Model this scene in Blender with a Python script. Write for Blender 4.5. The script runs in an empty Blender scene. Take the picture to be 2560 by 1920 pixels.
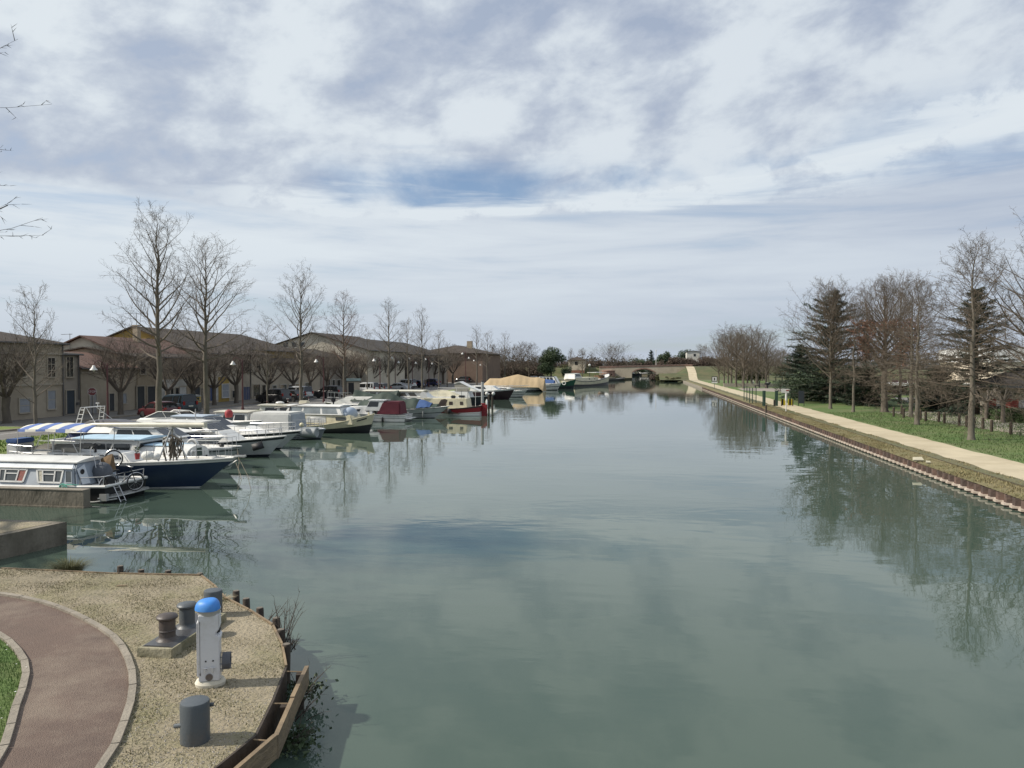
import bpy, bmesh, math, random
from mathutils import Vector, Matrix, geometry
R = math.radians
SC = bpy.context.scene
COL = SC.collection

# ---------------------------------------------------------------- camera
F = 1923.0; YAW = R(9.33); PITCH = math.atan(48 / F); CAMH = 5.3
cam_data = bpy.data.cameras.new('camera')
cam_data.sensor_width = 34.6; cam_data.lens = 34.6 * F / 2560
cam_data.clip_start = 0.1; cam_data.clip_end = 12000
cam = bpy.data.objects.new('camera', cam_data); COL.objects.link(cam)
cam.location = (0, 0, CAMH); cam.rotation_euler = (R(90) - PITCH, 0, YAW)
SC.camera = cam

# ---------------------------------------------------------------- sky, sun, exposure
SUN_EL = R(40); SUN_AZ = Vector((-0.965, -0.26))        # direction towards the sun, seen from above
w = bpy.data.worlds.new('World'); SC.world = w; w.use_nodes = True
def build_sky(nt):
    N = nt.nodes; L = nt.links
    for n in list(N): N.remove(n)
    out = N.new('ShaderNodeOutputWorld'); bg = N.new('ShaderNodeBackground')
    bg.inputs['Strength'].default_value = 0.1
    L.new(bg.outputs[0], out.inputs[0])
    sky = N.new('ShaderNodeTexSky'); sky.sky_type = 'NISHITA'; sky.sun_disc = False
    sky.sun_elevation = SUN_EL; sky.sun_rotation = math.atan2(SUN_AZ.x, SUN_AZ.y)
    sky.air_density = 1.0; sky.dust_density = 0.6; sky.ozone_density = 1.6
    tc = N.new('ShaderNodeTexCoord'); sep = N.new('ShaderNodeSeparateXYZ')
    L.new(tc.outputs['Generated'], sep.inputs[0])
    def M(op, a, b=None, c=None, clamp=False):
        n = N.new('ShaderNodeMath'); n.operation = op; n.use_clamp = clamp
        for i, v in enumerate((a, b, c)):
            if v is None: continue
            if isinstance(v, (int, float)): n.inputs[i].default_value = v
            else: L.new(v, n.inputs[i])
        return n.outputs[0]
    def SS(v, lo, hi, t0=0.0, t1=1.0):
        n = N.new('ShaderNodeMapRange'); n.interpolation_type = 'SMOOTHSTEP'
        n.inputs['From Min'].default_value = lo; n.inputs['From Max'].default_value = hi
        n.inputs['To Min'].default_value = t0; n.inputs['To Max'].default_value = t1
        L.new(v, n.inputs['Value']); return n.outputs[0]
    def MIX(f, a, b):
        n = N.new('ShaderNodeMix'); n.data_type = 'RGBA'
        for s, v in ((0, f), (6, a), (7, b)):
            if isinstance(v, tuple): n.inputs[s].default_value = v
            elif isinstance(v, (int, float)): n.inputs[s].default_value = v
            else: L.new(v, n.inputs[s])
        return n.outputs[2]
    def NOISE(vec, scale, detail=6, rough=0.55, dist=0.0):
        n = N.new('ShaderNodeTexNoise'); n.inputs['Scale'].default_value = scale
        n.inputs['Detail'].default_value = detail; n.inputs['Roughness'].default_value = rough
        n.inputs['Distortion'].default_value = dist; L.new(vec, n.inputs['Vector']); return n.outputs[0]
    def COMB(x, y, z):
        n = N.new('ShaderNodeCombineXYZ')
        for i, v in enumerate((x, y, z)):
            if isinstance(v, (int, float)): n.inputs[i].default_value = v
            else: L.new(v, n.inputs[i])
        return n.outputs[0]
    x, y, z = sep.outputs
    z = M('ABSOLUTE', z)
    zc = M('MAXIMUM', M('ADD', z, 0.045), 0.03)
    u = M('DIVIDE', x, zc); v = M('DIVIDE', y, zc)           # a flat cloud deck seen from below
    deck = COMB(u, v, 0.0)
    az = M('ARCTAN2', x, y); el = M('ARCSINE', z)
    dome = COMB(az, M('MULTIPLY', el, 1.5), 2.3)
    # low sheet of stratus, high lumpy deck
    n_big = NOISE(deck, 0.42, 6, 0.55, 0.5)
    n_mid = NOISE(dome, 4.2, 9, 0.56, 0.15)
    n_str = NOISE(COMB(M('MULTIPLY', az, 0.9), M('MULTIPLY', el, 9.0), 7.1), 3.2, 8, 0.58, 0.35)
    n_fine = NOISE(dome, 14.0, 8, 0.62, 0.25)
    n_lump = NOISE(COMB(M('ADD', az, M('MULTIPLY', el, -0.5)), M('MULTIPLY', el, 1.7), 5.2), 8.5, 8, 0.56, 0.15)
    lump = M('ADD', M('ADD', M('MULTIPLY', n_big, 0.06), M('MULTIPLY', n_lump, 0.63)), M('ADD', M('MULTIPLY', n_mid, 0.48), M('MULTIPLY', n_fine, 0.20)))
    # streak of bright cirrus: an arc whose height depends on the bearing
    az0 = M('ADD', az, YAW)                                     # bearing from the canal's axis, shifted
    arc = M('ADD', 0.200, M('MULTIPLY', M('POWER', M('MAXIMUM', M('ADD', az0, -0.02), 0.0), 1.6), 0.17))
    wob = M('MULTIPLY', M('SUBTRACT', n_str, 0.5), 0.085)
    dd = M('SUBTRACT', M('ADD', el, wob), arc)
    wid = M('ADD', 0.022, M('MULTIPLY', M('MAXIMUM', az0, 0.0), 0.085))
    band = M('DIVIDE', M('ABSOLUTE', dd), wid)
    streak = M('MULTIPLY', M('MULTIPLY', SS(band, 1.25, 0.2), SS(n_fine, 0.30, 0.52, 0.55, 1.0)), SS(az0, -0.55, -0.25))
    below = SS(dd, 0.015, -0.03)                                # 1 below the streak
    lowcov = M('MULTIPLY', below, SS(n_str, 0.22, 0.50, 0.55, 0.97))
    hicov = SS(lump, 0.48, 0.62, 0.62, 1.0)
    gap = M('MULTIPLY', SS(dd, 0.004, 0.020), SS(dd, 0.075, 0.028))
    gap = M('MULTIPLY', gap, M('MULTIPLY', SS(az0, -0.30, -0.14), SS(az0, 0.60, 0.16, 0.25, 1.0)))
    gap = M('MULTIPLY', gap, SS(n_mid, 0.64, 0.42))
    hicov = M('MULTIPLY', hicov, M('SUBTRACT', 1.0, M('MULTIPLY', gap, 0.80)))
    base_cov = M('SUBTRACT', 0.80, M('MULTIPLY', gap, 0.62))
    hicov = M('MAXIMUM', hicov, base_cov)
    cov = M('MAXIMUM', M('ADD', M('MULTIPLY', hicov, M('SUBTRACT', 1.0, below)), lowcov), M('MULTIPLY', streak, 0.95), clamp=True)
    # cloud brightness: white billows, blue grey hollows, whiter towards the sun on the left
    bright = SS(lump, 0.58, 0.78)
    sunny = SS(az, 0.75, -0.95, 0.0, 0.40)
    bright = M('ADD', M('MULTIPLY', bright, 0.80), M('MULTIPLY', sunny, 0.55), clamp=True)
    low_b = M('ADD', SS(n_str, 0.30, 0.72, 0.40, 0.74), M('MULTIPLY', SS(az, 0.45, -0.75), 0.42), clamp=True)
    low_b = M('MULTIPLY', low_b, SS(el, -0.01, 0.16, 0.46, 1.0))
    b = M('ADD', M('MULTIPLY', bright, M('SUBTRACT', 1.0, below)), M('MULTIPLY', low_b, below))
    b = M('SUBTRACT', b, M('MULTIPLY', M('MULTIPLY', SS(az, 0.05, 0.42), SS(el, 0.10, 0.17)), M('MULTIPLY', below, 0.30)), clamp=True)
    b = M('MAXIMUM', b, M('MULTIPLY', streak, SS(n_fine, 0.25, 0.6, 0.72, 1.12)))
    ccol = MIX(b, (3.55, 4.10, 5.15, 1), (6.4, 6.95, 7.4, 1))
    tint = N.new('ShaderNodeMix'); tint.data_type = 'RGBA'; tint.blend_type = 'MULTIPLY'; tint.inputs[0].default_value = 1
    L.new(sky.outputs[0], tint.inputs[6]); tint.inputs[7].default_value = (SKYT[0], SKYT[1], SKYT[2], 1)
    L.new(MIX(cov, tint.outputs[2], ccol), bg.inputs['Color'])
SKYT = (0.80, 0.90, 1.0)
build_sky(w.node_tree)
sun_data = bpy.data.lights.new('sun', 'SUN'); sun_data.energy = 4.4; sun_data.angle = R(1.2); sun_data.color = (1.0, 0.93, 0.82)
sun = bpy.data.objects.new('sun', sun_data); COL.objects.link(sun)
sd = Vector((SUN_AZ.x * math.cos(SUN_EL), SUN_AZ.y * math.cos(SUN_EL), math.sin(SUN_EL)))
sun.rotation_euler = sd.to_track_quat('Z', 'Y').to_euler(); sun.location = (0, 0, 60)
SC.view_settings.view_transform = 'Standard'; SC.view_settings.look = 'None'
SC.view_settings.exposure = 0.2; SC.view_settings.gamma = 1.0
SC.cycles.max_bounces = 6; SC.cycles.diffuse_bounces = 2; SC.cycles.glossy_bounces = 3
SC.cycles.transparent_max_bounces = 6; SC.cycles.caustics_reflective = False; SC.cycles.caustics_refractive = False

# ---------------------------------------------------------------- survey helpers (photo pixel -> place on the ground)
def ray(px, py):
    a = px - 1280; b = 960 - py; cp, sp = math.cos(PITCH), math.sin(PITCH); cy, sy = math.cos(YAW), math.sin(YAW)
    f = Vector((-sy * cp, cy * cp, -sp)); r = Vector((cy, sy, 0)); u = Vector((-sy * sp, cy * sp, cp))
    return f * F + r * a + u * b
def G(px, py, z=0.6):
    d = ray(px, py); t = (z - CAMH) / d.z; return (d.x * t, d.y * t)
def onX(px, X):
    d = ray(px, 912); t = X / d.x; return (X, d.y * t)
def onY(px, Y):
    d = ray(px, 912); t = Y / d.y; return (d.x * t, Y)
def zat(px, py, xy):
    d = ray(px, py); t = math.hypot(*xy) / math.hypot(d.x, d.y); return CAMH + d.z * t
GZ = 0.6

# ---------------------------------------------------------------- materials
MATS = {}
def mat(name, col, rough=0.7, col2=None, scale=3.0, amt=0.5, bump=0.0, bscale=None, metal=0.0, spec=0.5, detail=6, coat=0.0, stretch=None, dirt=None, dscale=0.6):
    if name in MATS: return MATS[name]
    m = bpy.data.materials.new(name); m.use_nodes = True; nt = m.node_tree; N = nt.nodes; L = nt.links
    p = N['Principled BSDF']; p.inputs['Roughness'].default_value = rough; p.inputs['Metallic'].default_value = metal
    p.inputs['Specular IOR Level'].default_value = spec
    if coat: p.inputs['Coat Weight'].default_value = coat; p.inputs['Coat Roughness'].default_value = 0.08
    tc = N.new('ShaderNodeTexCoord'); vec = tc.outputs['Object']
    if stretch:
        mp = N.new('ShaderNodeMapping'); mp.inputs['Scale'].default_value = stretch; L.new(vec, mp.inputs[0]); vec = mp.outputs[0]
    if col2 is None: col2 = tuple(c * 0.78 for c in col)
    n = N.new('ShaderNodeTexNoise'); n.inputs['Scale'].default_value = scale; n.inputs['Detail'].default_value = detail
    n.inputs['Roughness'].default_value = 0.62; L.new(vec, n.inputs['Vector'])
    mr = N.new('ShaderNodeMapRange'); mr.inputs['From Min'].default_value = 0.5 - 0.22; mr.inputs['From Max'].default_value = 0.5 + 0.22
    mr.inputs['To Min'].default_value = 0.5 - amt; mr.inputs['To Max'].default_value = 0.5 + amt; mr.clamp = True
    L.new(n.outputs[0], mr.inputs['Value'])
    mx = N.new('ShaderNodeMix'); mx.data_type = 'RGBA'; mx.inputs[6].default_value = (*col, 1); mx.inputs[7].default_value = (*col2, 1)
    L.new(mr.outputs[0], mx.inputs[0]); colour = mx.outputs[2]
    if dirt:
        n3 = N.new('ShaderNodeTexNoise'); n3.inputs['Scale'].default_value = dscale; n3.inputs['Detail'].default_value = 8; n3.inputs['Roughness'].default_value = 0.7
        L.new(tc.outputs['Object'], n3.inputs['Vector'])
        m3 = N.new('ShaderNodeMapRange'); m3.inputs['From Min'].default_value = 0.48; m3.inputs['From Max'].default_value = 0.72
        L.new(n3.outputs[0], m3.inputs['Value'])
        x3 = N.new('ShaderNodeMix'); x3.data_type = 'RGBA'; L.new(m3.outputs[0], x3.inputs[0]); L.new(colour, x3.inputs[6]); x3.inputs[7].default_value = (*dirt, 1)
        colour = x3.outputs[2]
    L.new(colour, p.inputs['Base Color'])
    if bump:
        b = N.new('ShaderNodeBump'); b.inputs['Strength'].default_value = bump; b.inputs['Distance'].default_value = 0.05
        n2 = N.new('ShaderNodeTexNoise'); n2.inputs['Scale'].default_value = bscale or scale * 4; n2.inputs['Detail'].default_value = 5
        L.new(vec, n2.inputs['Vector']); L.new(n2.outputs[0], b.inputs['Height']); L.new(b.outputs[0], p.inputs['Normal'])
    MATS[name] = m; return m

def tile_mat(name, col, col2, freq=5.0):
    """roof of half round clay tiles: ridges run down the slope"""
    if name in MATS: return MATS[name]
    m = mat(name, col, 0.85, col2, 1.6, 0.5, dirt=tuple(c * 0.5 for c in col), dscale=0.5); nt = m.node_tree; N = nt.nodes; L = nt.links; p = N['Principled BSDF']
    tc = N.new('ShaderNodeTexCoord'); wv = N.new('ShaderNodeTexWave'); wv.wave_type = 'BANDS'; wv.bands_direction = 'Y'
    wv.inputs['Scale'].default_value = freq / 3.0; wv.inputs['Distortion'].default_value = 0.6; L.new(tc.outputs['Object'], wv.inputs['Vector'])
    b = N.new('ShaderNodeBump'); b.inputs['Strength'].default_value = 0.7; b.inputs['Distance'].default_value = 0.08
    L.new(wv.outputs[1], b.inputs['Height']); L.new(b.outputs[0], p.inputs['Normal']); return m

def brick_mat(name, c1, c2, mortar, sx=1.0):
    if name in MATS: return MATS[name]
    m = bpy.data.materials.new(name); m.use_nodes = True; nt = m.node_tree; N = nt.nodes; L = nt.links; p = N['Principled BSDF']
    p.inputs['Roughness'].default_value = 0.9
    tc = N.new('ShaderNodeTexCoord'); sp = N.new('ShaderNodeSeparateXYZ'); L.new(tc.outputs['Object'], sp.inputs[0])
    ad = N.new('ShaderNodeMath'); ad.operation = 'ADD'; L.new(sp.outputs[0], ad.inputs[0]); L.new(sp.outputs[1], ad.inputs[1])
    cb = N.new('ShaderNodeCombineXYZ'); L.new(ad.outputs[0], cb.inputs[0]); L.new(sp.outputs[2], cb.inputs[1])
    bt = N.new('ShaderNodeTexBrick'); bt.inputs['Scale'].default_value = 2.4 * sx; bt.inputs['Mortar Size'].default_value = 0.02
    bt.inputs['Color1'].default_value = (*c1, 1); bt.inputs['Color2'].default_value = (*c2, 1); bt.inputs['Mortar'].default_value = (*mortar, 1)
    L.new(cb.outputs[0], bt.inputs['Vector'])
    n = N.new('ShaderNodeTexNoise'); n.inputs['Scale'].default_value = 0.8; n.inputs['Detail'].default_value = 7
    L.new(tc.outputs['Object'], n.inputs['Vector'])
    mr = N.new('ShaderNodeMapRange'); mr.inputs['From Min'].default_value = 0.3; mr.inputs['From Max'].default_value = 0.7; mr.inputs['To Min'].default_value = 0.6; mr.inputs['To Max'].default_value = 1.15
    L.new(n.outputs[0], mr.inputs['Value'])
    mx = N.new('ShaderNodeMix'); mx.data_type = 'RGBA'; mx.blend_type = 'MULTIPLY'; mx.inputs[0].default_value = 1
    L.new(bt.outputs[0], mx.inputs[6]); L.new(mr.outputs[0], mx.inputs[7]); L.new(mx.outputs[2], p.inputs['Base Color'])
    MATS[name] = m; return m

def stripe_mat(name, ca, cb, period, axis=0, duty=0.5, rough=0.8):
    if name in MATS: return MATS[name]
    m = bpy.data.materials.new(name); m.use_nodes = True; nt = m.node_tree; N = nt.nodes; L = nt.links; p = N['Principled BSDF']
    p.inputs['Roughness'].default_value = rough
    tc = N.new('ShaderNodeTexCoord'); sp = N.new('ShaderNodeSeparateXYZ'); L.new(tc.outputs['Object'], sp.inputs[0])
    a = N.new('ShaderNodeMath'); a.operation = 'DIVIDE'; a.inputs[1].default_value = period; L.new(sp.outputs[axis], a.inputs[0])
    f = N.new('ShaderNodeMath'); f.operation = 'FRACT'; L.new(a.outputs[0], f.inputs[0])
    g = N.new('ShaderNodeMath'); g.operation = 'GREATER_THAN'; g.inputs[1].default_value = duty; L.new(f.outputs[0], g.inputs[0])
    mx = N.new('ShaderNodeMix'); mx.data_type = 'RGBA'; mx.inputs[6].default_value = (*ca, 1); mx.inputs[7].default_value = (*cb, 1)
    L.new(g.outputs[0], mx.inputs[0]); L.new(mx.outputs[2], p.inputs['Base Color'])
    MATS[name] = m; return m

def glass_mat(name, col, rough=0.06):
    if name in MATS: return MATS[name]
    m = mat(name, col, rough, tuple(c * 0.6 for c in col), 1.3, 0.5, spec=0.6); return m

# ---------------------------------------------------------------- mesh builder
class MB:
    def __init__(s): s.v = []; s.f = []; s.m = []; s.mi = 0
    def add(s, vs, fs):
        o = len(s.v); s.v.extend([tuple(p) for p in vs]); s.f.extend([tuple(i + o for i in f) for f in fs]); s.m.extend([s.mi] * len(fs)); return s
    def box(s, c, d, rz=0.0, taper=1.0, ry=0.0):
        hx, hy, hz = d[0] / 2, d[1] / 2, d[2] / 2
        vs = [Vector((sx * hx * (taper if sz > 0 else 1), sy * hy * (taper if sz > 0 else 1), sz * hz)) for sz in (-1, 1) for sx, sy in ((-1, -1), (1, -1), (1, 1), (-1, 1))]
        if ry: mt = Matrix.Rotation(ry, 3, 'Y'); vs = [mt @ p for p in vs]
        if rz: mt = Matrix.Rotation(rz, 3, 'Z'); vs = [mt @ p for p in vs]
        return s.add([p + Vector(c) for p in vs], [(3, 2, 1, 0), (4, 5, 6, 7), (0, 1, 5, 4), (1, 2, 6, 5), (2, 3, 7, 6), (3, 0, 4, 7)])
    def bbox(s, c, d, bv=0.02, rz=0.0):
        """box with chamfered edges"""
        bm = bmesh.new(); bmesh.ops.create_cube(bm, size=1)
        for p in bm.verts: p.co = Vector((p.co.x * d[0], p.co.y * d[1], p.co.z * d[2]))
        bmesh.ops.bevel(bm, geom=bm.edges[:], offset=bv, segments=2, affect='EDGES')
        mt = Matrix.Translation(c) @ Matrix.Rotation(rz, 4, 'Z'); bm.verts.index_update()
        s.add([mt @ p.co for p in bm.verts], [[q.index for q in f.verts] for f in bm.faces]); bm.free(); return s
    def tube(s, pts, r, n=8, caps=True):
        pts = [Vector(p) for p in pts]
        rs = r if isinstance(r, (list, tuple)) else [r] * len(pts)
        rings = []; prev = None
        for i, p in enumerate(pts):
            t = (pts[min(i + 1, len(pts) - 1)] - pts[max(i - 1, 0)])
            t = t.normalized() if t.length > 1e-9 else Vector((0, 0, 1))
            if prev is None: a = t.cross(Vector((0, 0, 1)) if abs(t.z) < 0.9 else Vector((1, 0, 0))).normalized()
            else:
                a = (prev - t * prev.dot(t))
                a = a.normalized() if a.length > 1e-6 else t.orthogonal().normalized()
            prev = a; b = t.cross(a)
            rings.append([p + (a * math.cos(k * 2 * math.pi / n) + b * math.sin(k * 2 * math.pi / n)) * rs[i] for k in range(n)])
        vs = [q for ring in rings for q in ring]; fs = []
        for i in range(len(pts) - 1):
            for k in range(n): fs.append((i * n + k, i * n + (k + 1) % n, (i + 1) * n + (k + 1) % n, (i + 1) * n + k))
        if caps: fs.append(tuple(range(n - 1, -1, -1))); fs.append(tuple(range((len(pts) - 1) * n, len(pts) * n)))
        return s.add(vs, fs)
    def lathe(s, prof, n=20, c=(0, 0, 0), axis='Z'):
        vs = []; fs = []
        for r, z in prof:
            for k in range(n):
                a = k * 2 * math.pi / n; p = (r * math.cos(a), r * math.sin(a), z)
                if axis == 'Y': p = (p[0], p[2], p[1])
                elif axis == 'X': p = (p[2], p[0], p[1])
                vs.append((p[0] + c[0], p[1] + c[1], p[2] + c[2]))
        for i in range(len(prof) - 1):
            for k in range(n):
                q = (i * n + k, i * n + (k + 1) % n, (i + 1) * n + (k + 1) % n, (i + 1) * n + k)
                fs.append(q if axis == 'Z' or axis == 'X' else q[::-1])
        fs.append(tuple(range(n - 1, -1, -1))); fs.append(tuple(range((len(prof) - 1) * n, len(prof) * n)))
        return s.add(vs, fs)
    def torus(s, c, R0, r, axis='Z', n=20, m=8, a0=0, a1=2 * math.pi):
        pts = []; full = abs(a1 - a0 - 2 * math.pi) < 1e-6
        for k in range(n + 1):
            a = a0 + (a1 - a0) * k / n; p = {'Z': (math.cos(a), math.sin(a), 0), 'Y': (math.cos(a), 0, math.sin(a)), 'X': (0, math.cos(a), math.sin(a))}[axis]
            pts.append(Vector(c) + Vector(p) * R0)
        return s.tube(pts, r, m, caps=not full)
    def prism(s, poly, z0, z1):
        """vertical prism of a plan polygon"""
        n = len(poly); vs = [(x, y, z0) for x, y in poly] + [(x, y, z1) for x, y in poly]
        tri = geometry.tessellate_polygon([[Vector((x, y, 0)) for x, y in poly]])
        fs = [tuple(t) for t in tri] + [tuple(i + n for i in t)[::-1] for t in tri]
        fs += [(i, (i + 1) % n, (i + 1) % n + n, i + n) for i in range(n)]
        return s.add(vs, fs)
    def slab(s, pts, off):
        """flat polygon in space (list of 3-D points) given thickness along vector off"""
        n = len(pts); off = Vector(off); vs = [Vector(p) for p in pts] + [Vector(p) + off for p in pts]
        fs = [tuple(range(n - 1, -1, -1)), tuple(range(n, 2 * n))] + [(i, (i + 1) % n, (i + 1) % n + n, i + n) for i in range(n)]
        return s.add(vs, fs)
    def loft(s, secs, closed=True, cap=True):
        n = len(secs[0]); vs = [p for sec in secs for p in sec]; fs = []
        for i in range(len(secs) - 1):
            for k in range(n if closed else n - 1): fs.append((i * n + k, i * n + (k + 1) % n, (i + 1) * n + (k + 1) % n, (i + 1) * n + k))
        if cap and closed: fs.append(tuple(range(n - 1, -1, -1))); fs.append(tuple(range((len(secs) - 1) * n, len(secs) * n)))
        return s.add(vs, fs)
    def sphere(s, c, r, n=12, m=8, sc=(1, 1, 1)):
        prof = [(max(0.001, r * math.sin(math.pi * i / m)), -r * math.cos(math.pi * i / m)) for i in range(m + 1)]
        o = len(s.v); s.lathe(prof, n); 
        for i in range(o, len(s.v)):
            p = s.v[i]; s.v[i] = (p[0] * sc[0] + c[0], p[1] * sc[1] + c[1], p[2] * sc[2] + c[2])
        return s
    def build(s, name, mats, parent=None, smooth=35, fix=True, loc=None, label=None):
        me = bpy.data.meshes.new(name); me.from_pydata(s.v, [], s.f)
        mats = mats if isinstance(mats, (list, tuple)) else [mats]
        for m_ in mats: me.materials.append(m_)
        if len(mats) > 1: me.polygons.foreach_set('material_index', s.m)
        if fix:
            bm = bmesh.new(); bm.from_mesh(me); bmesh.ops.recalc_face_normals(bm, faces=bm.faces); bm.to_mesh(me); bm.free()
        if smooth:
            me.polygons.foreach_set('use_smooth', [True] * len(me.polygons)); me.set_sharp_from_angle(angle=R(smooth))
        me.update(); o = bpy.data.objects.new(name, me); COL.objects.link(o)
        if parent: o.parent = parent
        if loc: o.location = loc
        if label: o['label'] = label
        return o

def tag(o, label, cat, group=None):
    o['label'] = label; o['category'] = cat
    if group: o['group'] = group
    return o
def thing(name, label, cat, loc=(0, 0, 0), rz=0.0, group=None):
    o = bpy.data.objects.new(name, None); COL.objects.link(o); o.empty_display_size = 0.3
    o.location = loc; o.rotation_euler = (0, 0, rz); return tag(o, label, cat, group)
def structure(o): o['kind'] = 'structure'; return o
def stuff(o, label, cat): o['kind'] = 'stuff'; o['label'] = label; o['category'] = cat; return o
def copy_tree(o, parent=None):
    kids = [c for c in COL.objects if c.parent == o] if o.name not in KIDS else KIDS[o.name]
    KIDS[o.name] = kids
    c = o.copy(); COL.objects.link(c); c.parent = parent
    for k in kids: copy_tree(k, c)
    return c
KIDS = {}
def dup(root, loc, rz, label, group=None, scale=None):
    c = copy_tree(root); c.location = loc; c.rotation_euler = (0, 0, rz); c['label'] = label
    if group: c['group'] = group
    if scale: c.scale = scale if isinstance(scale, tuple) else (scale,) * 3
    return c
def sheet(name, poly, z, m, holes=(), parent=None):
    loops = [[Vector((x, y, 0)) for x, y in poly]] + [[Vector((x, y, 0)) for x, y in h] for h in holes]
    tri = geometry.tessellate_polygon(loops); vs = [(p.x, p.y, z) for lp in loops for p in lp]
    me = bpy.data.meshes.new(name); me.from_pydata(vs, [], [tuple(t) for t in tri]); me.materials.append(m)
    bm = bmesh.new(); bm.from_mesh(me); bmesh.ops.recalc_face_normals(bm, faces=bm.faces)
    for f in bm.faces:
        if f.normal.z < 0: f.normal_flip()
    bm.to_mesh(me); bm.free()
    o = bpy.data.objects.new(name, me); COL.objects.link(o)
    if parent: o.parent = parent
    return o
def strip(pts, wd):
    """plan polygon of a band of width wd along a polyline"""
    a = []; b = []
    for i, p in enumerate(pts):
        p = Vector(p); t = (Vector(pts[min(i + 1, len(pts) - 1)]) - Vector(pts[max(i - 1, 0)])).normalized(); n = Vector((-t.y, t.x))
        wi = wd[i] if isinstance(wd, (list, tuple)) else wd
        a.append(tuple(p + n * wi / 2)); b.append(tuple(p - n * wi / 2))
    return a + b[::-1]
def smooth_line(pts, k=6, closed=False):
    """Catmull-Rom through plan points"""
    P = [Vector(p) for p in pts]; out = []; n = len(P)
    for i in range(n if closed else n - 1):
        p0 = P[(i - 1) % n] if closed or i > 0 else P[0]; p1 = P[i]; p2 = P[(i + 1) % n]; p3 = P[(i + 2) % n] if closed or i + 2 < n else P[-1]
        for j in range(k):
            t = j / k; out.append(tuple(0.5 * ((2 * p1) + (p2 - p0) * t + (2 * p0 - 5 * p1 + 4 * p2 - p3) * t * t + (3 * p1 - p0 - 3 * p2 + p3) * t ** 3)))
    if not closed: out.append(tuple(P[-1]))
    return out
def inst(src, name, loc, rz=0.0, s=1.0):
    o = src.copy(); o.name = name; COL.objects.link(o); o.location = loc; o.rotation_euler = (0, 0, rz); o.scale = s if isinstance(s, tuple) else (s, s, s); return o
# ================================================================ materials of the setting
M_ground = mat('ground_mix', (0.075, 0.095, 0.035), 0.95, (0.14, 0.125, 0.07), 0.08, 0.6, 0.5, 2.0)
M_lawn = mat('lawn_green', (0.062, 0.125, 0.024), 0.95, (0.115, 0.150, 0.045), 0.35, 0.7, 0.9, 9.0, dirt=(0.15, 0.145, 0.07), dscale=0.22)
M_quaygrass = mat('quay_grass', (0.105, 0.165, 0.030), 0.95, (0.17, 0.19, 0.055), 0.5, 0.7, 0.8, 9.0)
M_verge = mat('dry_verge', (0.165, 0.140, 0.066), 0.95, (0.125, 0.122, 0.045), 0.9, 0.7, 1.0, 7.0, dirt=(0.21, 0.165, 0.095), dscale=0.5)
M_dry = mat('dry_ground', (0.315, 0.268, 0.190), 0.95, (0.225, 0.192, 0.130), 0.9, 0.6, 1.0, 16.0, dirt=(0.16, 0.155, 0.065), dscale=0.55)
M_gravelpath = mat('towpath_gravel', (0.50, 0.43, 0.30), 0.95, (0.42, 0.36, 0.25), 0.7, 0.6, 0.5, 9.0, dirt=(0.35, 0.29, 0.19), dscale=0.4)
M_redpath = mat('red_asphalt', (0.158, 0.110, 0.086), 0.9, (0.116, 0.082, 0.066), 0.9, 0.6, 0.6, 60.0, dirt=(0.225, 0.178, 0.138), dscale=0.7)
M_asphalt = mat('asphalt', (0.165, 0.155, 0.145), 0.9, (0.115, 0.108, 0.102), 0.5, 0.6, 0.3, 30.0, stretch=(1, 0.25, 1), dirt=(0.2, 0.19, 0.175), dscale=0.3)
M_pave = mat('pavement_grey', (0.20, 0.185, 0.165), 0.9, (0.145, 0.135, 0.12), 0.8, 0.5, 0.3, 20.0)
M_kerb = mat('kerb_stone', (0.29, 0.255, 0.205), 0.9, (0.20, 0.175, 0.14), 2.0, 0.6, 0.4, 25.0)
M_conc = mat('concrete_stained', (0.21, 0.185, 0.145), 0.92, (0.115, 0.10, 0.075), 1.3, 0.6, 0.5, 14.0, dirt=(0.055, 0.05, 0.035), dscale=0.9, stretch=(1, 1, 0.5))
M_mud = mat('bank_mud', (0.10, 0.085, 0.055), 0.95, (0.06, 0.055, 0.035), 1.5, 0.6, 0.6)
M_rust = mat('rusty_steel', (0.092, 0.062, 0.050), 0.85, (0.060, 0.043, 0.036), 1.7, 0.6, 0.5, 12.0, dirt=(0.20, 0.12, 0.09), dscale=1.0)
M_waler = mat('pale_ledge', (0.55, 0.47, 0.40), 0.85, (0.35, 0.28, 0.22), 2.5, 0.6)
M_wood = mat('weathered_board', (0.275, 0.205, 0.125), 0.9, (0.17, 0.122, 0.075), 3.0, 0.6, 0.5, 9.0, stretch=(1, 1, 3), dirt=(0.12, 0.095, 0.07), dscale=1.5)
M_wooddark = mat('dark_wet_wood', (0.072, 0.055, 0.042), 0.9, (0.035, 0.028, 0.022), 3.0, 0.6, 0.5, 9.0)
M_bark = mat('bark_grey', (0.145, 0.122, 0.095), 0.95, (0.085, 0.072, 0.058), 2.5, 0.6, 0.7, 9.0, stretch=(1, 1, 0.35))

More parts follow.
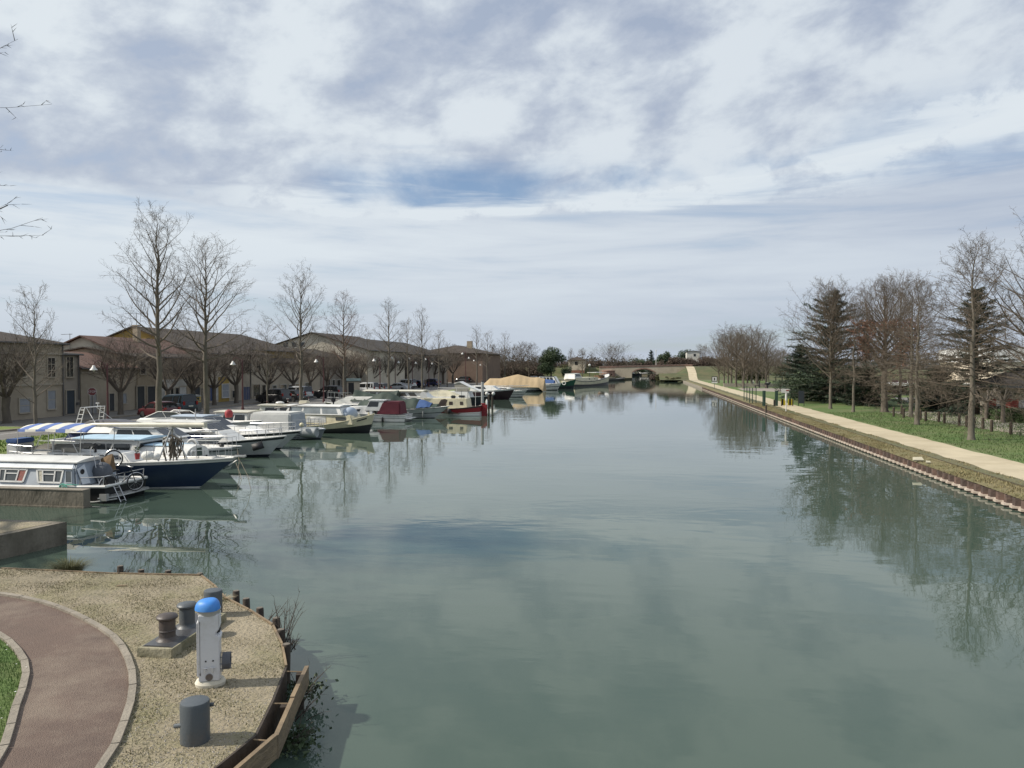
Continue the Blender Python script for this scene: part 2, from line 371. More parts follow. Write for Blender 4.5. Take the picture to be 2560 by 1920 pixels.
def make_water():
    m = bpy.data.materials.new('canal_water'); m.use_nodes = True; nt = m.node_tree; N = nt.nodes; L = nt.links; p = N['Principled BSDF']
    p.inputs['Base Color'].default_value = (0.070, 0.104, 0.086, 1); p.inputs['Roughness'].default_value = 0.0; p.inputs['IOR'].default_value = 1.37
    tc = N.new('ShaderNodeTexCoord')
    def noise(scale, stretch, detail, dist=0.0):
        mp = N.new('ShaderNodeMapping'); mp.inputs['Scale'].default_value = stretch; mp.inputs['Rotation'].default_value = (0, 0, R(-12)); L.new(tc.outputs['Object'], mp.inputs[0])
        n = N.new('ShaderNodeTexNoise'); n.inputs['Scale'].default_value = scale; n.inputs['Detail'].default_value = detail; n.inputs['Distortion'].default_value = dist
        L.new(mp.outputs[0], n.inputs['Vector']); return n.outputs[0]
    swell = noise(0.55, (0.55, 1.0, 1), 2, 0.3); rip = noise(3.2, (0.35, 1.0, 1), 3, 0.2)
    patch = noise(0.045, (0.7, 1.0, 1), 3, 0.6)
    mr = N.new('ShaderNodeMapRange'); mr.interpolation_type = 'SMOOTHSTEP'; mr.inputs['From Min'].default_value = 0.44; mr.inputs['From Max'].default_value = 0.62
    mr.inputs['To Min'].default_value = 0.12; mr.inputs['To Max'].default_value = 0.9; L.new(patch, mr.inputs['Value'])
    mu = N.new('ShaderNodeMath'); mu.operation = 'MULTIPLY'; L.new(rip, mu.inputs[0]); L.new(mr.outputs[0], mu.inputs[1])
    mu2 = N.new('ShaderNodeMath'); mu2.operation = 'MULTIPLY'; mu2.inputs[1].default_value = 0.16; L.new(mu.outputs[0], mu2.inputs[0])
    ad = N.new('ShaderNodeMath'); ad.operation = 'ADD'; L.new(mu2.outputs[0], ad.inputs[0])
    sw = N.new('ShaderNodeMath'); sw.operation = 'MULTIPLY'; sw.inputs[1].default_value = 0.55; L.new(swell, sw.inputs[0]); L.new(sw.outputs[0], ad.inputs[1])
    b = N.new('ShaderNodeBump'); b.inputs['Strength'].default_value = 1.0; b.inputs['Distance'].default_value = WBUMP; L.new(ad.outputs[0], b.inputs['Height']); L.new(b.outputs[0], p.inputs['Normal'])
    # murky silt: slow change of the water's own colour
    sil = noise(0.03, (1, 1, 1), 3)
    mx = N.new('ShaderNodeMix'); mx.data_type = 'RGBA'; mx.inputs[6].default_value = (0.052, 0.078, 0.060, 1); mx.inputs[7].default_value = (0.068, 0.098, 0.076, 1); L.new(sil, mx.inputs[0]); L.new(mx.outputs[2], p.inputs['Base Color'])
    return m
WBUMP = 0.016
M_water = make_water()

# ================================================================ ground, water, banks
PEN = [(-14.5, 15.47), (-11.5, 15.5), (-9.6, 15.66), (-8.9, 15.0), (-8.23, 14.25), (-7.35, 13.6), (-6.49, 12.85), (-5.9, 12.0), (-5.39, 11.09), (-5.05, 10.0), (-4.78, 8.98), (-4.85, 8.2), (-5.1, 7.0), (-5.5, 4.0), (-5.6, -30)]
JET = [(-31, 20.1), (-16.72, 20.14), (-17.0, 18.9), (-17.45, 17.2), (-18.2, 15.7)]
LEFTBANK = [(-2.3, 291), (-2.3, 279.5), (-4.5, 276), (-9, 262), (-15.5, 206), (-21, 178), (-31, 152)]
RIGHTBANK = [(14.8, -30), (14.8, 241.9), (13.72, 242), (10.5, 262), (6.1, 278), (6.1, 291)]
WATER_HOLE = RIGHTBANK + [(7.5, 310), (9, 360), (-4, 400), (-45, 430), (-50, 415), (-14, 385), (-6, 350), (-3.5, 310)] + LEFTBANK + JET + PEN
big = 4200
ground = structure(sheet('ground', [(-big, -200), (big, -200), (big, 7000), (-big, 7000)], GZ, M_ground, holes=[WATER_HOLE[::-1]]))
water = structure(sheet('water', [(-52, -40), (30, -40), (30, 440), (-52, 440)], 0.0, M_water))
sk = MB(); n = len(WATER_HOLE)
for i in range(n):
    a, b = WATER_HOLE[i], WATER_HOLE[(i + 1) % n]
    sk.add([(a[0], a[1], -1.2), (b[0], b[1], -1.2), (b[0], b[1], GZ), (a[0], a[1], GZ)], [(0, 1, 2, 3)])
structure(sk.build('bank', M_mud, smooth=None, fix=False))

# peninsula in the foreground: dry ground, red path, kerbs, lawn
dry_poly = [(p[0] - (0.01 if i > 2 else 0), p[1] - (0.01 if i <= 4 else 0)) for i, p in enumerate(PEN)] + [(-40, -30), (-40, 14), (-18.3, 15.4)]
structure(sheet('dry_ground', dry_poly, GZ + 0.004, M_dry))
OUT = smooth_line([(-19, 13.9), (-15.5, 13.95), (-12.84, 13.68), (-11.1, 13.15), (-9.12, 12.0), (-7.97, 10.95), (-7.18, 9.95), (-6.62, 9.0), (-6.15, 7.96), (-5.9, 6.5), (-5.9, 2)], 6)
INN = smooth_line([(-19, 12.3), (-14.5, 12.4), (-12.3, 12.15), (-10.82, 11.55), (-9.57, 10.64), (-8.94, 9.95), (-8.26, 9.0), (-7.55, 8.01), (-7.2, 6.8), (-7.1, 2)], 6)
structure(sheet('path', OUT + INN[::-1], GZ + 0.012, M_redpath))
structure(sheet('near_lawn', INN + [(-7.1, -5), (-30, -5), (-30, 12.3)], GZ + 0.010, M_lawn))
def kerb(line, label, side):
    k = MB(); acc = 0; P = [Vector(p) for p in line]
    # resample every 0.45 m so each stone is a block with a joint
    L_ = [0]
    for a, b in zip(P, P[1:]): L_.append(L_[-1] + (b - a).length)
    def at(d):
        for i in range(len(P) - 1):
            if L_[i + 1] >= d: t = (d - L_[i]) / max(1e-6, L_[i + 1] - L_[i]); return P[i].lerp(P[i + 1], t)
        return P[-1]
    d = 0; step = 0.62
    while d + step < L_[-1]:
        a, b = at(d + 0.008), at(d + step - 0.008); t = (b - a).normalized(); nn = Vector((-t.y, t.x)) * 0.05
        q = [a + nn, a - nn, b - nn, b + nn]; h = GZ + 0.055 + random.uniform(-.004, .004)
        k.add([(p.x, p.y, GZ - 0.05) for p in q] + [(p.x, p.y, h) for p in q], [(3, 2, 1, 0), (4, 5, 6, 7), (0, 1, 5, 4), (1, 2, 6, 5), (2, 3, 7, 6), (3, 0, 4, 7)]); d += step
    return tag(k.build('path_kerb', M_kerb, smooth=None), label, 'kerb', 'stone kerbs of the red path')
random.seed(3)
kerb(OUT, 'pale stone kerb curving along the outer edge of the red path beside dry grass', 1)
kerb(INN, 'pale stone kerb curving along the green lawn at the inner edge of the red path', -1)

# left quay: grass, road, pavement
structure(sheet('quay_grass', [(-39.2, 20.4), (-31.4, 20.4), (-31.4, 151), (-39.2, 151)], GZ + 0.006, M_quaygrass))
structure(sheet('road', [(-45.6, -10), (-39.2, -10), (-39.2, 290), (-45.6, 290)], GZ + 0.010, M_asphalt))
structure(sheet('parking_bay', [(-39.2, 76), (-35.6, 78), (-34.6, 151), (-34, 200), (-39.2, 200)], GZ + 0.012, M_asphalt))
pv = MB(); pv.box((-48.25, 170.0, GZ + 0.06), (5.3, 240, 0.16)); structure(pv.build('pavement', M_pave, smooth=None))
kb = MB()
for i in range(240):
    kb.box((-45.52, 50.5 + i, GZ + 0.055), (0.16, 0.985, 0.19))
tag(kb.build('road_kerb', M_kerb, smooth=None), 'long straight kerb between the quay road and the pavement by the houses', 'kerb')
isl = MB(); isl.prism(smooth_line([(-49.8, 44), (-45.2, 44), (-44.0, 47), (-44.0, 49.6), (-45.8, 50.2), (-49.8, 50.2)], 4, True), GZ, GZ + 0.13); structure(isl.build('traffic_island', M_kerb, smooth=None))
structure(sheet('island_grass', smooth_line([(-49.6, 44.2), (-45.3, 44.2), (-44.25, 47), (-44.25, 49.4), (-45.9, 49.95), (-49.6, 49.95)], 4, True), GZ + 0.136, M_quaygrass))
mk = MB()
for i in range(26): mk.box((-42.4, 40 + i * 6.5, GZ + 0.0125), (0.12, 2.6, 0.003))
mk.box((-39.5, 110, GZ + 0.0125), (0.10, 75, 0.003))
structure(mk.build('road_marking', mat('worn_white_paint', (0.6, 0.6, 0.57), 0.8, (0.3, 0.29, 0.27), 4.0, 0.6), smooth=None))

# quay wall, finger jetty and the stone jetty nearest the bridge
q = MB(); q.box((-30.9, 85.9, 0.05), (0.35, 131.3, 1.22)); q.box((-30.95, 85.9, 0.68), (0.55, 131.3, 0.05))
tag(q.build('quay_wall', M_conc, smooth=None), 'low concrete quay wall the boats are moored against', 'wall')
j = thing('concrete_jetty', 'stained concrete finger jetty in front of the grey houseboat', 'jetty', (-25.62, 25.55, 0))
b = MB()
b.box((0, 0, 0.12), (10.8, 0.36, 1.04)); b.build('wall', M_conc, j, smooth=None)
b = MB(); b.box((0.0, -0.02, 0.008), (10.9, 0.46, 0.09)); b.build('ledge', M_conc, j, smooth=None)
b = MB()
for k in range(12): b.box((-4.95 + k * 0.9, 0, 0.656), (0.885, 0.40, 0.03))
b.build('coping', M_kerb, j, smooth=None)
j = thing('stone_jetty', 'short mossy concrete jetty with dry grass on top beside the dry bank', 'jetty', (0, 0, 0))
b = MB(); poly = [(-30.5, 20.12), (-16.66, 20.2), (-16.95, 18.9), (-17.4, 17.2), (-18.1, 15.72), (-18.6, 15.5), (-18.6, 19.2), (-30.5, 19.2)]
b.prism(poly, -0.6, GZ + 0.06); b.build('wall', M_conc, j, smooth=None)
b = MB(); b.prism([(-30.5, 19.9), (-16.95, 19.95), (-17.25, 18.8), (-17.72, 17.15), (-18.45, 15.8), (-31, 15.6)], GZ, GZ + 0.068); b.build('grass_top', M_dry, j, smooth=None)

# right bank: sheet piling, verge, towpath, lawn
RB = 13.6
pile = thing('sheet_piling', 'rusty corrugated sheet piling holding the right bank', 'retaining wall', (RB, 0, 0))
b = MB(); pts = []; y = 14.0; step = 0.33
prof = [(-0.04, 0), (-0.04, 0.22), (0.15, 0.30), (0.15, 0.58)]
while y < 170:
    for dx, dy in prof: pts.append((dx, y + dy))
    y += 0.66
vs = [(x, yy, zz) for (x, yy) in pts for zz in (-0.6, 0.455)]; fs = [(2 * i, 2 * i + 1, 2 * i + 3, 2 * i + 2) for i in range(len(pts) - 1)]
b.add(vs, fs); b.build('corrugated_sheet', M_rust, pile, smooth=None, fix=False)
b = MB(); lv = [(x - dx, yy, zz) for x, yy in pts for dx, zz in ((.10, .07), (.10, .15), (.0, .155))]
b.add(lv, [(3 * i + k, 3 * i + k + 1, 3 * i + k + 4, 3 * i + k + 3) for i in range(len(pts) - 1) for k in range(2)]); b.build('ledge', M_waler, pile, smooth=None, fix=False)
b = MB(); b.box((0.03, 206, 0.2), (0.22, 72, 0.56)); b.build('far_edging', M_kerb, pile, smooth=None)
vg = MB(); vg.add([q for k in range(83) for q in ((13.66, -5 + 3 * k, .44 + .02 * math.sin(k * 2.1)), (14.3, -5 + 3 * k, .50 + .03 * math.sin(k * 1.3)), (15.6, -5 + 3 * k, GZ + .008))], [(3 * i + k, 3 * i + k + 1, 3 * i + k + 4, 3 * i + k + 3) for i in range(82) for k in range(2)])
structure(vg.build('verge', M_verge, smooth=80))
random.seed(5)
def wavy(x, y0, y1, amp, st=1.5):
    out = []; y = y0
    while y <= y1: out.append((x + random.uniform(-amp, amp), y)); y += st
    return out
structure(sheet('towpath', wavy(15.4, -6, 236, 0.13) + wavy(18.0, -6, 236, 0.13)[::-1], GZ + 0.012, M_gravelpath))
structure(sheet('park_lawn', [(17.8, -6), (26.0, 30), (25.2, 58), (24.6, 68), (23.6, 75), (24.5, 83), (60, 88), (60, 240), (17.8, 240)], GZ + 0.008, M_lawn))
M_parkgravel = mat('park_gravel', (0.36, 0.32, 0.25), 0.95, (0.26, 0.235, 0.19), 0.5, 0.6, 0.4, 14.0)
structure(sheet('park_road', [(24.6, 40), (60, 40), (60, 86.5), (24.5, 82)], GZ + 0.004, M_parkgravel))
structure(sheet('playground', [(18.9, 146), (25, 137), (31, 139), (31, 155), (25, 163), (19.6, 160)], GZ + 0.014, mat('playground_surface', (0.30, 0.26, 0.22), 0.95, (0.22, 0.19, 0.165), 0.7, 0.5)))
structure(sheet('car_park', [(32, 96), (75, 90), (75, 112), (36, 118)], GZ + 0.014, M_asphalt))

# embankments carrying the road up to the bridge, towpath ramp
def hfield(x, y):
    if x > 2:
        top = 4.75; ax = min(1, max(0, (x - 9.5) / 9.0)); ax = ax * ax * (3 - 2 * ax)
        front = min(1, max(0, (y - (246 + 0.10 * max(0, 24 - x))) / 30.0)); front = front * front * (3 - 2 * front)
        return GZ + (top - GZ) * min(front, 0.04 + 0.96 * ax if y > 262 else front) * (1 if x < 60 else max(0, 1 - (x - 60) / 120))
    top = 4.2; ax = min(1, max(0, (-4.5 - x) / 9.0)); front = min(1, max(0, (y - 279.5) / 8.0)); front = front * front * (3 - 2 * front)
    g = 1 if x > -50 else max(0, 1 - (-50 - x) / 120)
    return GZ + (top - GZ) * front * (0.2 + 0.8 * ax) * g
def grid(name, x0, x1, y0, y1, nx, ny, m, dz=0.0):
    vs = [(x0 + (x1 - x0) * i / nx, y0 + (y1 - y0) * k / ny) for k in range(ny + 1) for i in range(nx + 1)]
    b = MB(); b.add([(x, y, hfield(x, y) + dz) for x, y in vs], [(k * (nx + 1) + i, k * (nx + 1) + i + 1, (k + 1) * (nx + 1) + i + 1, (k + 1) * (nx + 1) + i) for k in range(ny) for i in range(nx)])
    return structure(b.build(name, m, smooth=60, fix=False))
M_slope = mat('rough_slope', (0.060, 0.082, 0.026), 0.95, (0.105, 0.092, 0.042), 0.35, 0.7, 1.0, 3.0, dirt=(0.05, 0.055, 0.02), dscale=0.3)
grid('embankment', 6.7, 180, 243, 300, 70, 40, M_slope, -0.02)
grid('embankment', -180, -4.5, 266, 300, 60, 24, M_slope, -0.02)
ap = MB(); A_ = [(13.72, 241.5), (12.3, 252), (10.5, 262), (8.4, 270), (6.1, 278.4)]
ap.add([q for x, y in A_ for q in ((x + .3, y, GZ + .02), (x - .7, y - .4, .25), (x - 2.0, y - .8, -.15))], [(3 * i + k, 3 * i + k + 1, 3 * i + k + 4, 3 * i + k + 3) for i in range(4) for k in range(2)])
structure(ap.build('shore', M_slope, smooth=60))
b = MB(); pa = []
for k in range(40):
    y = 232 + k * 1.4; cx = 16.7 + 0.9 * min(1, max(0, (y - 236) / 25)); pa.append((cx, y))
b.add([(cx + s * 1.35, y, hfield(cx, y) + 0.06) for cx, y in pa for s in (-1, 1)], [(2 * i, 2 * i + 1, 2 * i + 3, 2 * i + 2) for i in range(len(pa) - 1)])
structure(b.build('towpath_ramp', M_gravelpath, fix=False))

# the bridge closing the view
br = thing('road_bridge', 'low rendered road bridge with a brick arch over the canal', 'bridge', (0, 280, 0))
M_render = mat('bridge_render', (0.46, 0.40, 0.31), 0.9, (0.37, 0.32, 0.25), 0.4, 0.6, 0.2, 6.0, dirt=(0.28, 0.24, 0.18), dscale=0.3)
M_brick = brick_mat('pink_brick', (0.30, 0.165, 0.125), (0.25, 0.135, 0.105), (0.34, 0.28, 0.23))
def deckz(x): return 4.25 + (x + 14) * 0.0235
ax0, ax1, sz, cz = -2.3, 6.1, 2.3, 3.75
def arcz(x):
    h = cz - sz; c = (ax1 - ax0) / 2; rr = (c * c + h * h) / (2 * h); dx = x - (ax0 + ax1) / 2
    return sz + math.sqrt(max(0, rr * rr - dx * dx)) - (rr - h)
xs = [-14, -9, -5] + [ax0 + (ax1 - ax0) * k / 20 for k in range(21)] + [9, 13, 19]
b = MB()
for a, c in zip(xs, xs[1:]):
    inside = a >= ax0 - 1e-6 and c <= ax1 + 1e-6
    za, zc = (arcz(a), arcz(c)) if inside else (-0.5, -0.5)
    vs = [(a, 0, za), (c, 0, zc), (c, 0, deckz(c)), (a, 0, deckz(a)), (a, 10, za), (c, 10, zc), (c, 10, deckz(c)), (a, 10, deckz(a))]
    b.add(vs, [(0, 1, 2, 3), (5, 4, 7, 6), (1, 0, 4, 5), (3, 2, 6, 7)])
for x in (ax0, ax1): b.add([(x, 0, -0.5), (x, 10, -0.5), (x, 10, sz), (x, 0, sz)], [(0, 1, 2, 3)])
b.build('spandrel_wall', M_render, br, smooth=None, fix=False)
b = MB()
for k in range(20):
    x0_, x1_ = ax0 + (ax1 - ax0) * k / 20, ax0 + (ax1 - ax0) * (k + 1) / 20; z0, z1 = arcz(x0_), arcz(x1_)
    b.add([(x0_, -0.06, z0), (x1_, -0.06, z1), (x1_, -0.06, z1 + 0.42), (x0_, -0.06, z0 + 0.42), (x0_, 0.3, z0), (x1_, 0.3, z1)], [(0, 1, 2, 3), (1, 0, 4, 5)])
b.build('arch_ring', M_brick, br, smooth=None, fix=False)
b = MB(); b.slab([(-14, -0.12, deckz(-14) - 0.02), (19, -0.12, deckz(19) - 0.02), (19, -0.12, deckz(19) + 0.36), (-14, -0.12, deckz(-14) + 0.36)], (0, 0.35, 0)); b.build('parapet', M_brick, br, smooth=None)
b = MB(); b.slab([(-14, -0.2, deckz(-14) + 0.36), (19, -0.2, deckz(19) + 0.36), (19, -0.2, deckz(19) + 0.48), (-14, -0.2, deckz(-14) + 0.48)], (0, 0.5, 0)); b.build('coping', mat('coping_pink', (0.42, 0.30, 0.26), 0.85), br, smooth=None)
b = MB(); b.lathe([(2.3, -0.6), (2.3, 3.1), (2.45, 3.1), (2.45, 3.3), (0.1, 3.5)], 24, (-10.6, -2.4, 0)); b.build('bastion', M_brick, br, smooth=40)
b = MB(); b.lathe([(0.25, 0), (0.25, 0.1)], 12, (-9.4, -4.45, 1.9), 'Y'); b.build('drain_hole', mat('void_black', (0.01, 0.01, 0.01), 1.0), br)
# ================================================================ vegetation
M_twig = mat('twig_grey', (0.175, 0.145, 0.115), 0.95, (0.12, 0.10, 0.08), 1.5, 0.6)
M_twigbrown = mat('twig_brown', (0.125, 0.104, 0.080), 0.95, (0.092, 0.068, 0.048), 1.5, 0.6)
M_twigred = mat('twig_red', (0.165, 0.105, 0.075), 0.95, (0.115, 0.076, 0.056), 1.5, 0.6)
M_barkpale = mat('bark_pale', (0.165, 0.143, 0.115), 0.95, (0.095, 0.084, 0.068), 1.6, 0.6, 0.6, 8.0, stretch=(1, 1, 0.5), dirt=(0.09, 0.085, 0.055), dscale=0.9)
M_needle = mat('needles', (0.026, 0.048, 0.030), 0.8, (0.045, 0.068, 0.038), 0.5, 0.6)
M_leafdark = mat('leaf_dark', (0.030, 0.052, 0.020), 0.7, (0.055, 0.080, 0.030), 0.6, 0.6)
M_leafbrown = mat('leaf_brown', (0.185, 0.088, 0.050), 0.9, (0.125, 0.062, 0.040), 0.8, 0.6)
M_hedge = mat('hedge_green', (0.040, 0.070, 0.022), 0.8, (0.065, 0.098, 0.034), 0.6, 0.6)

class TB(MB):
    def twig(s, a, b, ra, n=3):
        d = b - a; p = d.orthogonal().normalized() * ra; q = d.cross(p); q = q.normalized() * ra
        o = len(s.v)
        s.v.append(tuple(a + p)); s.v.append(tuple(a - p * .5 + q * .87)); s.v.append(tuple(a - p * .5 - q * .87))
        m = a.lerp(b, 0.55); k = 0.6
        s.v.append(tuple(m + p * k)); s.v.append(tuple(m + (-p * .5 + q * .87) * k)); s.v.append(tuple(m + (-p * .5 - q * .87) * k)); s.v.append(tuple(b))
        s.f += [(o, o + 1, o + 4, o + 3), (o + 1, o + 2, o + 5, o + 4), (o + 2, o, o + 3, o + 5), (o + 3, o + 4, o + 6), (o + 4, o + 5, o + 6), (o + 5, o + 3, o + 6)]
        s.m += [s.mi] * 6
    def leaf(s, c, sz, rnd):
        a = Vector((rnd.uniform(-1, 1), rnd.uniform(-1, 1), rnd.uniform(-1, 1))); b = a.orthogonal()
        a = a.normalized() * sz; b = b.normalized() * sz * 0.55; o = len(s.v)
        s.v += [tuple(c - a), tuple(c + b), tuple(c + a), tuple(c - b)]; s.f.append((o, o + 1, o + 2, o + 3)); s.m.append(s.mi)

def curve(p, d, L, n, bend, wob, rnd):
    """polyline from p along d, bending up (bend>0) and wandering"""
    pts = [p.copy()]; d = d.normalized(); st = L / n
    for i in range(n):
        d = (d + Vector((rnd.uniform(-wob, wob), rnd.uniform(-wob, wob), bend / n + rnd.uniform(-wob, wob) * .6))).normalized()
        p = p + d * st; pts.append(p.copy())
    return pts
def pick(pts, s):
    x = s * (len(pts) - 1); i = min(int(x), len(pts) - 2); return pts[i].lerp(pts[i + 1], x - i), (pts[i + 1] - pts[i]).normalized()
def side(d, ang, rnd):
    q = d.orthogonal().normalized(); q.rotate(Matrix.Rotation(rnd.uniform(0, 6.283), 3, d)); return (d * math.cos(ang) + q * math.sin(ang)).normalized()

def tree_mesh(seed, h, tr, cr, first=0.3, nl=30, style='plane', nb=8, nt=6, ns=2, leaves=0, lean=0.0, twig_r=0.010, leafz=(0, 1), tl=1.0):
    rnd = random.Random(seed); T = TB(); C = TB()
    la = rnd.uniform(0, 6.28)
    tp = [Vector((math.cos(la) * lean * h * (i / 12) ** 1.3 + rnd.uniform(-1, 1) * 0.006 * h * min(1, i / 3), math.sin(la) * lean * h * (i / 12) ** 1.3 + rnd.uniform(-1, 1) * 0.006 * h * min(1, i / 3), h * i / 12)) for i in range(13)]
    rad = [tr * (1.35 if i == 0 else (1 - i / 12.6) ** 0.85) for i in range(13)]
    tp.insert(1, tp[0].lerp(tp[1], 0.25)); rad.insert(1, tr * 1.04)
    T.tube(tp, rad, 10)
    az = rnd.uniform(0, 6.28)
    for i in range(nl):
        t = first + (0.985 - first) * ((i + rnd.uniform(0, .7)) / nl) ** 0.95; u = (t - first) / (1 - first)
        p, _ = pick([tp[0]] + tp[2:], t); az += 2.4 + rnd.uniform(-.5, .5)
        if style == 'plane': el = R(24 + 44 * u + rnd.uniform(-12, 12)); L = cr * (1.22 - 0.72 * u ** 2.2) * (.72 + .28 * min(1, u * 4)) * rnd.uniform(.72, 1.15); bend = 0.62; wob = 0.19
        elif style == 'pin': el = R(-14 + 78 * u ** 1.1 + rnd.uniform(-8, 8)); L = 1.28 * cr * (1.05 - 0.76 * u ** 1.1) * (.85 + .15 * min(1, u * 5)) * rnd.uniform(.68, 1.12); bend = 0.10; wob = 0.09
        elif style == 'fan': el = R(48 + 28 * u + rnd.uniform(-12, 12)); L = cr * (1.7 - 0.9 * u) * rnd.uniform(.75, 1.1); bend = 0.5; wob = 0.12
        else: el = R(32 + 36 * u + rnd.uniform(-14, 14)); L = cr * (1.10 * math.sin(math.pi * min(1, .22 + u * .74)) ** .8 + .12) * rnd.uniform(.72, 1.15); bend = 0.45; wob = 0.17
        d = Vector((math.cos(az) * math.cos(el), math.sin(az) * math.cos(el), math.sin(el)))
        pts = curve(p, d, L, 6, bend, wob, rnd); r0 = min(tr * (1 - t) ** 0.8 * 0.50 + 0.010, tr * 0.36) * (1.0 if style != 'pin' else 0.6); r0 = max(r0, 0.018)
        C.tube(pts, [r0 * (1 - 0.85 * k / 6) for k in range(7)], 5, caps=False)
        k_nb = max(3, int(nb * (0.45 + 0.55 * min(1.3, L / cr)) * (1 - .5 * u)))
        for j in range(k_nb):
            s = 0.22 + 0.78 * (j + rnd.random()) / k_nb; q, dd = pick(pts, min(.999, s))
            bl = (L * (0.46 * (1 - s) + 0.20) + 0.30) * rnd.uniform(.7, 1.2); bd = side(dd, R(rnd.uniform(30, 62)), rnd); bd.z += 0.15 if style != 'pin' else 0.0
            bp = curve(q, bd, bl, 3, 0.25 if style != 'pin' else 0.05, 0.2, rnd); br_ = max(0.011, r0 * 0.32 * (1.1 - s))
            C.tube(bp, [br_, br_ * .8, br_ * .6, br_ * .4], 3, caps=False)
            for k in range(nt):
                s2 = 0.2 + 0.8 * (k + rnd.random()) / nt; q2, d2 = pick(bp, min(.999, s2)); td = side(d2, R(rnd.uniform(25, 65)), rnd); td.z += 0.12
                tl_ = rnd.uniform(.28, .62) * (0.6 + 0.4 * min(1.6, h / 12)) * tl; e = q2 + td.normalized() * tl_; C.twig(q2, e, twig_r)
                for m_ in range(ns):
                    q3 = q2.lerp(e, rnd.uniform(.3, .95)); e3 = q3 + side((e - q2).normalized(), R(rnd.uniform(25, 75)), rnd) * tl_ * rnd.uniform(.35, .6); C.twig(q3, e3, twig_r * .8)
                if leaves and leafz[0] <= (q2.z / h) <= leafz[1]:
                    C.mi = 1
                    for m_ in range(leaves): C.leaf(q2.lerp(e, rnd.random()) + Vector((rnd.uniform(-.1, .1), rnd.uniform(-.1, .1), rnd.uniform(-.12, .04))), rnd.uniform(.055, .10), rnd)
                    C.mi = 0
    zm = max(p[2] for p in C.v); rs_ = sorted(math.hypot(p[0] - lean * 0, p[1]) for p in C.v[::7]); r97 = rs_[int(len(rs_) * .985)]
    kz, kr = h / zm, cr / r97; C.v = [(p[0] * kr, p[1] * kr, p[2] * kz) for p in C.v] if not lean else [(p[0], p[1], p[2] * kz) for p in C.v]; T.v = [(p[0], p[1], p[2] * kz) for p in T.v]
    return T, C

def pollard_mesh(seed, h, tr, cr, trunk_h, nlimb=6, nshoot=20, nt=5, knuckle=0.0):
    rnd = random.Random(seed); T = TB(); C = TB()
    T.tube([(0, 0, 0), (0, 0, .3), (rnd.uniform(-.05, .05), rnd.uniform(-.05, .05), trunk_h * .6), (0, 0, trunk_h)], [tr * 1.3, tr, tr * .92, tr * 1.0], 9)
    a0 = rnd.uniform(0, 6)
    for i in range(nlimb):
        az = a0 + i * 6.283 / nlimb + rnd.uniform(-.3, .3); el = R(rnd.uniform(28, 62)); d = Vector((math.cos(az) * math.cos(el), math.sin(az) * math.cos(el), math.sin(el)))
        L = min(cr * 0.75, (h - trunk_h) * 0.55) * rnd.uniform(.8, 1.15); pts = curve(Vector((0, 0, trunk_h - .1)), d, L, 4, 0.5, .15, rnd)
        C.tube(pts, [tr * .55, tr * .46, tr * .4, tr * .36, tr * (.36 + knuckle)], 6)
        for j in range(nshoot):
            s = 1.0 if rnd.random() < .55 else rnd.uniform(.35, 1); q, dd = pick(pts, min(.999, s)); sl = (h - trunk_h) * rnd.uniform(.35, .62)
            sdir = (dd * .4 + Vector((rnd.uniform(-1, 1), rnd.uniform(-1, 1), rnd.uniform(-.15, 1.15)))).normalized(); sp = curve(q, sdir, sl, 3, .25, .14, rnd)
            C.tube(sp, [.024, .018, .013, .008], 3, caps=False)
            for k in range(nt):
                q2, d2 = pick(sp, rnd.uniform(.15, .98)); e = q2 + side(d2, R(rnd.uniform(20, 60)), rnd) * rnd.uniform(.35, .9); C.twig(q2, e, .010)
                for m_ in range(2): q3 = q2.lerp(e, rnd.uniform(.3, 1)); C.twig(q3, q3 + side((e - q2).normalized(), R(rnd.uniform(20, 70)), rnd) * rnd.uniform(.2, .45), .008)
    return T, C

def knob_mesh(seed, h, tr):
    """hard pruned plane tree: bare knuckled arms"""
    rnd = random.Random(seed); T = TB(); C = TB(); T.tube([(0, 0, 0), (0, 0, .2), (0.02, 0, h * .7), (0, 0, h)], [tr * 1.35, tr, tr * .85, tr * 1.15], 9)
    for i in range(9):
        az = i * .698 + rnd.uniform(-.2, .2); el = R(rnd.uniform(8, 45)); d = Vector((math.cos(az) * math.cos(el), math.sin(az) * math.cos(el), math.sin(el)))
        pts = curve(Vector((0, 0, h - .08)), d, rnd.uniform(.9, 1.5), 4, .5, .25, rnd); C.tube(pts, [tr * .5, tr * .42, tr * .36, tr * .36, tr * .55], 6); C.sphere(pts[-1], tr * .62, 7, 5)
        for k in range(5): C.twig(pts[-1], pts[-1] + Vector((rnd.uniform(-1, 1), rnd.uniform(-1, 1), rnd.uniform(.2, 1))).normalized() * rnd.uniform(.2, .5), .012)
    return T, C

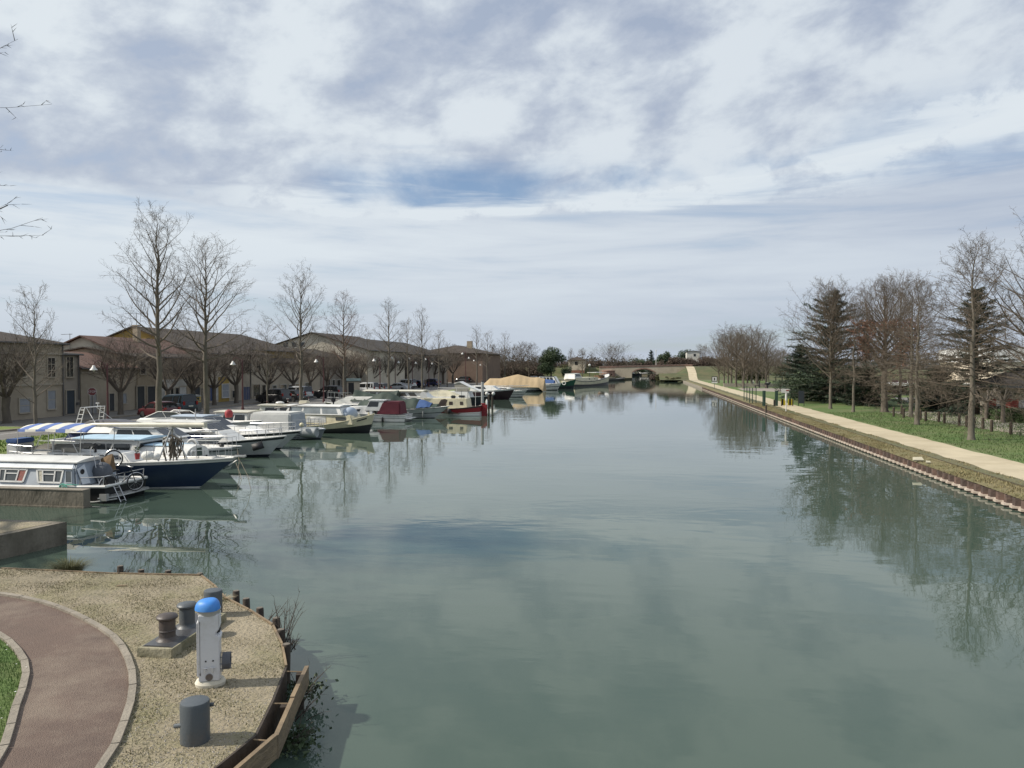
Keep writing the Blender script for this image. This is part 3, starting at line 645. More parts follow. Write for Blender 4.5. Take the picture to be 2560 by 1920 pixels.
def cedar_mesh(seed, h, tr, R0, low=0.06, dens=1.0):
    rnd = random.Random(seed); T = TB(); C = TB(); T.tube([(0, 0, 0), (0, 0, h * .3), (0.05, 0, h * .7), (0.1, 0.05, h)], [tr, tr * .8, tr * .42, .02], 8)
    z = h * low; az = 0
    while z < h * .985:
        t = z / h; nb = 3; Lb = R0 * (1 - t) ** .72 * rnd.uniform(.85, 1.1) + .25
        for i in range(nb):
            az += 2.4 + rnd.uniform(-.5, .5); L = Lb * rnd.uniform(.55, 1.18); el = R(-2 + 34 * t + rnd.uniform(-12, 16)); d = Vector((math.cos(az) * math.cos(el), math.sin(az) * math.cos(el), math.sin(el)))
            pts = curve(Vector((0, 0, z + rnd.uniform(-.25, .25))), d, L, 6, -.22, .07, rnd); C.mi = 1; C.tube(pts, [.05 * (1.2 - t) * (1.05 - k / 6) + .01 for k in range(7)], 3, caps=False); C.mi = 0
            sd_ = d.cross(Vector((0, 0, 1))).normalized(); npad = int((L * 9 + 5) * dens * .9)
            for j in range(npad):
                s = (j + rnd.random()) / npad; s = .12 + .88 * s; q, dd = pick(pts, min(.999, s)); wv = (.12 + .34 * L * s * (1.15 - s)) ; off = sd_ * rnd.uniform(-wv, wv); q = q + off; q.z -= abs(off.length) * .18
                for m_ in range(5):
                    c = q + Vector((rnd.uniform(-.26, .26), rnd.uniform(-.26, .26), rnd.uniform(-.08, .14))); a = (dd + off * .6 + Vector((rnd.uniform(-.6, .6), rnd.uniform(-.6, .6), rnd.uniform(-.25, .5)))).normalized(); ln = rnd.uniform(.16, .34)
                    b = a.cross(Vector((rnd.uniform(-.5, .5), rnd.uniform(-.5, .5), 1))).normalized() * rnd.uniform(.045, .085); o = len(C.v)
                    C.v += [tuple(c - b), tuple(c + b), tuple(c + a * ln)]; C.f.append((o, o + 1, o + 2)); C.m.append(0)
        z += h * .015 + .05
    return T, C

def leafy_mesh(seed, h, tr, lumps, n, lz=0.16):
    """evergreen: many small leaves through overlapping lumps"""
    rnd = random.Random(seed); T = TB(); C = TB(); T.tube([(0, 0, 0), (0, 0, h * .35), (.1, 0, h * .6)], [tr, tr * .8, tr * .4], 7)
    for (cx, cy, cz, r, rz) in lumps:
        if tr > .05: C.mi = 1; C.tube([(0, 0, h * .25), (cx * .5, cy * .5, (cz + h * .3) / 2), (cx, cy, cz)], [tr * .4, tr * .3, .02], 4, caps=False); C.mi = 0
        for i in range(int(n * r * r)):
            a = Vector((rnd.gauss(0, 1), rnd.gauss(0, 1), rnd.gauss(0, 1))).normalized(); k = rnd.random() ** .38 * (1 + .18 * math.sin(a.x * 7 + seed) * math.cos(a.y * 6 + a.z * 5)); c = Vector((cx + a.x * r * k, cy + a.y * r * k, cz + a.z * rz * k))
            if c.z > .03: C.leaf(c, rnd.uniform(.6, 1.25) * lz, rnd)
    return T, C

def plant(name, label, meshes, loc, rz=0.0, bark=None, crown=None, group=None, cat='tree'):
    t = thing(name, label, cat, (loc[0], loc[1], loc[2] if len(loc) > 2 else GZ), rz, group); T, C = meshes
    if T.v: T.build('trunk', bark or M_bark, t, smooth=60, fix=False)
    C.build('crown', crown or M_twig, t, smooth=None, fix=False); return t
# ---------------------------------------------------------------- tall bare trees along the left quay
GA = 'tall bare trees along the quay grass'
def tall(px, X, top, halfw, first, label, seed, tr=0.2, nl=30, style='plane', nb=8, nt=6, ns=2, lean=0.0, bark=M_barkpale, crown=None, group=GA, name='bare_tree', **kw):
    p = onX(px, X); h = zat(px, top, p) - GZ; dist = math.hypot(*p); cr = halfw * dist / F
    return plant(name, label, tree_mesh(seed, h, tr, cr * 1.05, first, nl, style, nb, nt, ns, lean=lean, **kw), p, seed, bark, crown or M_twig, group)
tall(87, -42.6, 696, 82, .20, 'small bare tree with a thin pale trunk in front of the big beige house', 11, .13, 24, nb=7)
tall(397, -38.8, 490, 112, .30, 'tallest bare tree on the quay, rising behind the radar arch of a white boat', 12, .27, 36, nb=10, nt=7)
tall(515, -38.8, 570, 105, .30, 'tall bare tree with arching limbs just right of the tallest one', 13, .24, 36, nb=10, nt=7)
tall(752, -38.6, 640, 84, .28, 'bare tree with a straight grey trunk in front of the cream gabled house', 14, .21, 32, nb=9, nt=7)
tall(668, -38.6, 790, 48, .35, 'slim young bare tree left of the cream gabled house', 15, .09, 22, nb=6)
tall(860, -37.8, 720, 56, .34, 'bare tree with reddish twigs and a forked middle, in front of the dark hatchback', 16, .19, 30, nb=8, crown=M_twigred)
tall(918, -38.0, 815, 38, .40, 'thin bare tree beside the white van', 17, .09, 20, nb=6)
tall(972, -38.5, 740, 46, .36, 'bare tree beside the red brick building, behind the silver saloon car', 18, .2, 28, nb=7)
tall(1022, -38.5, 790, 40, .40, 'bare tree whose pale trunk leans to the right between parked cars', 19, .16, 22, nb=6, lean=0.05)
tall(1055, -38.0, 758, 42, .36, 'bare tree with a pale straight trunk between the white van and the blue car', 20, .18, 26, nb=7)
tall(1097, -38.0, 822, 32, .38, 'bare tree with a crooked pale trunk beyond the blue car', 21, .15, 22, nb=6)
tall(1118, -40.0, 845, 30, .38, 'thin dark bare tree beyond the blue car, right of the crooked pale one', 210, .12, 20, nb=5)
tall(1192, -36.5, 808, 28, .34, 'bare tree with a slightly curved trunk above the small white canopy boat', 22, .2, 24, nb=6)
tall(1218, -36.5, 820, 26, .34, 'bare tree behind the red car on the far quay', 23, .18, 22, nb=6)
tall(1262, -35.5, 824, 30, .32, 'bare tree with a wide open crown near the tan covered barge', 24, .2, 24, nb=6)
# brown thicket of further bare trees behind the far boats
random.seed(8)
far_desc = ['faint bare tree, farthest left of the thicket behind the far boats', 'bare tree with a narrow crown in the thicket behind the red car', 'thin bare tree rising from the thicket left of the tan barge', 'bare tree with a brown crown behind the left end of the tan barge', 'bushy brown bare tree behind the middle of the tan barge', 'bare brown tree over the peak of the tan tarpaulin', 'round brown bare tree behind the right end of the tan barge', 'low bare tree at the right end of the thicket, next to the dark evergreen']
for i, (px, Y, top, hw) in enumerate([(1140, 215, 858, 26), (1176, 232, 862, 26), (1236, 226, 856, 26), (1256, 240, 868, 26), (1282, 230, 858, 30), (1303, 246, 850, 30), (1322, 236, 852, 30), (1338, 250, 885, 24)]):
    p = onY(px, Y); h = zat(px, top, p) - GZ
    plant('bare_tree', far_desc[i], tree_mesh(60 + i, h, .16, 1.3 * hw * math.hypot(*p) / F, .14, 40, 'round', 9, 7, 2, twig_r=.018), p, i, M_bark, M_twigbrown, 'bare trees in the thicket behind the far boats')
# ---------------------------------------------------------------- pruned round trees along the pavement
GP = 'pruned round trees along the pavement'
pol = [pollard_mesh(31 + i, 7.4, .24, 3.9, 2.1, 7, 22, 6) for i in range(4)]
pm = []
for T, C in pol: pm.append((T.build('trunk', M_bark, None, smooth=60, fix=False), C.build('crown', mat('twig_pollard', (.135, .110, .088), .95, (.09, .074, .06), 1.5, .6), None, smooth=None, fix=False)))
pdesc = ['thick trunked pruned tree at the left edge, in front of the big beige house', 'pruned tree with upswept limbs beside the dark red lamp post', 'pruned tree behind the trunk of the tallest bare tree, above the dark van', 'pruned tree left of the recycling bin, in front of the shop fronts', 'round pruned tree right of the recycling bin',
         'pruned tree with a dark trunk left of the blue garage door', 'pruned tree right of the blue garage door', 'pruned tree behind the black off-road car', 'pruned tree behind the silver people carrier', 'pruned tree left of the dark hatchback', 'pruned tree behind the dark hatchback', 'pruned tree next to the dark utility cabin', 'pruned tree behind the white van',
         'pruned tree in front of the red brick wall', 'pruned tree behind the silver saloon car', 'pruned tree behind the white camper van', 'pruned tree behind the blue car', 'pruned tree in the shade right of the blue car', 'pruned tree under the far hipped roof', 'pruned tree at the far right of the hipped roof', 'last round pruned tree before the brown thicket']
pspots = [(15, -48.6, 1.0), (300, -46.8, 1.0), (418, -47.0, .95), (482, -47.0, .9), (535, -47.2, .95), (590, -47.0, 1.05), (670, -47.0, 1.0), (733, -47.0, 1.0), (775, -47.0, .98), (818, -47.2, 1.0), (862, -47.0, 1.05), (898, -47.2, 1.0), (930, -47.0, 1.0), (962, -47.0, 1.05), (990, -47.0, 1.1), (1015, -47.0, 1.1), (1040, -47.0, 1.1), (1062, -47.0, 1.15), (1085, -46.5, 1.15), (1108, -46.0, 1.2), (1132, -45.5, 1.2)]
for i, (px, X, s) in enumerate(pspots):
    p = onX(px, X); k = i % 4; t = thing('pruned_tree', pdesc[i], 'tree', (p[0], p[1], GZ + .1), i * 1.9, GP); t.scale = (s * (1.25 if i == 0 else 1), s * (1.25 if i == 0 else 1), s * (1.0))
    for o in pm[k]:
        c = o if i < 4 else o.copy()
        if i >= 4: COL.objects.link(c)
        c.parent = t
# ---------------------------------------------------------------- near tree whose branches reach in at the left edge
plant('bare_tree', 'near bare tree of which only the left hand branch tips reach into view', tree_mesh(77, 19.0, .34, 7.2, .28, 54, 'plane', 9, 6, 2, twig_r=.013, tl=.8), (-25.2, 18.2, GZ), 2.2, M_bark, mat('twig_dark', (0.085, 0.078, 0.072), 0.95, (0.06, 0.055, 0.05), 1.5, .5))
# ---------------------------------------------------------------- right bank: tall trees on the lawn
GR = 'tall bare trees on the right lawn'
def rtree(px, by, top, halfw, first, label, seed, tr, nl, style='pin', Y=None, **kw):
    p = G(px, by) if Y is None else onY(px, Y); h = zat(px, top, p) - GZ; cr = 1.32 * halfw * math.hypot(*p) / F; kw['nt'] = kw.get('nt', 6) + 1; bark = kw.pop('bark', M_barkpale); crown = kw.pop('crown', M_twigbrown)
    return plant('bare_tree', label, tree_mesh(seed, h, tr, cr, first, nl, style, **kw), p, seed, bark, crown, GR)
rtree(2428, 1100, 565, 118, .22, 'tall slender bare tree with a mottled trunk on the lawn, nearest the towpath', 41, .20, 90, nb=10, nt=6, twig_r=.009)
rtree(2292, 1062, 668, 112, .27, 'bare tree with drooping fine branches left of the mottled slender one', 42, .19, 92, nb=11, nt=7, twig_r=.010)
rtree(2277, 1042, 690, 80, .28, 'bare tree close behind the drooping one, its trunk touching it in view', 43, .2, 66, nb=9, nt=6)
rtree(2211, 1030, 668, 66, .30, 'thick trunked bare tree still holding rust brown leaves', 44, .33, 60, 'round', nb=11, nt=7, leaves=7, leafz=(.15, .74), crown=[M_twigbrown, M_leafbrown], bark=M_bark)
rtree(2133, 1030, 740, 58, .30, 'slim pale trunked bare tree beside the dark cedar', 45, .15, 60, nb=9, nt=6)
rtree(2076, 1022, 682, 92, .27, 'bare tree with a fine spreading crown in front of the dark cedar', 46, .17, 74, 'round', nb=11, nt=7)
rtree(2165, 1020, 690, 58, .30, 'bare tree with upright twigs behind the rust brown one', 47, .2, 36, 'fan', Y=104, nb=8, nt=6)
rtree(2250, 1020, 662, 60, .32, 'bare tree with tall upright shoots behind the drooping one', 48, .2, 36, 'fan', Y=98, nb=8, nt=6, leaves=3, leafz=(.1, .6), crown=[M_twigbrown, M_leafbrown])
rtree(2636, 1100, 500, 190, .24, 'large bare tree at the right edge with only its left half in view', 49, .30, 64, 'round', Y=58, nb=10, nt=7)
# cedars and dark evergreens
GC = 'dark cedars on the right lawn'
def cedar(px, Y, top, halfw, label, seed, low=.06, dens=1.0):
    p = onY(px, Y); h = zat(px, top, p) - GZ
    return plant('cedar', label, cedar_mesh(seed, h, .3, halfw * math.hypot(*p) / F, low, dens), p, seed, M_bark, [M_needle, M_bark], GC)
cedar(2082, 100, 733, 150, 'broad dark cedar behind the fine spreading bare tree', 51, .05, 1.5)
cedar(2440, 80, 722, 118, 'dark cedar with a crooked tip behind the mottled slender tree', 52, .06, 1.4)
cedar(2000, 114, 868, 72, 'small dark cedar beside the dark notice board', 53)
cedar(2345, 86, 925, 85, 'low dark cedar skirt between the bare trees on the lawn', 54)
cedar(2170, 94, 925, 85, 'low dark cedar left of the yellow building', 55, .04)
# ---------------------------------------------------------------- avenue of trees left of the playground
GV = 'close rows of brown trees beside the towpath'
av = [tree_mesh(81 + i, 13.2, .22, 5.4, .17, 34, 'round', 9, 6, 2, twig_r=.014) for i in range(3)]
am = [(T.build('trunk', M_bark, None, smooth=60, fix=False), C.build('crown', M_twigbrown, None, smooth=None, fix=False)) for T, C in av]
k = 0
avn = ['front', 'second', 'third', 'fourth', 'fifth', 'last']
for row, (xo, rn) in enumerate([(20.6, 'towpath'), (25.4, 'playground')]):
    for i in range(6):
        t = thing('avenue_tree', 'brown bare tree, %s from the front in the avenue row on the %s side' % ('first' if i == 0 else avn[i], rn), 'tree', (xo + .3 * math.sin(i * 5), 158 + i * 9.5 + row * 3, GZ), k * 1.3, GV); s = 1 + .16 * math.sin(k * 7.3); t.scale = (s, s, 1 + .10 * math.sin(k * 4.1))
        for o in am[k % 3]:
            c = o if k < 3 else o.copy()
            if k >= 3: COL.objects.link(c)
            c.parent = t
        k += 1
for i, (px, Y, top, hw, d) in enumerate([(1890, 205, 862, 34, 'pale thin bare tree behind the playground, next to the avenue'), (1922, 212, 858, 34, 'pale bare tree behind the middle of the playground'), (1956, 190, 866, 34, 'pale bare tree behind the right end of the playground'), (1906, 232, 868, 46, 'wide faint bare tree far behind the left end of the playground'), (1940, 238, 864, 46, 'wide faint bare tree far behind the middle of the playground'), (1975, 228, 866, 46, 'wide faint bare tree far behind the small dark cedar'), (2010, 240, 872, 46, 'faint bare tree hidden behind the cedars'), (1750, 330, 858, 16, 'pale slender tree behind the white house by the bridge'), (1762, 322, 862, 16, 'pale slender tree right of the white house by the bridge')]):
    p = onY(px, Y); plant('bare_tree', d, tree_mesh(120 + i, zat(px, top, p) - GZ, .15, hw * Y / F * 1.2, .16, 34, 'round', 9, 6, 2, twig_r=.018), p, i, M_bark, M_twig, 'pale bare trees in the background on the right')
# ---------------------------------------------------------------- far vegetation around the bridge
p = onY(1378, 236); rr = random.Random(4)
plant('evergreen_tree', 'big dark evergreen tree left of the bridge, behind the moored boats', leafy_mesh(5, zat(1378, 864, p) - GZ, .3, [(rr.uniform(-2.9, 2.9), rr.uniform(-2, 2), rr.uniform(2.2, 8.0), rr.uniform(1.3, 2.3), rr.uniform(1.2, 1.9)) for _ in range(15)] + [(0, 0, 8.8, 1.6, 1.6), (-1.5, 0, 8.0, 1.7, 1.5), (1.4, 0, 8.4, 1.7, 1.6)], 190, .2), p, 0, M_bark, [M_leafdark, M_bark])
p = onY(1415, 240)
plant('evergreen_shrub', 'dark evergreen shrub at the right foot of the big evergreen', leafy_mesh(6, 4.4, .12, [(rr.uniform(-1.6, 1.6), rr.uniform(-1, 1), rr.uniform(1.0, 3.2), 1.2, 1.1) for _ in range(7)], 190, .2), p, 0, M_bark, [M_leafdark, M_bark], cat='shrub')
def fartree(px, Y, top, hw, label, seed, style='fan', first=.15, z0=None, crown=None, nl=26, **kw):
    p = onY(px, Y); z0 = GZ if z0 is None else z0
    return plant('bare_tree', label, tree_mesh(seed, zat(px, top, p) - z0, .2, hw * Y / F, first, nl, style, kw.pop('nb', 8), kw.pop('nt', 6), 2, twig_r=.02, **kw), (*p, z0), seed, M_bark, crown or M_twig)
fartree(1532, 318, 850, 60, 'wide many stemmed bare tree left behind the bridge', 131, 'round', .06, nl=70, nb=12, nt=8)
fartree(1576, 312, 882, 34, 'small bare tree right of the wide many stemmed one', 132, 'round', .2)
fartree(1427, 262, 868, 16, 'small pruned bare tree left of the far stone house', 133, 'fan', .3, nl=18)
fartree(1456, 268, 868, 18, 'small bare tree right of the far stone house', 134, 'round', .2)
fartree(1480, 330, 876, 22, 'faint bare tree between the far stone house and the bridge', 135, 'fan', .15)
for i, (px, Y, top, hw, d) in enumerate([(1628, 345, 876, 20, 'far dark cedar above the bridge parapet')]):
    p = onY(px, Y); plant('cedar', d, cedar_mesh(90, zat(px, top, p) - GZ, .3, hw * Y / F, .1, .8), p, 0, M_bark, [M_needle, M_bark])
for i, (px, Y, top, hw, d) in enumerate([(1668, 350, 881, 24, 'far rounded dark evergreen above the middle of the bridge'), (1708, 340, 873, 20, 'far dark evergreen left of the white house'), (1590, 370, 895, 26, 'far green trees clump over the bridge arch'), (1650, 372, 897, 30, 'low far bush behind the bridge parapet')]):
    p = onY(px, Y); H = zat(px, top, p) - GZ; w_ = hw * Y / F
    plant('evergreen_tree', d, leafy_mesh(91 + i, H, .2, [(rr.uniform(-w_, w_) * .7, rr.uniform(-1, 1), rr.uniform(.3, .85) * H, w_ * .45, H * .2) for _ in range(10)] + [(0, 0, H * .82, w_ * .4, H * .18)], 70, .35), p, 0, M_bark, [M_leafdark, M_bark])
# distant wooded horizon: reads as one mass
hb = TB(); rr = random.Random(12)
for i in range(1700):
    a = rr.uniform(-.72, .62); d = rr.uniform(380, 640); x, y = math.sin(a) * d, math.cos(a) * d; hh = rr.uniform(5, 12) * (1 if a < -.05 or a > .12 else .75)
    for k in range(34):
        c = Vector((x + rr.gauss(0, 2.6), y + rr.uniform(-3, 3), rr.uniform(.05, 1) ** .8 * hh)); hb.mi = 0 if (i % 4) else 1; hb.leaf(c, rr.uniform(.35, .95), rr)
stuff(hb.build('far_woodland', [mat('wood_far_brown', (.085, .076, .068), .95, (.06, .055, .05), .1, .6), mat('wood_far_green', (.045, .058, .042), .95, (.035, .045, .035), .1, .6)], smooth=None, fix=False), 'hazy brown and green woodland along the far horizon', 'woodland')

# brown hedge of bare shrubs behind the bridge, shrubs on the right bank by the bridge and under the far trees
M_shrubbrown = mat('shrub_brown', (.105, .072, .055), .95, (.075, .058, .042), .6, .6); M_shrubolive = mat('shrub_olive', (.085, .082, .035), .95, (.06, .062, .028), .6, .6)
def bushes(name, label, x0, x1, y, z0, h, n, m, seed, lz=.3, dy=2.0, cat='shrub'):
    rr = random.Random(seed); lumps = [(rr.uniform(-.5, .5) * (x1 - x0), rr.uniform(-dy, dy), rr.uniform(.25, .7) * h, rr.uniform(.3, .55) * h, rr.uniform(.3, .5) * h) for _ in range(n)]
    T, C = leafy_mesh(seed, h, .03, lumps, 160 / max(1, h * .5) * (.3 / lz) ** 2, lz); t = thing(name, label, cat, ((x0 + x1) / 2, y, z0)); C.build('foliage', [m, M_bark], t, smooth=None, fix=False); return t
bushes('hedge', 'long brown hedge of bare shrubs behind the bridge parapet', -12, 20, 322, 3.6, 3.2, 34, M_shrubbrown, 301, .28, 3, 'hedge')
bushes('shrub', 'brown bare shrubs in front of the white house by the bridge', 13, 33, 306, 3.7, 4.6, 46, M_shrubbrown, 302, .28)
for i, (x, y, h, d) in enumerate([(11.6, 252, 1.5, 'olive scrub on the right bank where it bends towards the bridge'), (9.0, 263, 1.9, 'taller olive scrub on the right bank just before the bridge'), (7.0, 273, 2.2, 'brownish scrub at the right foot of the bridge arch')]): bushes('shrub', d, x - 3.0, x + 2.0, y, -.1, h, 16, M_shrubolive if i < 2 else M_shrubbrown, 310 + i, .18, 4)
bushes('shrub', 'rough dark scrub at the left foot of the bridge below the brick bastion', -13, -4, 272, -.1, 1.5, 16, M_shrubolive, 320, .18, 3)
bushes('shrub', 'dark undergrowth below the brown thicket behind the tan barge', *sorted((onY(1240, 244)[0], onY(1345, 244)[0])), 246, GZ, 4.2, 26, M_shrubbrown, 321, .24, 3)
bushes('shrub', 'dark undergrowth below the left part of the thicket behind the red van', *sorted((onY(1120, 226)[0], onY(1238, 226)[0])), 236, GZ, 4.5, 24, M_shrubbrown, 322, .24, 3)
bushes('hedge', 'long green hedge behind the playground and the pale bare trees', 30, 62, 236, GZ, 4.6, 30, M_shrubolive, 323, .26, 3, 'hedge')
bushes('shrub', 'dark evergreen undergrowth below the broad cedar', onY(1985, 104)[0], onY(2190, 104)[0], 105, GZ, 3.4, 26, M_leafdark, 324, .16, 2)
bushes('shrub', 'dark evergreen undergrowth between the mottled tree and the pavilion', onY(2310, 90)[0], onY(2440, 90)[0], 92, GZ, 3.0, 18, M_leafdark, 325, .15, 1.5)
bushes('hedge', 'brown bare scrub along the rise left of the bridge', -62, -12, 304, 3.4, 3.4, 44, M_shrubbrown, 331, .26, 3, 'hedge')
bushes('shrub', 'brown scrub around the far stone house', -32, -14, 292, 2.6, 2.8, 20, M_shrubolive, 332, .22, 2)
# ================================================================ boats
def gel(name, col, rough=0.35, d=None): return mat(name, col, rough, tuple(c * 0.86 for c in col), 1.2, 0.5, spec=0.5, dirt=d or tuple(c * 0.62 for c in col), dscale=0.7)
B_white = gel('boat_white', (0.74, 0.73, 0.69)); B_cream = gel('boat_cream', (0.66, 0.60, 0.42)); B_navy = gel('boat_navy', (0.022, 0.040, 0.082), 0.32, (0.036, 0.055, 0.095))
B_black = gel('boat_black', (0.015, 0.016, 0.018), 0.4, (0.03, 0.03, 0.03)); B_grey = gel('boat_grey', (0.42, 0.455, 0.49), 0.5); B_greyshade = gel('boat_grey_shaded', (0.30, 0.345, 0.40), 0.5)
B_palegrey = gel('boat_pale_grey', (0.60, 0.64, 0.68), 0.5); B_red = gel('boat_red', (0.27, 0.020, 0.026), 0.4); B_green = gel('boat_green', (0.012, 0.075, 0.045), 0.4)
B_deck = gel('boat_deck', (0.70, 0.69, 0.65), 0.6); B_paleblue = gel('boat_pale_blue', (0.44, 0.60, 0.72), 0.5); B_stripe = gel('boat_dark_stripe', (0.022, 0.026, 0.034), 0.4); B_hullgrey = gel('boat_hull_grey_white', (0.58, 0.59, 0.58), 0.35)
B_glass = glass_mat('boat_glass', (0.020, 0.024, 0.028)); B_steel = mat('steel_rail', (0.62, 0.62, 0.62), 0.3, metal=0.8); B_alu = mat('dull_aluminium', (0.50, 0.50, 0.48), 0.45, metal=0.5)
B_rubber = mat('black_rubber', (0.018, 0.018, 0.020), 0.6); B_burg = mat('canvas_burgundy', (0.135, 0.026, 0.036), 0.9, (0.10, 0.02, 0.03), 1.5, 0.5, 0.4, 5.0); B_tan = mat('canvas_tan', (0.43, 0.325, 0.195), 0.9, (0.36, 0.27, 0.16), 0.6, 0.5, 0.5, 2.5)
B_tarp = mat('tarp_green', (0.034, 0.054, 0.040), 0.7, (0.020, 0.033, 0.025), 1.1, 0.6, 0.8, 3.0); B_canvnavy = mat('canvas_navy', (0.018, 0.032, 0.095), 0.85, (0.012, 0.02, 0.06), 1.5, .5, .4, 4.0); B_canvgrey = mat('canvas_pale_grey', (0.56, 0.56, 0.53), 0.85, (0.47, 0.47, 0.45), 0.8, .5, .4, 3.0)
B_blue = mat('canvas_blue', (0.045, 0.095, 0.235), 0.8, (0.03, 0.07, 0.18), 2.0, .5, .4, 4.0); B_rope = mat('rope_tan', (0.36, 0.30, 0.22), 0.95); B_teak = mat('teak', (0.20, 0.12, 0.065), 0.8, (0.13, 0.08, 0.045), 3.0, .6); B_leeboard = mat('dark_varnish', (0.050, 0.034, 0.026), 0.5)
B_plank = mat('grey_plank', (0.30, 0.285, 0.25), 0.9, (0.2, 0.19, 0.165), 3.0, .6); B_redplastic = mat('red_plastic', (0.34, 0.035, 0.04), 0.5); B_bag = mat('white_bag', (0.70, 0.70, 0.66), 0.8, bump=.5, scale=4.0); B_ring = mat('lifebuoy_white', (0.72, 0.71, 0.67), 0.6); B_orange = mat('orange_band', (0.55, 0.10, 0.03), 0.6)
GB = 'boats moored along the left quay'

class Boat:
    def __init__(s, name, label, L, B, sheer, mats, bands, bow, rz=0.0, rake=0.7, tw=0.82, p=2.3, flare=0.12, srake=0.1, deck=B_deck, drop=0.06, rail_m=None, rail_r=0.035, cat='boat', flip=False, waist=0.35):
        """bow: world (x, y) of the bow tip; the bow points along +x turned by rz"""
        s.L, s.B, s.sh, s.tw, s.p, s.waist = L, B, sheer, tw, p, waist; c, sn = math.cos(rz), math.sin(rz)
        end = L / 2 if not flip else -L / 2
        s.root = thing(name, label, cat, (bow[0] - c * end, bow[1] - sn * end, 0), rz, GB)
        n = 22; fr = [-1] + [b for b, _ in bands]; idx = [m for _, m in bands]; mb = MB(); rows = []
        def sec(t, f):
            wd = s.hw(t); zt = s.sz(t); xd = -L / 2 + L * t; xw = -L / 2 + srake + (L - rake - srake) * t
            if f < 0: return (xw, wd * 0.55 * (1 - .3 * t), -0.35)
            k = f; w_ = wd * (1 - flare * (1 - k) * (0.5 + 1.2 * t * t)); return (xw + (xd - xw) * k, max(0.012, w_), zt * k)
        for sd in (1, -1):
            for r in range(len(fr) - 1):
                mb.mi = idx[r]; f0, f1 = fr[r], fr[r + 1]
                for i in range(n):
                    a, b, c2, d = sec(i / n, f0), sec((i + 1) / n, f0), sec((i + 1) / n, f1), sec(i / n, f1); q = [(x, y * sd, z) for x, y, z in (a, b, c2, d)]
                    mb.add(q, [(0, 1, 2, 3) if sd < 0 else (3, 2, 1, 0)])
        for r in range(len(fr) - 1):
            mb.mi = idx[r]
            for t in (0, 1):
                a, b = sec(t, fr[r]), sec(t, fr[r + 1]); q = [(a[0], -a[1], a[2]), (a[0], a[1], a[2]), (b[0], b[1], b[2]), (b[0], -b[1], b[2])]; mb.add(q, [(3, 2, 1, 0) if t == 0 else (0, 1, 2, 3)])
        bm_ = mb; me_ob = bm_.build('hull', mats, s.root, smooth=50, fix=False)
        bmx = bmesh.new(); bmx.from_mesh(me_ob.data); bmesh.ops.remove_doubles(bmx, verts=bmx.verts, dist=0.0005); bmx.to_mesh(me_ob.data); bmx.free(); me_ob.data.set_sharp_from_angle(angle=R(50)); s.hull = me_ob
        d = MB(); st = [i / n for i in range(n + 1)]; d.add([(-L / 2 + L * t, sg * s.hw(t) * .985, s.sz(t) - drop) for t in st for sg in (-1, 1)], [(2 * i, 2 * i + 2, 2 * i + 3, 2 * i + 1) for i in range(n)]); d.build('deck', deck, s.root, smooth=None)
        r_ = MB()
        for sd in (1, -1): r_.tube([(-L / 2 + L * t, sd * (s.hw(t) + .005), s.sz(t) - .005) for t in st], rail_r, 6)
        r_.tube([(-L / 2, -s.hw(0), s.sz(0)), (-L / 2, s.hw(0), s.sz(0))], rail_r, 6)
        r_.build('rub_rail', rail_m or B_white, s.root)
    def hw(s, t):
        wst = s.waist; f = s.tw + (1 - s.tw) * math.sin(math.pi / 2 * min(1, t / wst)) if t < wst else 1 - ((t - wst) / (1 - wst)) ** s.p
        return max(0.015, s.B / 2 * f)
    def sz(s, t): a, m, b = s.sh; return a * (1 - t) * (1 - 2 * t) + 4 * m * t * (1 - t) * 1.0 + b * t * (2 * t - 1)
    def T(s, x): return min(1, max(0, x / s.L + .5))
    def cabin(s, x0, x1, wb, wt, z0, h, fr=.2, rr=.1, m=None, wf=None, name='cabin', roof=None, ro=.08, rt=.05, camber=.05, label=None, bv=.05):
        """block from x0 to x1 (bow side), half widths wb at foot and wt at top, wf = scale of width at the front"""
        wf = wf or 1.0; c = dict(x0=x0, x1=x1, wb=wb, wt=wt, z0=z0, h=h, fr=fr, rr=rr, wf=wf); mb = MB(); bm = bmesh.new()
        P = [(x0, -wb, z0), (x1, -wb * wf, z0), (x1, wb * wf, z0), (x0, wb, z0), (x0 + rr, -wt, z0 + h), (x1 - fr, -wt * wf, z0 + h), (x1 - fr, wt * wf, z0 + h), (x0 + rr, wt, z0 + h)]
        V = [bm.verts.new(p) for p in P]
        for f in [(3, 2, 1, 0), (4, 5, 6, 7), (0, 1, 5, 4), (1, 2, 6, 5), (2, 3, 7, 6), (3, 0, 4, 7)]: bm.faces.new([V[i] for i in f])
        if bv: bmesh.ops.bevel(bm, geom=[e for e in bm.edges if max(v.co.z for v in e.verts) > z0 + 1e-4], offset=bv, segments=2, affect='EDGES')
        bm.verts.index_update(); mb.add([v.co.copy() for v in bm.verts], [[v.index for v in f.verts] for f in bm.faces]); bm.free()
        o = mb.build(name, m or B_white, s.root, smooth=30, label=label); c['ob'] = o
        if roof:
            rb = MB(); n = 6; secs = []
            for x, wx in ((x0 + rr - ro, wt), (x1 - fr + ro, wt * wf)):
                top = [(x, -(wx + ro) + 2 * (wx + ro) * k / n, z0 + h + rt + camber * (1 - ((k / n) * 2 - 1) ** 2)) for k in range(n + 1)]; bot = [(x, q[1], z0 + h + .004) for q in top[::-1]]; secs.append(top + bot)
            rb.loft(secs); c['roof'] = rb.build('roof', roof, s.root, smooth=30)
        return c
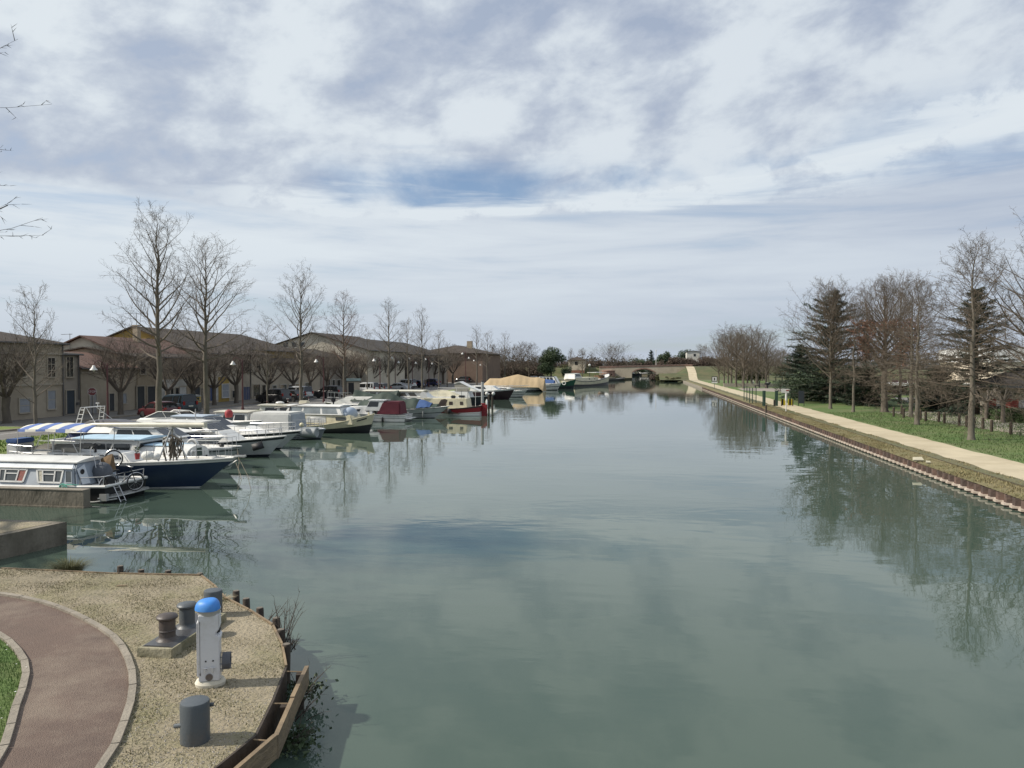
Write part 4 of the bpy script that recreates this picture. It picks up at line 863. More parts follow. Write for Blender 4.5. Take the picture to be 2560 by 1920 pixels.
    def sidept(s, c, u, v, sd):
        x = (c['x0'] + c['rr'] * v) * (1 - u) + (c['x1'] - c['fr'] * v) * u; w_ = (c['wb'] + (c['wt'] - c['wb']) * v) * (1 + (c['wf'] - 1) * u); return Vector((x, sd * w_, c['z0'] + c['h'] * v))
    def win(s, c, u0, u1, v0, v1, sides=(1, -1), m=None, r=.0, frame=None, slant=0.0, name='window'):
        for sd in sides:
            if r:
                q = []; w_, h_ = u1 - u0, v1 - v0; Lx = (c['x1'] - c['x0']); rx, rv = r / Lx, r / c['h']
                for cx, cy, a0 in ((u1 - rx, v1 - rv, 0), (u0 + rx, v1 - rv, 90), (u0 + rx, v0 + rv, 180), (u1 - rx, v0 + rv, 270)):
                    for k in range(4): a = R(a0 + k * 30); q.append(s.sidept(c, cx + rx * math.cos(a), cy + rv * math.sin(a), sd))
            else: q = [s.sidept(c, u0, v0, sd), s.sidept(c, u1 + slant * 0, v0, sd), s.sidept(c, u1 + slant, v1, sd), s.sidept(c, u0 + (-slant if slant else 0), v1, sd)]
            nrm = Vector((0, sd, (c['wb'] - c['wt']) / c['h'])).normalized()
            g = MB().slab([p + nrm * .006 for p in q], nrm * .010).build(name, m or B_glass, c['ob'], smooth=None)
            if frame:
                ctr = sum(q, Vector()) / len(q); fb = MB()
                for a, b in zip(q, q[1:] + q[:1]): fb.slab([a + nrm * .016, b + nrm * .016, b + (ctr - b) * .0 + (b - ctr).normalized() * .04 + nrm * .016, a + (a - ctr).normalized() * .04 + nrm * .016], nrm * .012)
                fb.build('frame', frame, g, smooth=None)
    def fwin(s, c, y0, y1, v0, v1, m=None, back=False, name='windscreen'):
        q = []
        for y, v in ((y0, v0), (y1, v0), (y1, v1), (y0, v1)):
            x = c['x0'] + c['rr'] * v if back else c['x1'] - c['fr'] * v; w_ = (c['wb'] + (c['wt'] - c['wb']) * v) * (1 if back else c['wf']); q.append(Vector((x, y * w_, c['z0'] + c['h'] * v)))
        n = Vector((-c['h'], 0, c['rr'])) if back else Vector((c['h'], 0, c['fr'])); n.normalize(); MB().slab([p + n * .006 for p in q], n * .01).build(name, m or B_glass, c['ob'], smooth=None)
    def rails(s, x0, x1, h, np=5, sides=(1, -1), r=.014, mid=True, m=None, bow=False, name='guard_rail', inset=.08):
        for sd in sides:
            b = MB(); pts = []
            for i in range(np + 1):
                x = x0 + (x1 - x0) * i / np; t = s.T(x); y = sd * max(.02, s.hw(t) - inset); z = s.sz(t); b.tube([(x, y, z - .03), (x, y, z + h)], r, 5); pts.append((x, y, z + h))
            if bow and sd == sides[0]: t = s.T(x1); y = max(.02, s.hw(t) - inset); pts += [(x1 + .12, 0, s.sz(t) + h * 1.02), (x1, -sd * y, s.sz(t) + h)]
            b.tube(pts, r, 5)
            if mid: b.tube([(p[0], p[1], p[2] - h * .48) for p in pts[:np + 1]], r * .6, 4)
            b.build(name, m or B_steel, s.root)
    def fender(s, x, sd, m=None, r=.09, h=.5, z=None, name='fender'):
        t = s.T(x); y = sd * (s.hw(t) + r * .8); zt = z if z is not None else s.sz(t) * .72; b = MB()
        b.lathe([(.02, -h / 2), (r * .7, -h / 2 + r * .4), (r, -h / 2 + r), (r, h / 2 - r), (r * .7, h / 2 - r * .4), (.02, h / 2)], 10, (x, y, zt - h / 2)); b.tube([(x, y, zt), (x, sd * (s.hw(t) - .02), s.sz(t) + .05)], .01, 4); b.build(name, m or B_rubber, s.root)
    def ball(s, x, sd, r, z, m=None): 
        t = s.T(x); y = sd * (s.hw(t) + r * .8); b = MB(); b.sphere((x, y, z), r, 12, 8); b.tube([(x, y, z + r * .9), (x, sd * s.hw(t), s.sz(t))], .012, 4); b.build('fender', m or B_white, s.root)
    def part(s, name, mb, m, smooth=35, label=None, parent=None): return mb.build(name, m, parent or s.root, smooth=smooth, label=label)
    def line(s, pts, m=None, r=.012, name='mooring_line'): return MB().tube(pts, r, 5).build(name, m or B_rope, s.root)
    def world(s, p): return s.root.matrix_basis @ Vector(p)

def drape(pts_low, ridge, n=14, sag=.06, seed=1):
    """tarpaulin over a ridge line: rows from one edge over the ridge to the other; pts in local x,y,z functions"""
    pass
def tarp_mesh(x0, x1, edge, ridge, nx=22, ny=12, fold=.05, seed=1):
    """cloth from edge(x)->(half width, z) up to ridge(x)->z with folds"""
    rnd = random.Random(seed); b = MB(); ph = [rnd.uniform(0, 6) for _ in range(6)]; vs = []
    for i in range(nx + 1):
        x = x0 + (x1 - x0) * i / nx; w_, ze = edge(x); zr = ridge(x)
        for j in range(ny + 1):
            v = j / ny * 2 - 1; a = abs(v); z = zr + (ze - zr) * a ** 1.25; f = fold * math.sin(x * 5.2 + ph[0] + v * 1.5) * math.sin(math.pi * a) + fold * .6 * math.sin(x * 11 + ph[1] + v * 4) * a + rnd.uniform(-1, 1) * fold * .12
            vs.append((x + f * .4, v * w_ * (1 + f * .35), z + f * .5))
    for k in (0, nx):                                      # hanging end flaps
        pass
    o = b.add(vs, [(i * (ny + 1) + j, i * (ny + 1) + j + 1, (i + 1) * (ny + 1) + j + 1, (i + 1) * (ny + 1) + j) for i in range(nx) for j in range(ny)])
    for k in (0, nx):
        ring = [vs[k * (ny + 1) + j] for j in range(ny + 1)]; ze = min(r[2] for r in ring); b.add(ring + [(r[0], r[1], min(ze, r[2])) for r in ring], [(j, j + 1, ny + 2 + j, ny + 1 + j) for j in range(ny)])
    return b
def text_obj(name, body, size, m, parent, loc, rot, extrude=.004):
    cu = bpy.data.curves.new(name, 'FONT'); cu.body = body; cu.size = size; cu.extrude = extrude; cu.align_x = 'CENTER'
    tmp = bpy.data.objects.new(name, cu); COL.objects.link(tmp); dg = bpy.context.evaluated_depsgraph_get(); me = bpy.data.meshes.new_from_object(tmp.evaluated_get(dg)); bpy.data.objects.remove(tmp)
    me.materials.clear(); me.materials.append(m); o = bpy.data.objects.new(name, me); COL.objects.link(o); o.parent = parent; o.location = loc; o.rotation_euler = rot; return o
BW = [(0, 0), (.08, 1), (1, 1)]

# ---- bicycle
def make_bike(label):
    t = thing('bicycle', label, 'bicycle', group='bicycles on the houseboat')
    for x in (-.52, .52):
        wt = MB().torus((x, 0, .34), .33, .022, 'Y', 24, 6).build('tyre', B_rubber, None); wh = MB(); wh.torus((x, 0, .34), .305, .010, 'Y', 24, 4); wh.lathe([(.025, -.04), (.025, .04)], 8, (x, 0, .34), 'Y')
        for k in range(10): a = k * .628; wh.tube([(x, 0, .34), (x + .3 * math.cos(a), 0, .34 + .3 * math.sin(a))], .003, 3)
        w_ = wh.build('wheel', B_steel, t); wt.parent = w_
    f = MB(); A, Bq, Cq, D = (-.52, 0, .34), (-.12, 0, .32), (-.22, 0, .82), (.38, 0, .80)
    for a, b in ((A, Bq), (A, (-.2, 0, .72)), (Bq, Cq), (Bq, (.40, 0, .70)), ((-.2, 0, .72), D), (D, (.52, 0, .34)), ((.38, 0, .80), (.35, 0, .95))): f.tube([a, b], .017, 6)
    f.build('frame', mat('bike_frame', (0.04, 0.042, 0.05), .4), t); MB().tube([(.28, -.28, 1.0), (.36, -.15, .97), (.35, 0, .96), (.36, .15, .97), (.28, .28, 1.0)], .013, 6).build('handlebar', B_steel, t)
    MB().bbox((-.24, 0, .88), (.26, .14, .06), .02).build('saddle', B_rubber, t); MB().box((-.62, 0, .70), (.34, .12, .02)).build('rack', B_steel, t)
    m = MB()
    for x in (-.52, .52): m.torus((x, 0, .34), .375, .018, 'Y', 14, 4, R(20), R(175))
    m.build('mudguard', B_steel, t); return t
# ---------------------------------------------------------------- 1 grey houseboat behind the finger jetty (its stern faces the canal)
b = Boat('houseboat', 'grey houseboat with a black hull and white framed windows behind the concrete jetty', 12.4, 2.75, (.66, .60, .74), [B_black, B_stripe], [(0, 0), (.3, 0), (1, 0)], onY(314, 27.55), math.pi, rake=1.2, tw=.9, flare=.05, flip=True, rail_m=B_white, rail_r=.06)
# local: stern at x=-6.2 (towards the canal), camera side is +y
c = b.cabin(-4.85, 4.6, 1.26, 1.06, .60, .68, .5, .18, B_grey, name='cabin_wall', bv=.02)
c2 = b.cabin(-4.70, 4.3, 1.09, .78, 1.28, .24, .45, .16, B_palegrey, name='roof_side', bv=.03)
mb = MB(); secs = []
for x in (-4.75, 4.0): secs.append([(x, -.94 + 1.88 * k / 8, 1.52 + .10 * (1 - (k / 4 - 1) ** 2)) for k in range(9)] + [(x, .94, 1.48), (x, -.94, 1.48)])
b.part('roof', mb.loft(secs), B_white); 
for sd in (1, -1): b.part('gutter', MB().tube([(-4.7, sd * 1.12, 1.29), (4.3, sd * 1.12, 1.29)], .03, 6), B_white)
L_ = 9.45
curt = mat('curtain_cream', (0.55, 0.52, 0.42), .9, (0.35, 0.33, 0.27), 6.0, .6, .5, 20.0); curtred = mat('curtain_red', (0.33, 0.10, 0.08), .9, (0.22, 0.12, 0.10), 6.0, .6, .5, 20.0); glass2 = glass_mat('cabin_glass', (0.09, 0.10, 0.10), .08)
def hwin(xa, xb, curtain, side):
    u0, u1 = (xa + 4.85) / L_, (xb + 4.85) / L_; q = [b.sidept(c, u0 + .012, .22, 1), b.sidept(c, u1 - .012, .22, 1), b.sidept(c, u1, .90, 1), b.sidept(c, u0, .90, 1)]; n = Vector((0, 1, (c['wb'] - c['wt']) / c['h'])).normalized()
    g = MB().slab([p + n * .006 for p in q], n * .01).build('window', glass2, c['ob'], smooth=None)
    fb = MB()
    def bar(a, d, w_=.05): a = a + n * .017; d = d + n * .017; t = (d - a).normalized(); s_ = n.cross(t) * w_ / 2; fb.slab([a - s_, d - s_, d + s_, a + s_], n * .03)
    for a, d in zip(q, q[1:] + q[:1]): bar(a, d, .065)
    for k in (.30, .78): bar(q[0].lerp(q[1], k), q[3].lerp(q[2], k))
    bar(q[0].lerp(q[1], .3).lerp(q[3].lerp(q[2], .3), .66), q[0].lerp(q[1], .78).lerp(q[3].lerp(q[2], .78), .66), .04)
    fb.build('frame', B_white, g, smooth=None); e0, e1 = (.02, .28) if side else (.80, .98)
    MB().slab([q[0].lerp(q[1], e0) + n * .018, q[0].lerp(q[1], e1) + n * .018, q[3].lerp(q[2], e1) + n * .018, q[3].lerp(q[2], e0) + n * .018], n * .006).build('curtain', curtain, g, smooth=None)
hwin(-4.42, -3.2, curt, 0); hwin(-2.75, -1.45, curtred, 1); hwin(-.5, .8, curt, 0); hwin(1.6, 2.9, curt, 0)
b.win(c, .008, .034, .25, .85, (1,), glass2, frame=B_grey)
# stern bulkhead details
n = Vector((-1, 0, .22)).normalized()
e = MB(); e.slab([(-4.93, -1.22, .60), (-4.93, 1.22, .60), (-4.75, 1.03, 1.29), (-4.63, .75, 1.56), (-4.63, -.75, 1.56), (-4.75, -1.03, 1.29)], (-.02, 0, 0)); ew = b.part('stern_bulkhead', e, B_greyshade, None)  # darker, bluer than the cabin grey: the end wall's shadow is in its colour
e = MB(); e.slab([(-4.965, .50, .66), (-4.965, .95, .66), (-4.80, 1.02, 1.26), (-4.77, .58, 1.40)], (-.015, 0, 0)); dp = b.part('door', e, B_palegrey, None, parent=ew)
b.part('porthole', MB().torus((-4.87, .80, 1.14), .085, .02, 'X', 16, 6).lathe([(.08, -4.87), (.08, -4.86)], 14, (0, .80, 1.14), 'X'), B_rubber, parent=dp)
b.part('stern_platform', MB().bbox((-6.3, 0, .28), (.32, 2.1, .05), .02).box((-6.1, 1.2, .24), (.3, .16, .26)).tube([(-4.6, 1.47, .05), (-5.8, 1.36, .08), (-6.5, 1.0, .16)], .03, 6).tube([(-6.45, -1.0, .24), (-6.48, 0, .24), (-6.45, 1.0, .24), (-5.9, 1.30, .20)], .03, 6), B_alu)
r_ = MB()
for y in (-1.2, 0, 1.2): r_.tube([(-6.05, y, .6), (-6.1, y, 1.02)], .018, 6)
r_.tube([(-5.1, 1.3, .62), (-5.2, 1.3, .98), (-6.1, 1.2, 1.02), (-6.1, -1.2, 1.02)], .02, 6); b.part('stern_rail', r_, B_steel)
l = MB()
for y in (.62, .92): l.tube([(-6.3, y, .62), (-6.6, y, .02)], .018, 5)
for k in range(4): l.tube([(-6.33 - .08 * k, .62, .56 - .16 * k), (-6.33 - .08 * k, .92, .56 - .16 * k)], .014, 5)
b.part('ladder', l, B_steel)
l = MB()
for y in (-.1, .2): l.tube([(-5.1, y, .62), (-4.9, y, 1.75)], .018, 5)
for k in range(6): l.tube([(-5.08 + .03 * k, -.1, .75 + .2 * k), (-5.08 + .03 * k, .2, .75 + .2 * k)], .014, 5)
b.part('roof_ladder', l, B_steel)
b.part('mooring_rope', MB().torus((-4.5, 1.40, .60), .14, .03, 'Y', 16, 6).torus((-4.62, 1.45, .56), .11, .025, 'Y', 16, 6).tube([(-4.4, 1.4, .7), (-4.9, 1.4, .72), (-5.1, 1.2, .66)], .03, 6), mat('rope_green', (0.16, 0.42, 0.33), .9))
hb1 = b
bk = make_bike('dark bicycle standing on its rear wheel against the houseboat railing'); bk.location = (*onY(283, 28.3), .85); bk.rotation_euler = (0, R(-58), R(20))
bk2 = dup(bk, (*onY(302, 27.2), .30), R(75), 'bicycle with black panniers on the stern platform of the houseboat'); bk2.rotation_euler = (0, 0, R(62))
for sg in (-1, 1): MB().bbox((-.52, sg * .12, .5), (.34, .14, .34), .04).build('pannier', B_rubber, bk2)
o = MB().sphere((0, 0, .42), .42, 14, 9, (1, .75, 1.0)).build('motor_cover', mat('cover_dark_grey', (0.10, 0.11, 0.13), .8, bump=.5, scale=3.0), loc=(*onY(252, 27.6), .58)); tag(o, 'rounded dark grey cover over a motor on the stern deck of the houseboat', 'cover')
o = tarp_mesh(-.3, .3, lambda x: (.26, .0), lambda x: .62 + .1 * math.sin(x * 5), 8, 8, .08, 3).build('folded_tarpaulin', mat('canvas_brown', (0.20, 0.125, 0.06), .9, (0.10, 0.07, 0.045), 3.0, .6, .5), loc=(*onY(262, 28.0), .98)); tag(o, 'brown bundled canvas hanging beside the bicycle on the houseboat stern', 'tarpaulin')

# ---------------------------------------------------------------- 2 navy sailing boat with its mast lowered
b = Boat('sailing_boat', 'navy blue hulled sailing boat with its mast lowered and a striped canopy', 10.6, 2.75, (1.22, 1.16, 1.34), [B_navy, B_white, B_stripe], [(0, 2), (.045, 1), (.075, 0), (.88, 0), (.885, 1), (1, 1)], onY(590, 30.45), 0, rake=1.75, tw=.62, p=2.0, flare=.22, rail_m=B_white, rail_r=.03)
c = b.cabin(-4.9, .75, .98, .86, 1.12, .36, .35, .25, B_white, wf=.72, name='cabin_trunk', bv=.06)
for u0, u1 in ((.14, .26), (.36, .50), (.62, .73), (.77, .86), (.88, .955)): b.win(c, u0, u1, .30, .80, (1, -1), B_glass, r=.09, frame=None)
b.rails(-5.0, -3.6, .6, 2); 
for x in (-1.9, -.65, .6, 1.75, 3.0):
    for sd in (-1, 1): t = b.T(x); b.part('stanchion', MB().tube([(x, sd * (b.hw(t) - .06), b.sz(t) - .05), (x, sd * (b.hw(t) - .06), b.sz(t) + .56)], .014, 5), B_steel)
b.part('mast', MB().tube([(-1.75, -.1, 2.66), (-1.4, -.1, 2.665), (1.0, -.1, 2.69), (3.9, -.1, 2.72)], [.03, .085, .10, .105], 12).box((3.92, -.1, 2.72), (.03, .24, .24)), gel('mast_cream', (.72, .68, .55)))
a = MB(); 
for sd in (-1, 1): a.tube([(2.05, sd * .55 - .1, 1.2), (2.35, -.1, 2.6)], .035, 6)
a.tube([(3.05, -.1, 1.25), (2.35, -.1, 2.6)], .03, 6); a.box((2.35, -.1, 2.58), (.16, .3, .10)); b.part('mast_crutch', a, B_alu)
nb_ = MB(); rr = random.Random(2)
for k in range(26): x = rr.uniform(2.1, 2.75); y = rr.uniform(-.5, .2); z0 = rr.uniform(1.95, 2.25); nb_.tube([(x, y, z0), (x + rr.uniform(-.1, .1), y + rr.uniform(-.1, .1), z0 - .4), (x + rr.uniform(-.15, .15), y, z0 - rr.uniform(.55, .9))], rr.uniform(.02, .035), 5)
nb_.tube([(2.0, -.2, 2.1), (2.4, -.2, 2.28), (2.9, -.2, 2.0)], .035, 6); b.part('rope_bundle', nb_, mat('rope_dark', (0.10, 0.085, 0.065), .95))
# striped canopy on poles over the cockpit
cs = stripe_mat('canopy_stripes', (.62, .60, .52), (.10, .16, .38), .98, 0, .52); vs = []; nx, ny = 22, 8
for i in range(nx + 1):
    x = -4.55 + 3.35 * i / nx
    for k in range(ny + 1): v = k / ny * 2 - 1; vs.append((x + .25 * v * v, v * 1.12, 2.50 + .22 * (1 - abs(v) ** 1.6) - .10 * abs(x + 2.9) ** 1.5 * .35 + .012 * math.sin(i * 1.9 + k)))
cn = MB().add(vs, [(i * (ny + 1) + k, i * (ny + 1) + k + 1, (i + 1) * (ny + 1) + k + 1, (i + 1) * (ny + 1) + k) for i in range(nx) for k in range(ny)])
o = b.part('canopy', cn, cs, 60); md = o.modifiers.new('thick', 'SOLIDIFY'); md.thickness = .015
o = b.part('canopy_side', MB().slab([(-4.3, -1.115, 2.50), (-1.5, -1.125, 2.55), (-1.8, -1.16, 2.38), (-3.0, -1.13, 2.44), (-4.2, -1.14, 2.40)], (0, .015, 0)), cs, None)
for x in (-4.4, -2.9, -1.35):
    for sd in (-1, 1): b.part('canopy_pole', MB().tube([(x, sd * 1.05, 1.3), (x + .1, sd * 1.08, 2.52)], .016, 5), B_alu)
for q in ([(-3.7, -1.05, 1.3), (-3.05, -1.09, 2.5)], [(-2.0, -1.05, 2.5), (-1.35, -1.05, 1.35)]): b.part('canopy_brace', MB().tube(q, .014, 5), B_alu)
b.part('stern_locker', MB().bbox((-4.85, -.35, 1.55), (.55, 1.0, .62), .04), B_canvgrey); b.part('locker_cover', MB().bbox((-4.85, -.35, 1.95), (.6, 1.05, .2), .05), B_blue)
b.part('flue', MB().lathe([(.05, 1.4), (.05, 1.78), (.11, 1.78), (.11, 1.82), (.02, 1.88)], 10, (-1.15, -.35, 0)), B_rubber); b.part('flue', MB().lathe([(.045, 1.4), (.045, 1.92), (.06, 1.92), (.06, 1.96)], 10, (-3.05, -.55, 0)), B_alu)
pl = MB(); 
for k in range(5): pl.box((-3.3 + .12 * k, -.35 + .16 * k, 1.55 + .035 * k), (2.6, .13, .05), R(2 * k - 3))
pl.bbox((-2.2, -.5, 1.56), (.75, .3, .2), .02)
plo = pl.build('plank_pile', B_plank); plo.location = (b.root.location.x, b.root.location.y, .04); tag(plo, 'grey planks piled on the cabin roof of the navy sailing boat', 'planks')
b.part('bow_roller', MB().box((5.45, 0, 1.40), (.5, .14, .08)).tube([(5.2, -.1, 1.36), (5.7, 0, 1.44), (5.2, .1, 1.36)], .03, 5), B_alu)
an = MB().tube([(5.0, -.12, 1.0), (5.35, -.05, 1.24)], .035, 6).add([(4.85, -.30, .85), (5.05, -.1, .86), (4.9, .1, .85), (5.15, -.1, 1.02)], [(0, 1, 2), (0, 3, 1), (1, 3, 2)]); b.part('anchor', an, B_alu)
b.line([(5.4, 0, 1.3), (5.9, -.2, .6), (6.1, -.3, .0)])
sw = b.root.location
o = MB().lathe([(.085, 0), (.115, .24), (.12, .25), (.10, .25), (.075, .02)], 14).build('bucket', B_redplastic, loc=(sw.x + 1.15, 29.7, 1.27)); tag(o, 'red bucket with a small plant on the deck of the navy sailing boat', 'bucket')
pf = TB(); rr = random.Random(9)
for k in range(60): pf.leaf(Vector((rr.gauss(0, .07), rr.gauss(0, .07), .26 + rr.uniform(0, .3))), .035, rr)
pf.build('plant', M_leafdark, o, smooth=None, fix=False)
o = MB().sphere((0, 0, .19), .2, 10, 7, (1.5, 1, 1)).sphere((.32, .1, .14), .17, 10, 7, (1.2, 1, .9)).build('sail_bag', B_bag, loc=(sw.x + 1.6, 29.75, 1.24)); tag(o, 'white sail bag lying on deck beside the red bucket', 'bag')

# ---------------------------------------------------------------- 3 white cruiser with pale blue roofs
b = Boat('motor_cruiser', 'white motor cruiser with pale blue roofs, just behind the navy sailing boat', 8.6, 2.9, (.85, .82, .98), [B_white, gel('boat_maroon', (.10, .03, .04))], [(0, 1), (.10, 1), (.105, 0), (1, 0)], onY(588, 33.5), 0, rake=1.5, tw=.85, p=2.6, flare=.25, rail_m=B_white)
c = b.cabin(-3.9, -.35, 1.12, .96, .76, 1.02, -.35, .55, B_white, name='wheelhouse', roof=B_paleblue, ro=.10, rt=.05, camber=.07)
for u0, u1 in ((.10, .30), (.33, .60), (.63, .90)): b.win(c, u0, u1, .36, .82, (1, -1), B_glass)
b.fwin(c, -.85, .85, .45, .85)
b.part('roof_edge', MB().bbox((-2.0, 0, 1.79), (3.6, 2.16, .07), .03), B_white)
secs = []
for x, k in ((-.4, 1.0), (1.6, 1.0), (2.35, .94)):
    secs.append([(x, 1.05 * k * math.cos(math.pi * j / 10), .78 + (.76 * k) * math.sin(math.pi * j / 10) ** .62) for j in range(11)])
fc = b.part('fore_cabin', MB().loft(secs), B_white, 45)
secs = [[(x, .62 * math.cos(math.pi * j / 6), 1.505 + .05 * math.sin(math.pi * j / 6)) for j in range(7)] for x in (-.3, 1.65)]; b.part('fore_roof', MB().loft(secs), B_paleblue, 45)
MB().slab([(2.36, -.15, .98), (2.36, .35, .98), (2.36, .30, 1.36), (2.36, -.12, 1.36)], (.012, 0, 0)).build('window', glass_mat('green_glass', (.05, .075, .06)), fc, smooth=None)
MB().box((2.365, .72, .9), (.02, .12, .1)).box((2.365, -.55, .86), (.02, .12, .1)).build('vent', B_rubber, fc, smooth=None)
MB().torus((2.42, -.55, 1.12), .17, .05, 'X', 16, 8).build('lifebuoy', B_ring, fc)
b.rails(2.6, 4.0, .42, 3, mid=False, bow=True); b.fender(1.0, -1)
b.line([(4.2, 0, .9), (4.7, -.4, .3), (4.9, -.6, 0)])
text_obj('name_lettering', 'FRIDOLIN', .17, B_stripe, b.root, (2.1, -1.03, .52), (R(99), 0, R(-14)))

# ---------------------------------------------------------------- 4 white cruiser with lifebuoy on its rail
b = Boat('motor_cruiser', 'white motor cruiser with a flat foredeck and a white lifebuoy on its rail', 8.8, 2.9, (.95, .95, 1.12), [B_hullgrey, B_stripe], [(0, 1), (.08, 1), (.085, 0), (.80, 0), (.805, 1), (.86, 1), (.865, 0), (1, 0)], onY(602, 36.7), 0, rake=1.0, tw=.88, p=3.0, flare=.2, rail_m=B_white)
c = b.cabin(-4.0, 1.35, 1.15, .98, .9, .62, .75, .2, B_white, name='cabin', roof=None)
for u0, u1 in ((.30, .42), (.46, .60), (.64, .84)): b.win(c, u0, u1, .3, .78, r=.06)
c2 = b.cabin(-2.6, 1.0, 1.0, .86, 1.5, .55, 1.0, .3, B_white, name='wheelhouse', roof=B_white, ro=.12)
b.fwin(c2, -.92, -.05, .15, .85); b.fwin(c2, .05, .92, .15, .85); b.win(c2, .15, .45, .2, .82); b.win(c2, .48, .82, .2, .82)
b.rails(.2, 4.0, .5, 5, bow=True)
lb = MB().torus((2.35, -1.1, 1.25), .27, .075, 'Y', 20, 8); b.part('lifebuoy', lb, B_ring)
b.line([(4.2, -.1, 1.1), (4.6, -.6, .4), (4.7, -.9, 0)]); b.fender(2.9, -1); b.part('anchor_winch', MB().lathe([(.1, 1.05), (.13, 1.15), (.08, 1.22), (.12, 1.3)], 10, (3.3, 0, 0)), B_rubber)

# ---------------------------------------------------------------- 5 grey white cruiser with dark sheer stripe and anchor
b = Boat('motor_cruiser', 'grey white motor cruiser with a dark sheer stripe and an anchor on its bow', 9.4, 3.1, (.82, .86, 1.24), [B_hullgrey, B_stripe], [(0, 1), (.12, 1), (.125, 0), (.84, 0), (.845, 1), (.95, 1), (.955, 0), (1, 0)], onY(714, 41.3), R(-4), rake=1.15, tw=.85, p=2.2, flare=.25, rail_m=B_white)
c = b.cabin(-4.2, 1.7, 1.12, .96, .86, .60, .9, .2, B_white, name='cabin', wf=.82)
b.win(c, .58, .80, .28, .78, r=.09, frame=B_palegrey); b.win(c, .28, .50, .28, .78, r=.09, frame=B_palegrey)
c2 = b.cabin(-3.6, .6, 1.02, .88, 1.44, .5, .85, .3, B_white, name='wheelhouse', roof=B_white)
for y in ((-.95, -.38), (-.32, .32), (.38, .95)): b.fwin(c2, y[0], y[1], .08, .86)
b.win(c2, .45, .68, .15, .85); b.win(c2, .72, .92, .15, .70); b.win(c2, .12, .42, .15, .85, m=B_canvnavy, name='canvas_panel')
b.rails(.9, 4.35, .46, 5, mid=False, bow=True); b.fender(.3, -1, h=.5); b.fender(-1.6, -1, h=.5)
an = MB().tube([(3.55, -.62, .98), (3.1, -.92, .52)], .03, 6).add([(3.2, -.98, .42), (3.75, -.72, .58), (3.55, -.66, .95), (3.05, -.93, .78)], [(0, 1, 2, 3)]); o = b.part('anchor', an, B_rubber); md = o.modifiers.new('thick', 'SOLIDIFY'); md.thickness = .03
b.part('mast_light', MB().tube([(-1.2, 0, 1.9), (-1.2, 0, 2.7)], .025, 6).tube([(-1.2, -.3, 2.4), (-1.2, .3, 2.4)], .015, 5), B_steel)

# ---------------------------------------------------------------- 6 white cruiser with black rubbing strake
b = Boat('motor_cruiser', 'white cruiser with a black strake and long foredeck, behind the one with the anchor', 10.2, 3.2, (.9, .92, 1.22), [B_hullgrey, B_stripe], [(0, 1), (.10, 1), (.105, 0), (.86, 0), (.865, 1), (.97, 1), (.975, 0), (1, 0)], onY(752, 44.9), R(-5), rake=1.5, tw=.85, p=2.2, flare=.25, rail_m=B_white)
c = b.cabin(-4.4, 2.7, 1.15, .92, .95, .46, 1.1, .2, B_white, name='cabin', wf=.7, bv=.09)
MB().bbox((.9, 0, 1.425), (.62, .55, .04), .01).build('hatch', glass_mat('hatch_glass', (.12, .125, .13)), c['ob'])
for u0, u1 in ((.40, .54), (.58, .72)): b.win(c, u0, u1, .3, .75, r=.05)
c2 = b.cabin(-3.9, -.3, 1.05, .9, 1.38, .62, 1.0, .4, B_white, name='wheelhouse', roof=gel('boat_light_blue_grey', (.45, .52, .60), .5))
for y in ((-.95, -.05), (.05, .95)): b.fwin(c2, y[0], y[1], .08, .88)
b.win(c2, .15, .45, .15, .82); b.win(c2, .5, .72, .15, .82); b.rails(.6, 4.6, .55, 6, bow=True); b.fender(2.2, -1, h=.55); b.fender(-.6, -1, h=.55)
wn = MB()
for k in range(7): wn.box((2.9 + k * .24, -.5 + .045 * k, 1.22 + .022 * k), (.03, .03, .3))
b.part('toe_rail', wn, B_white, None)

# ---------------------------------------------------------------- 7 cruiser with radar arch and navy canvas
b = Boat('motor_cruiser', 'white cruiser with a ladder like radar arch and navy blue canvas sides', 9.2, 3.1, (1.2, 1.15, 1.35), [B_navy, B_white], [(0, 1), (.08, 1), (.085, 0), (.8, 0), (.805, 1), (1, 1)], onY(556, 39.0), R(3), rake=1.3, tw=.88, p=2.4, flare=.22, rail_m=B_white)
c = b.cabin(-3.9, 3.2, 1.3, 1.15, 1.15, .45, 1.6, .2, B_canvnavy, name='canvas_side', wf=.8)
c2 = b.cabin(-3.7, 2.6, 1.28, .92, 1.6, .36, 2.4, .3, B_white, name='upper_deck', wf=.75, bv=.08)
c3 = b.cabin(-3.3, .1, .95, .7, 1.94, .30, 1.5, .5, mat('smoked_screen', (.10, .095, .10), .3), name='windscreen', wf=.7, bv=.03)
ra = MB()
for sd in (-1, 1):
    for dx in (0, .28): ra.tube([(-3.4 + dx, sd * .98, 1.9), (-3.15 + dx * .9, sd * .86, 2.95)], .022, 6)
    for k in range(4): z = 2.1 + .24 * k; ra.tube([(-3.36 + .06 * k, sd * (.96 - .03 * k), z), (-3.09 + .05 * k, sd * (.96 - .03 * k), z)], .016, 5)
for dx in (0, .26): ra.tube([(-3.15 + dx, -.86, 2.95), (-3.15 + dx, .86, 2.95)], .022, 6)
ra.tube([(-3.15, -.4, 2.95), (-2.2, -.9, 2.0)], .018, 5); ra.tube([(-3.15, .4, 2.95), (-2.2, .9, 2.0)], .018, 5); ra.lathe([(.02, 2.95), (.02, 3.12), (.09, 3.12), (.09, 3.17)], 10, (-2.95, .3, 0)); b.part('radar_arch', ra, B_white); b.rails(1.6, 4.2, .4, 4, mid=False)

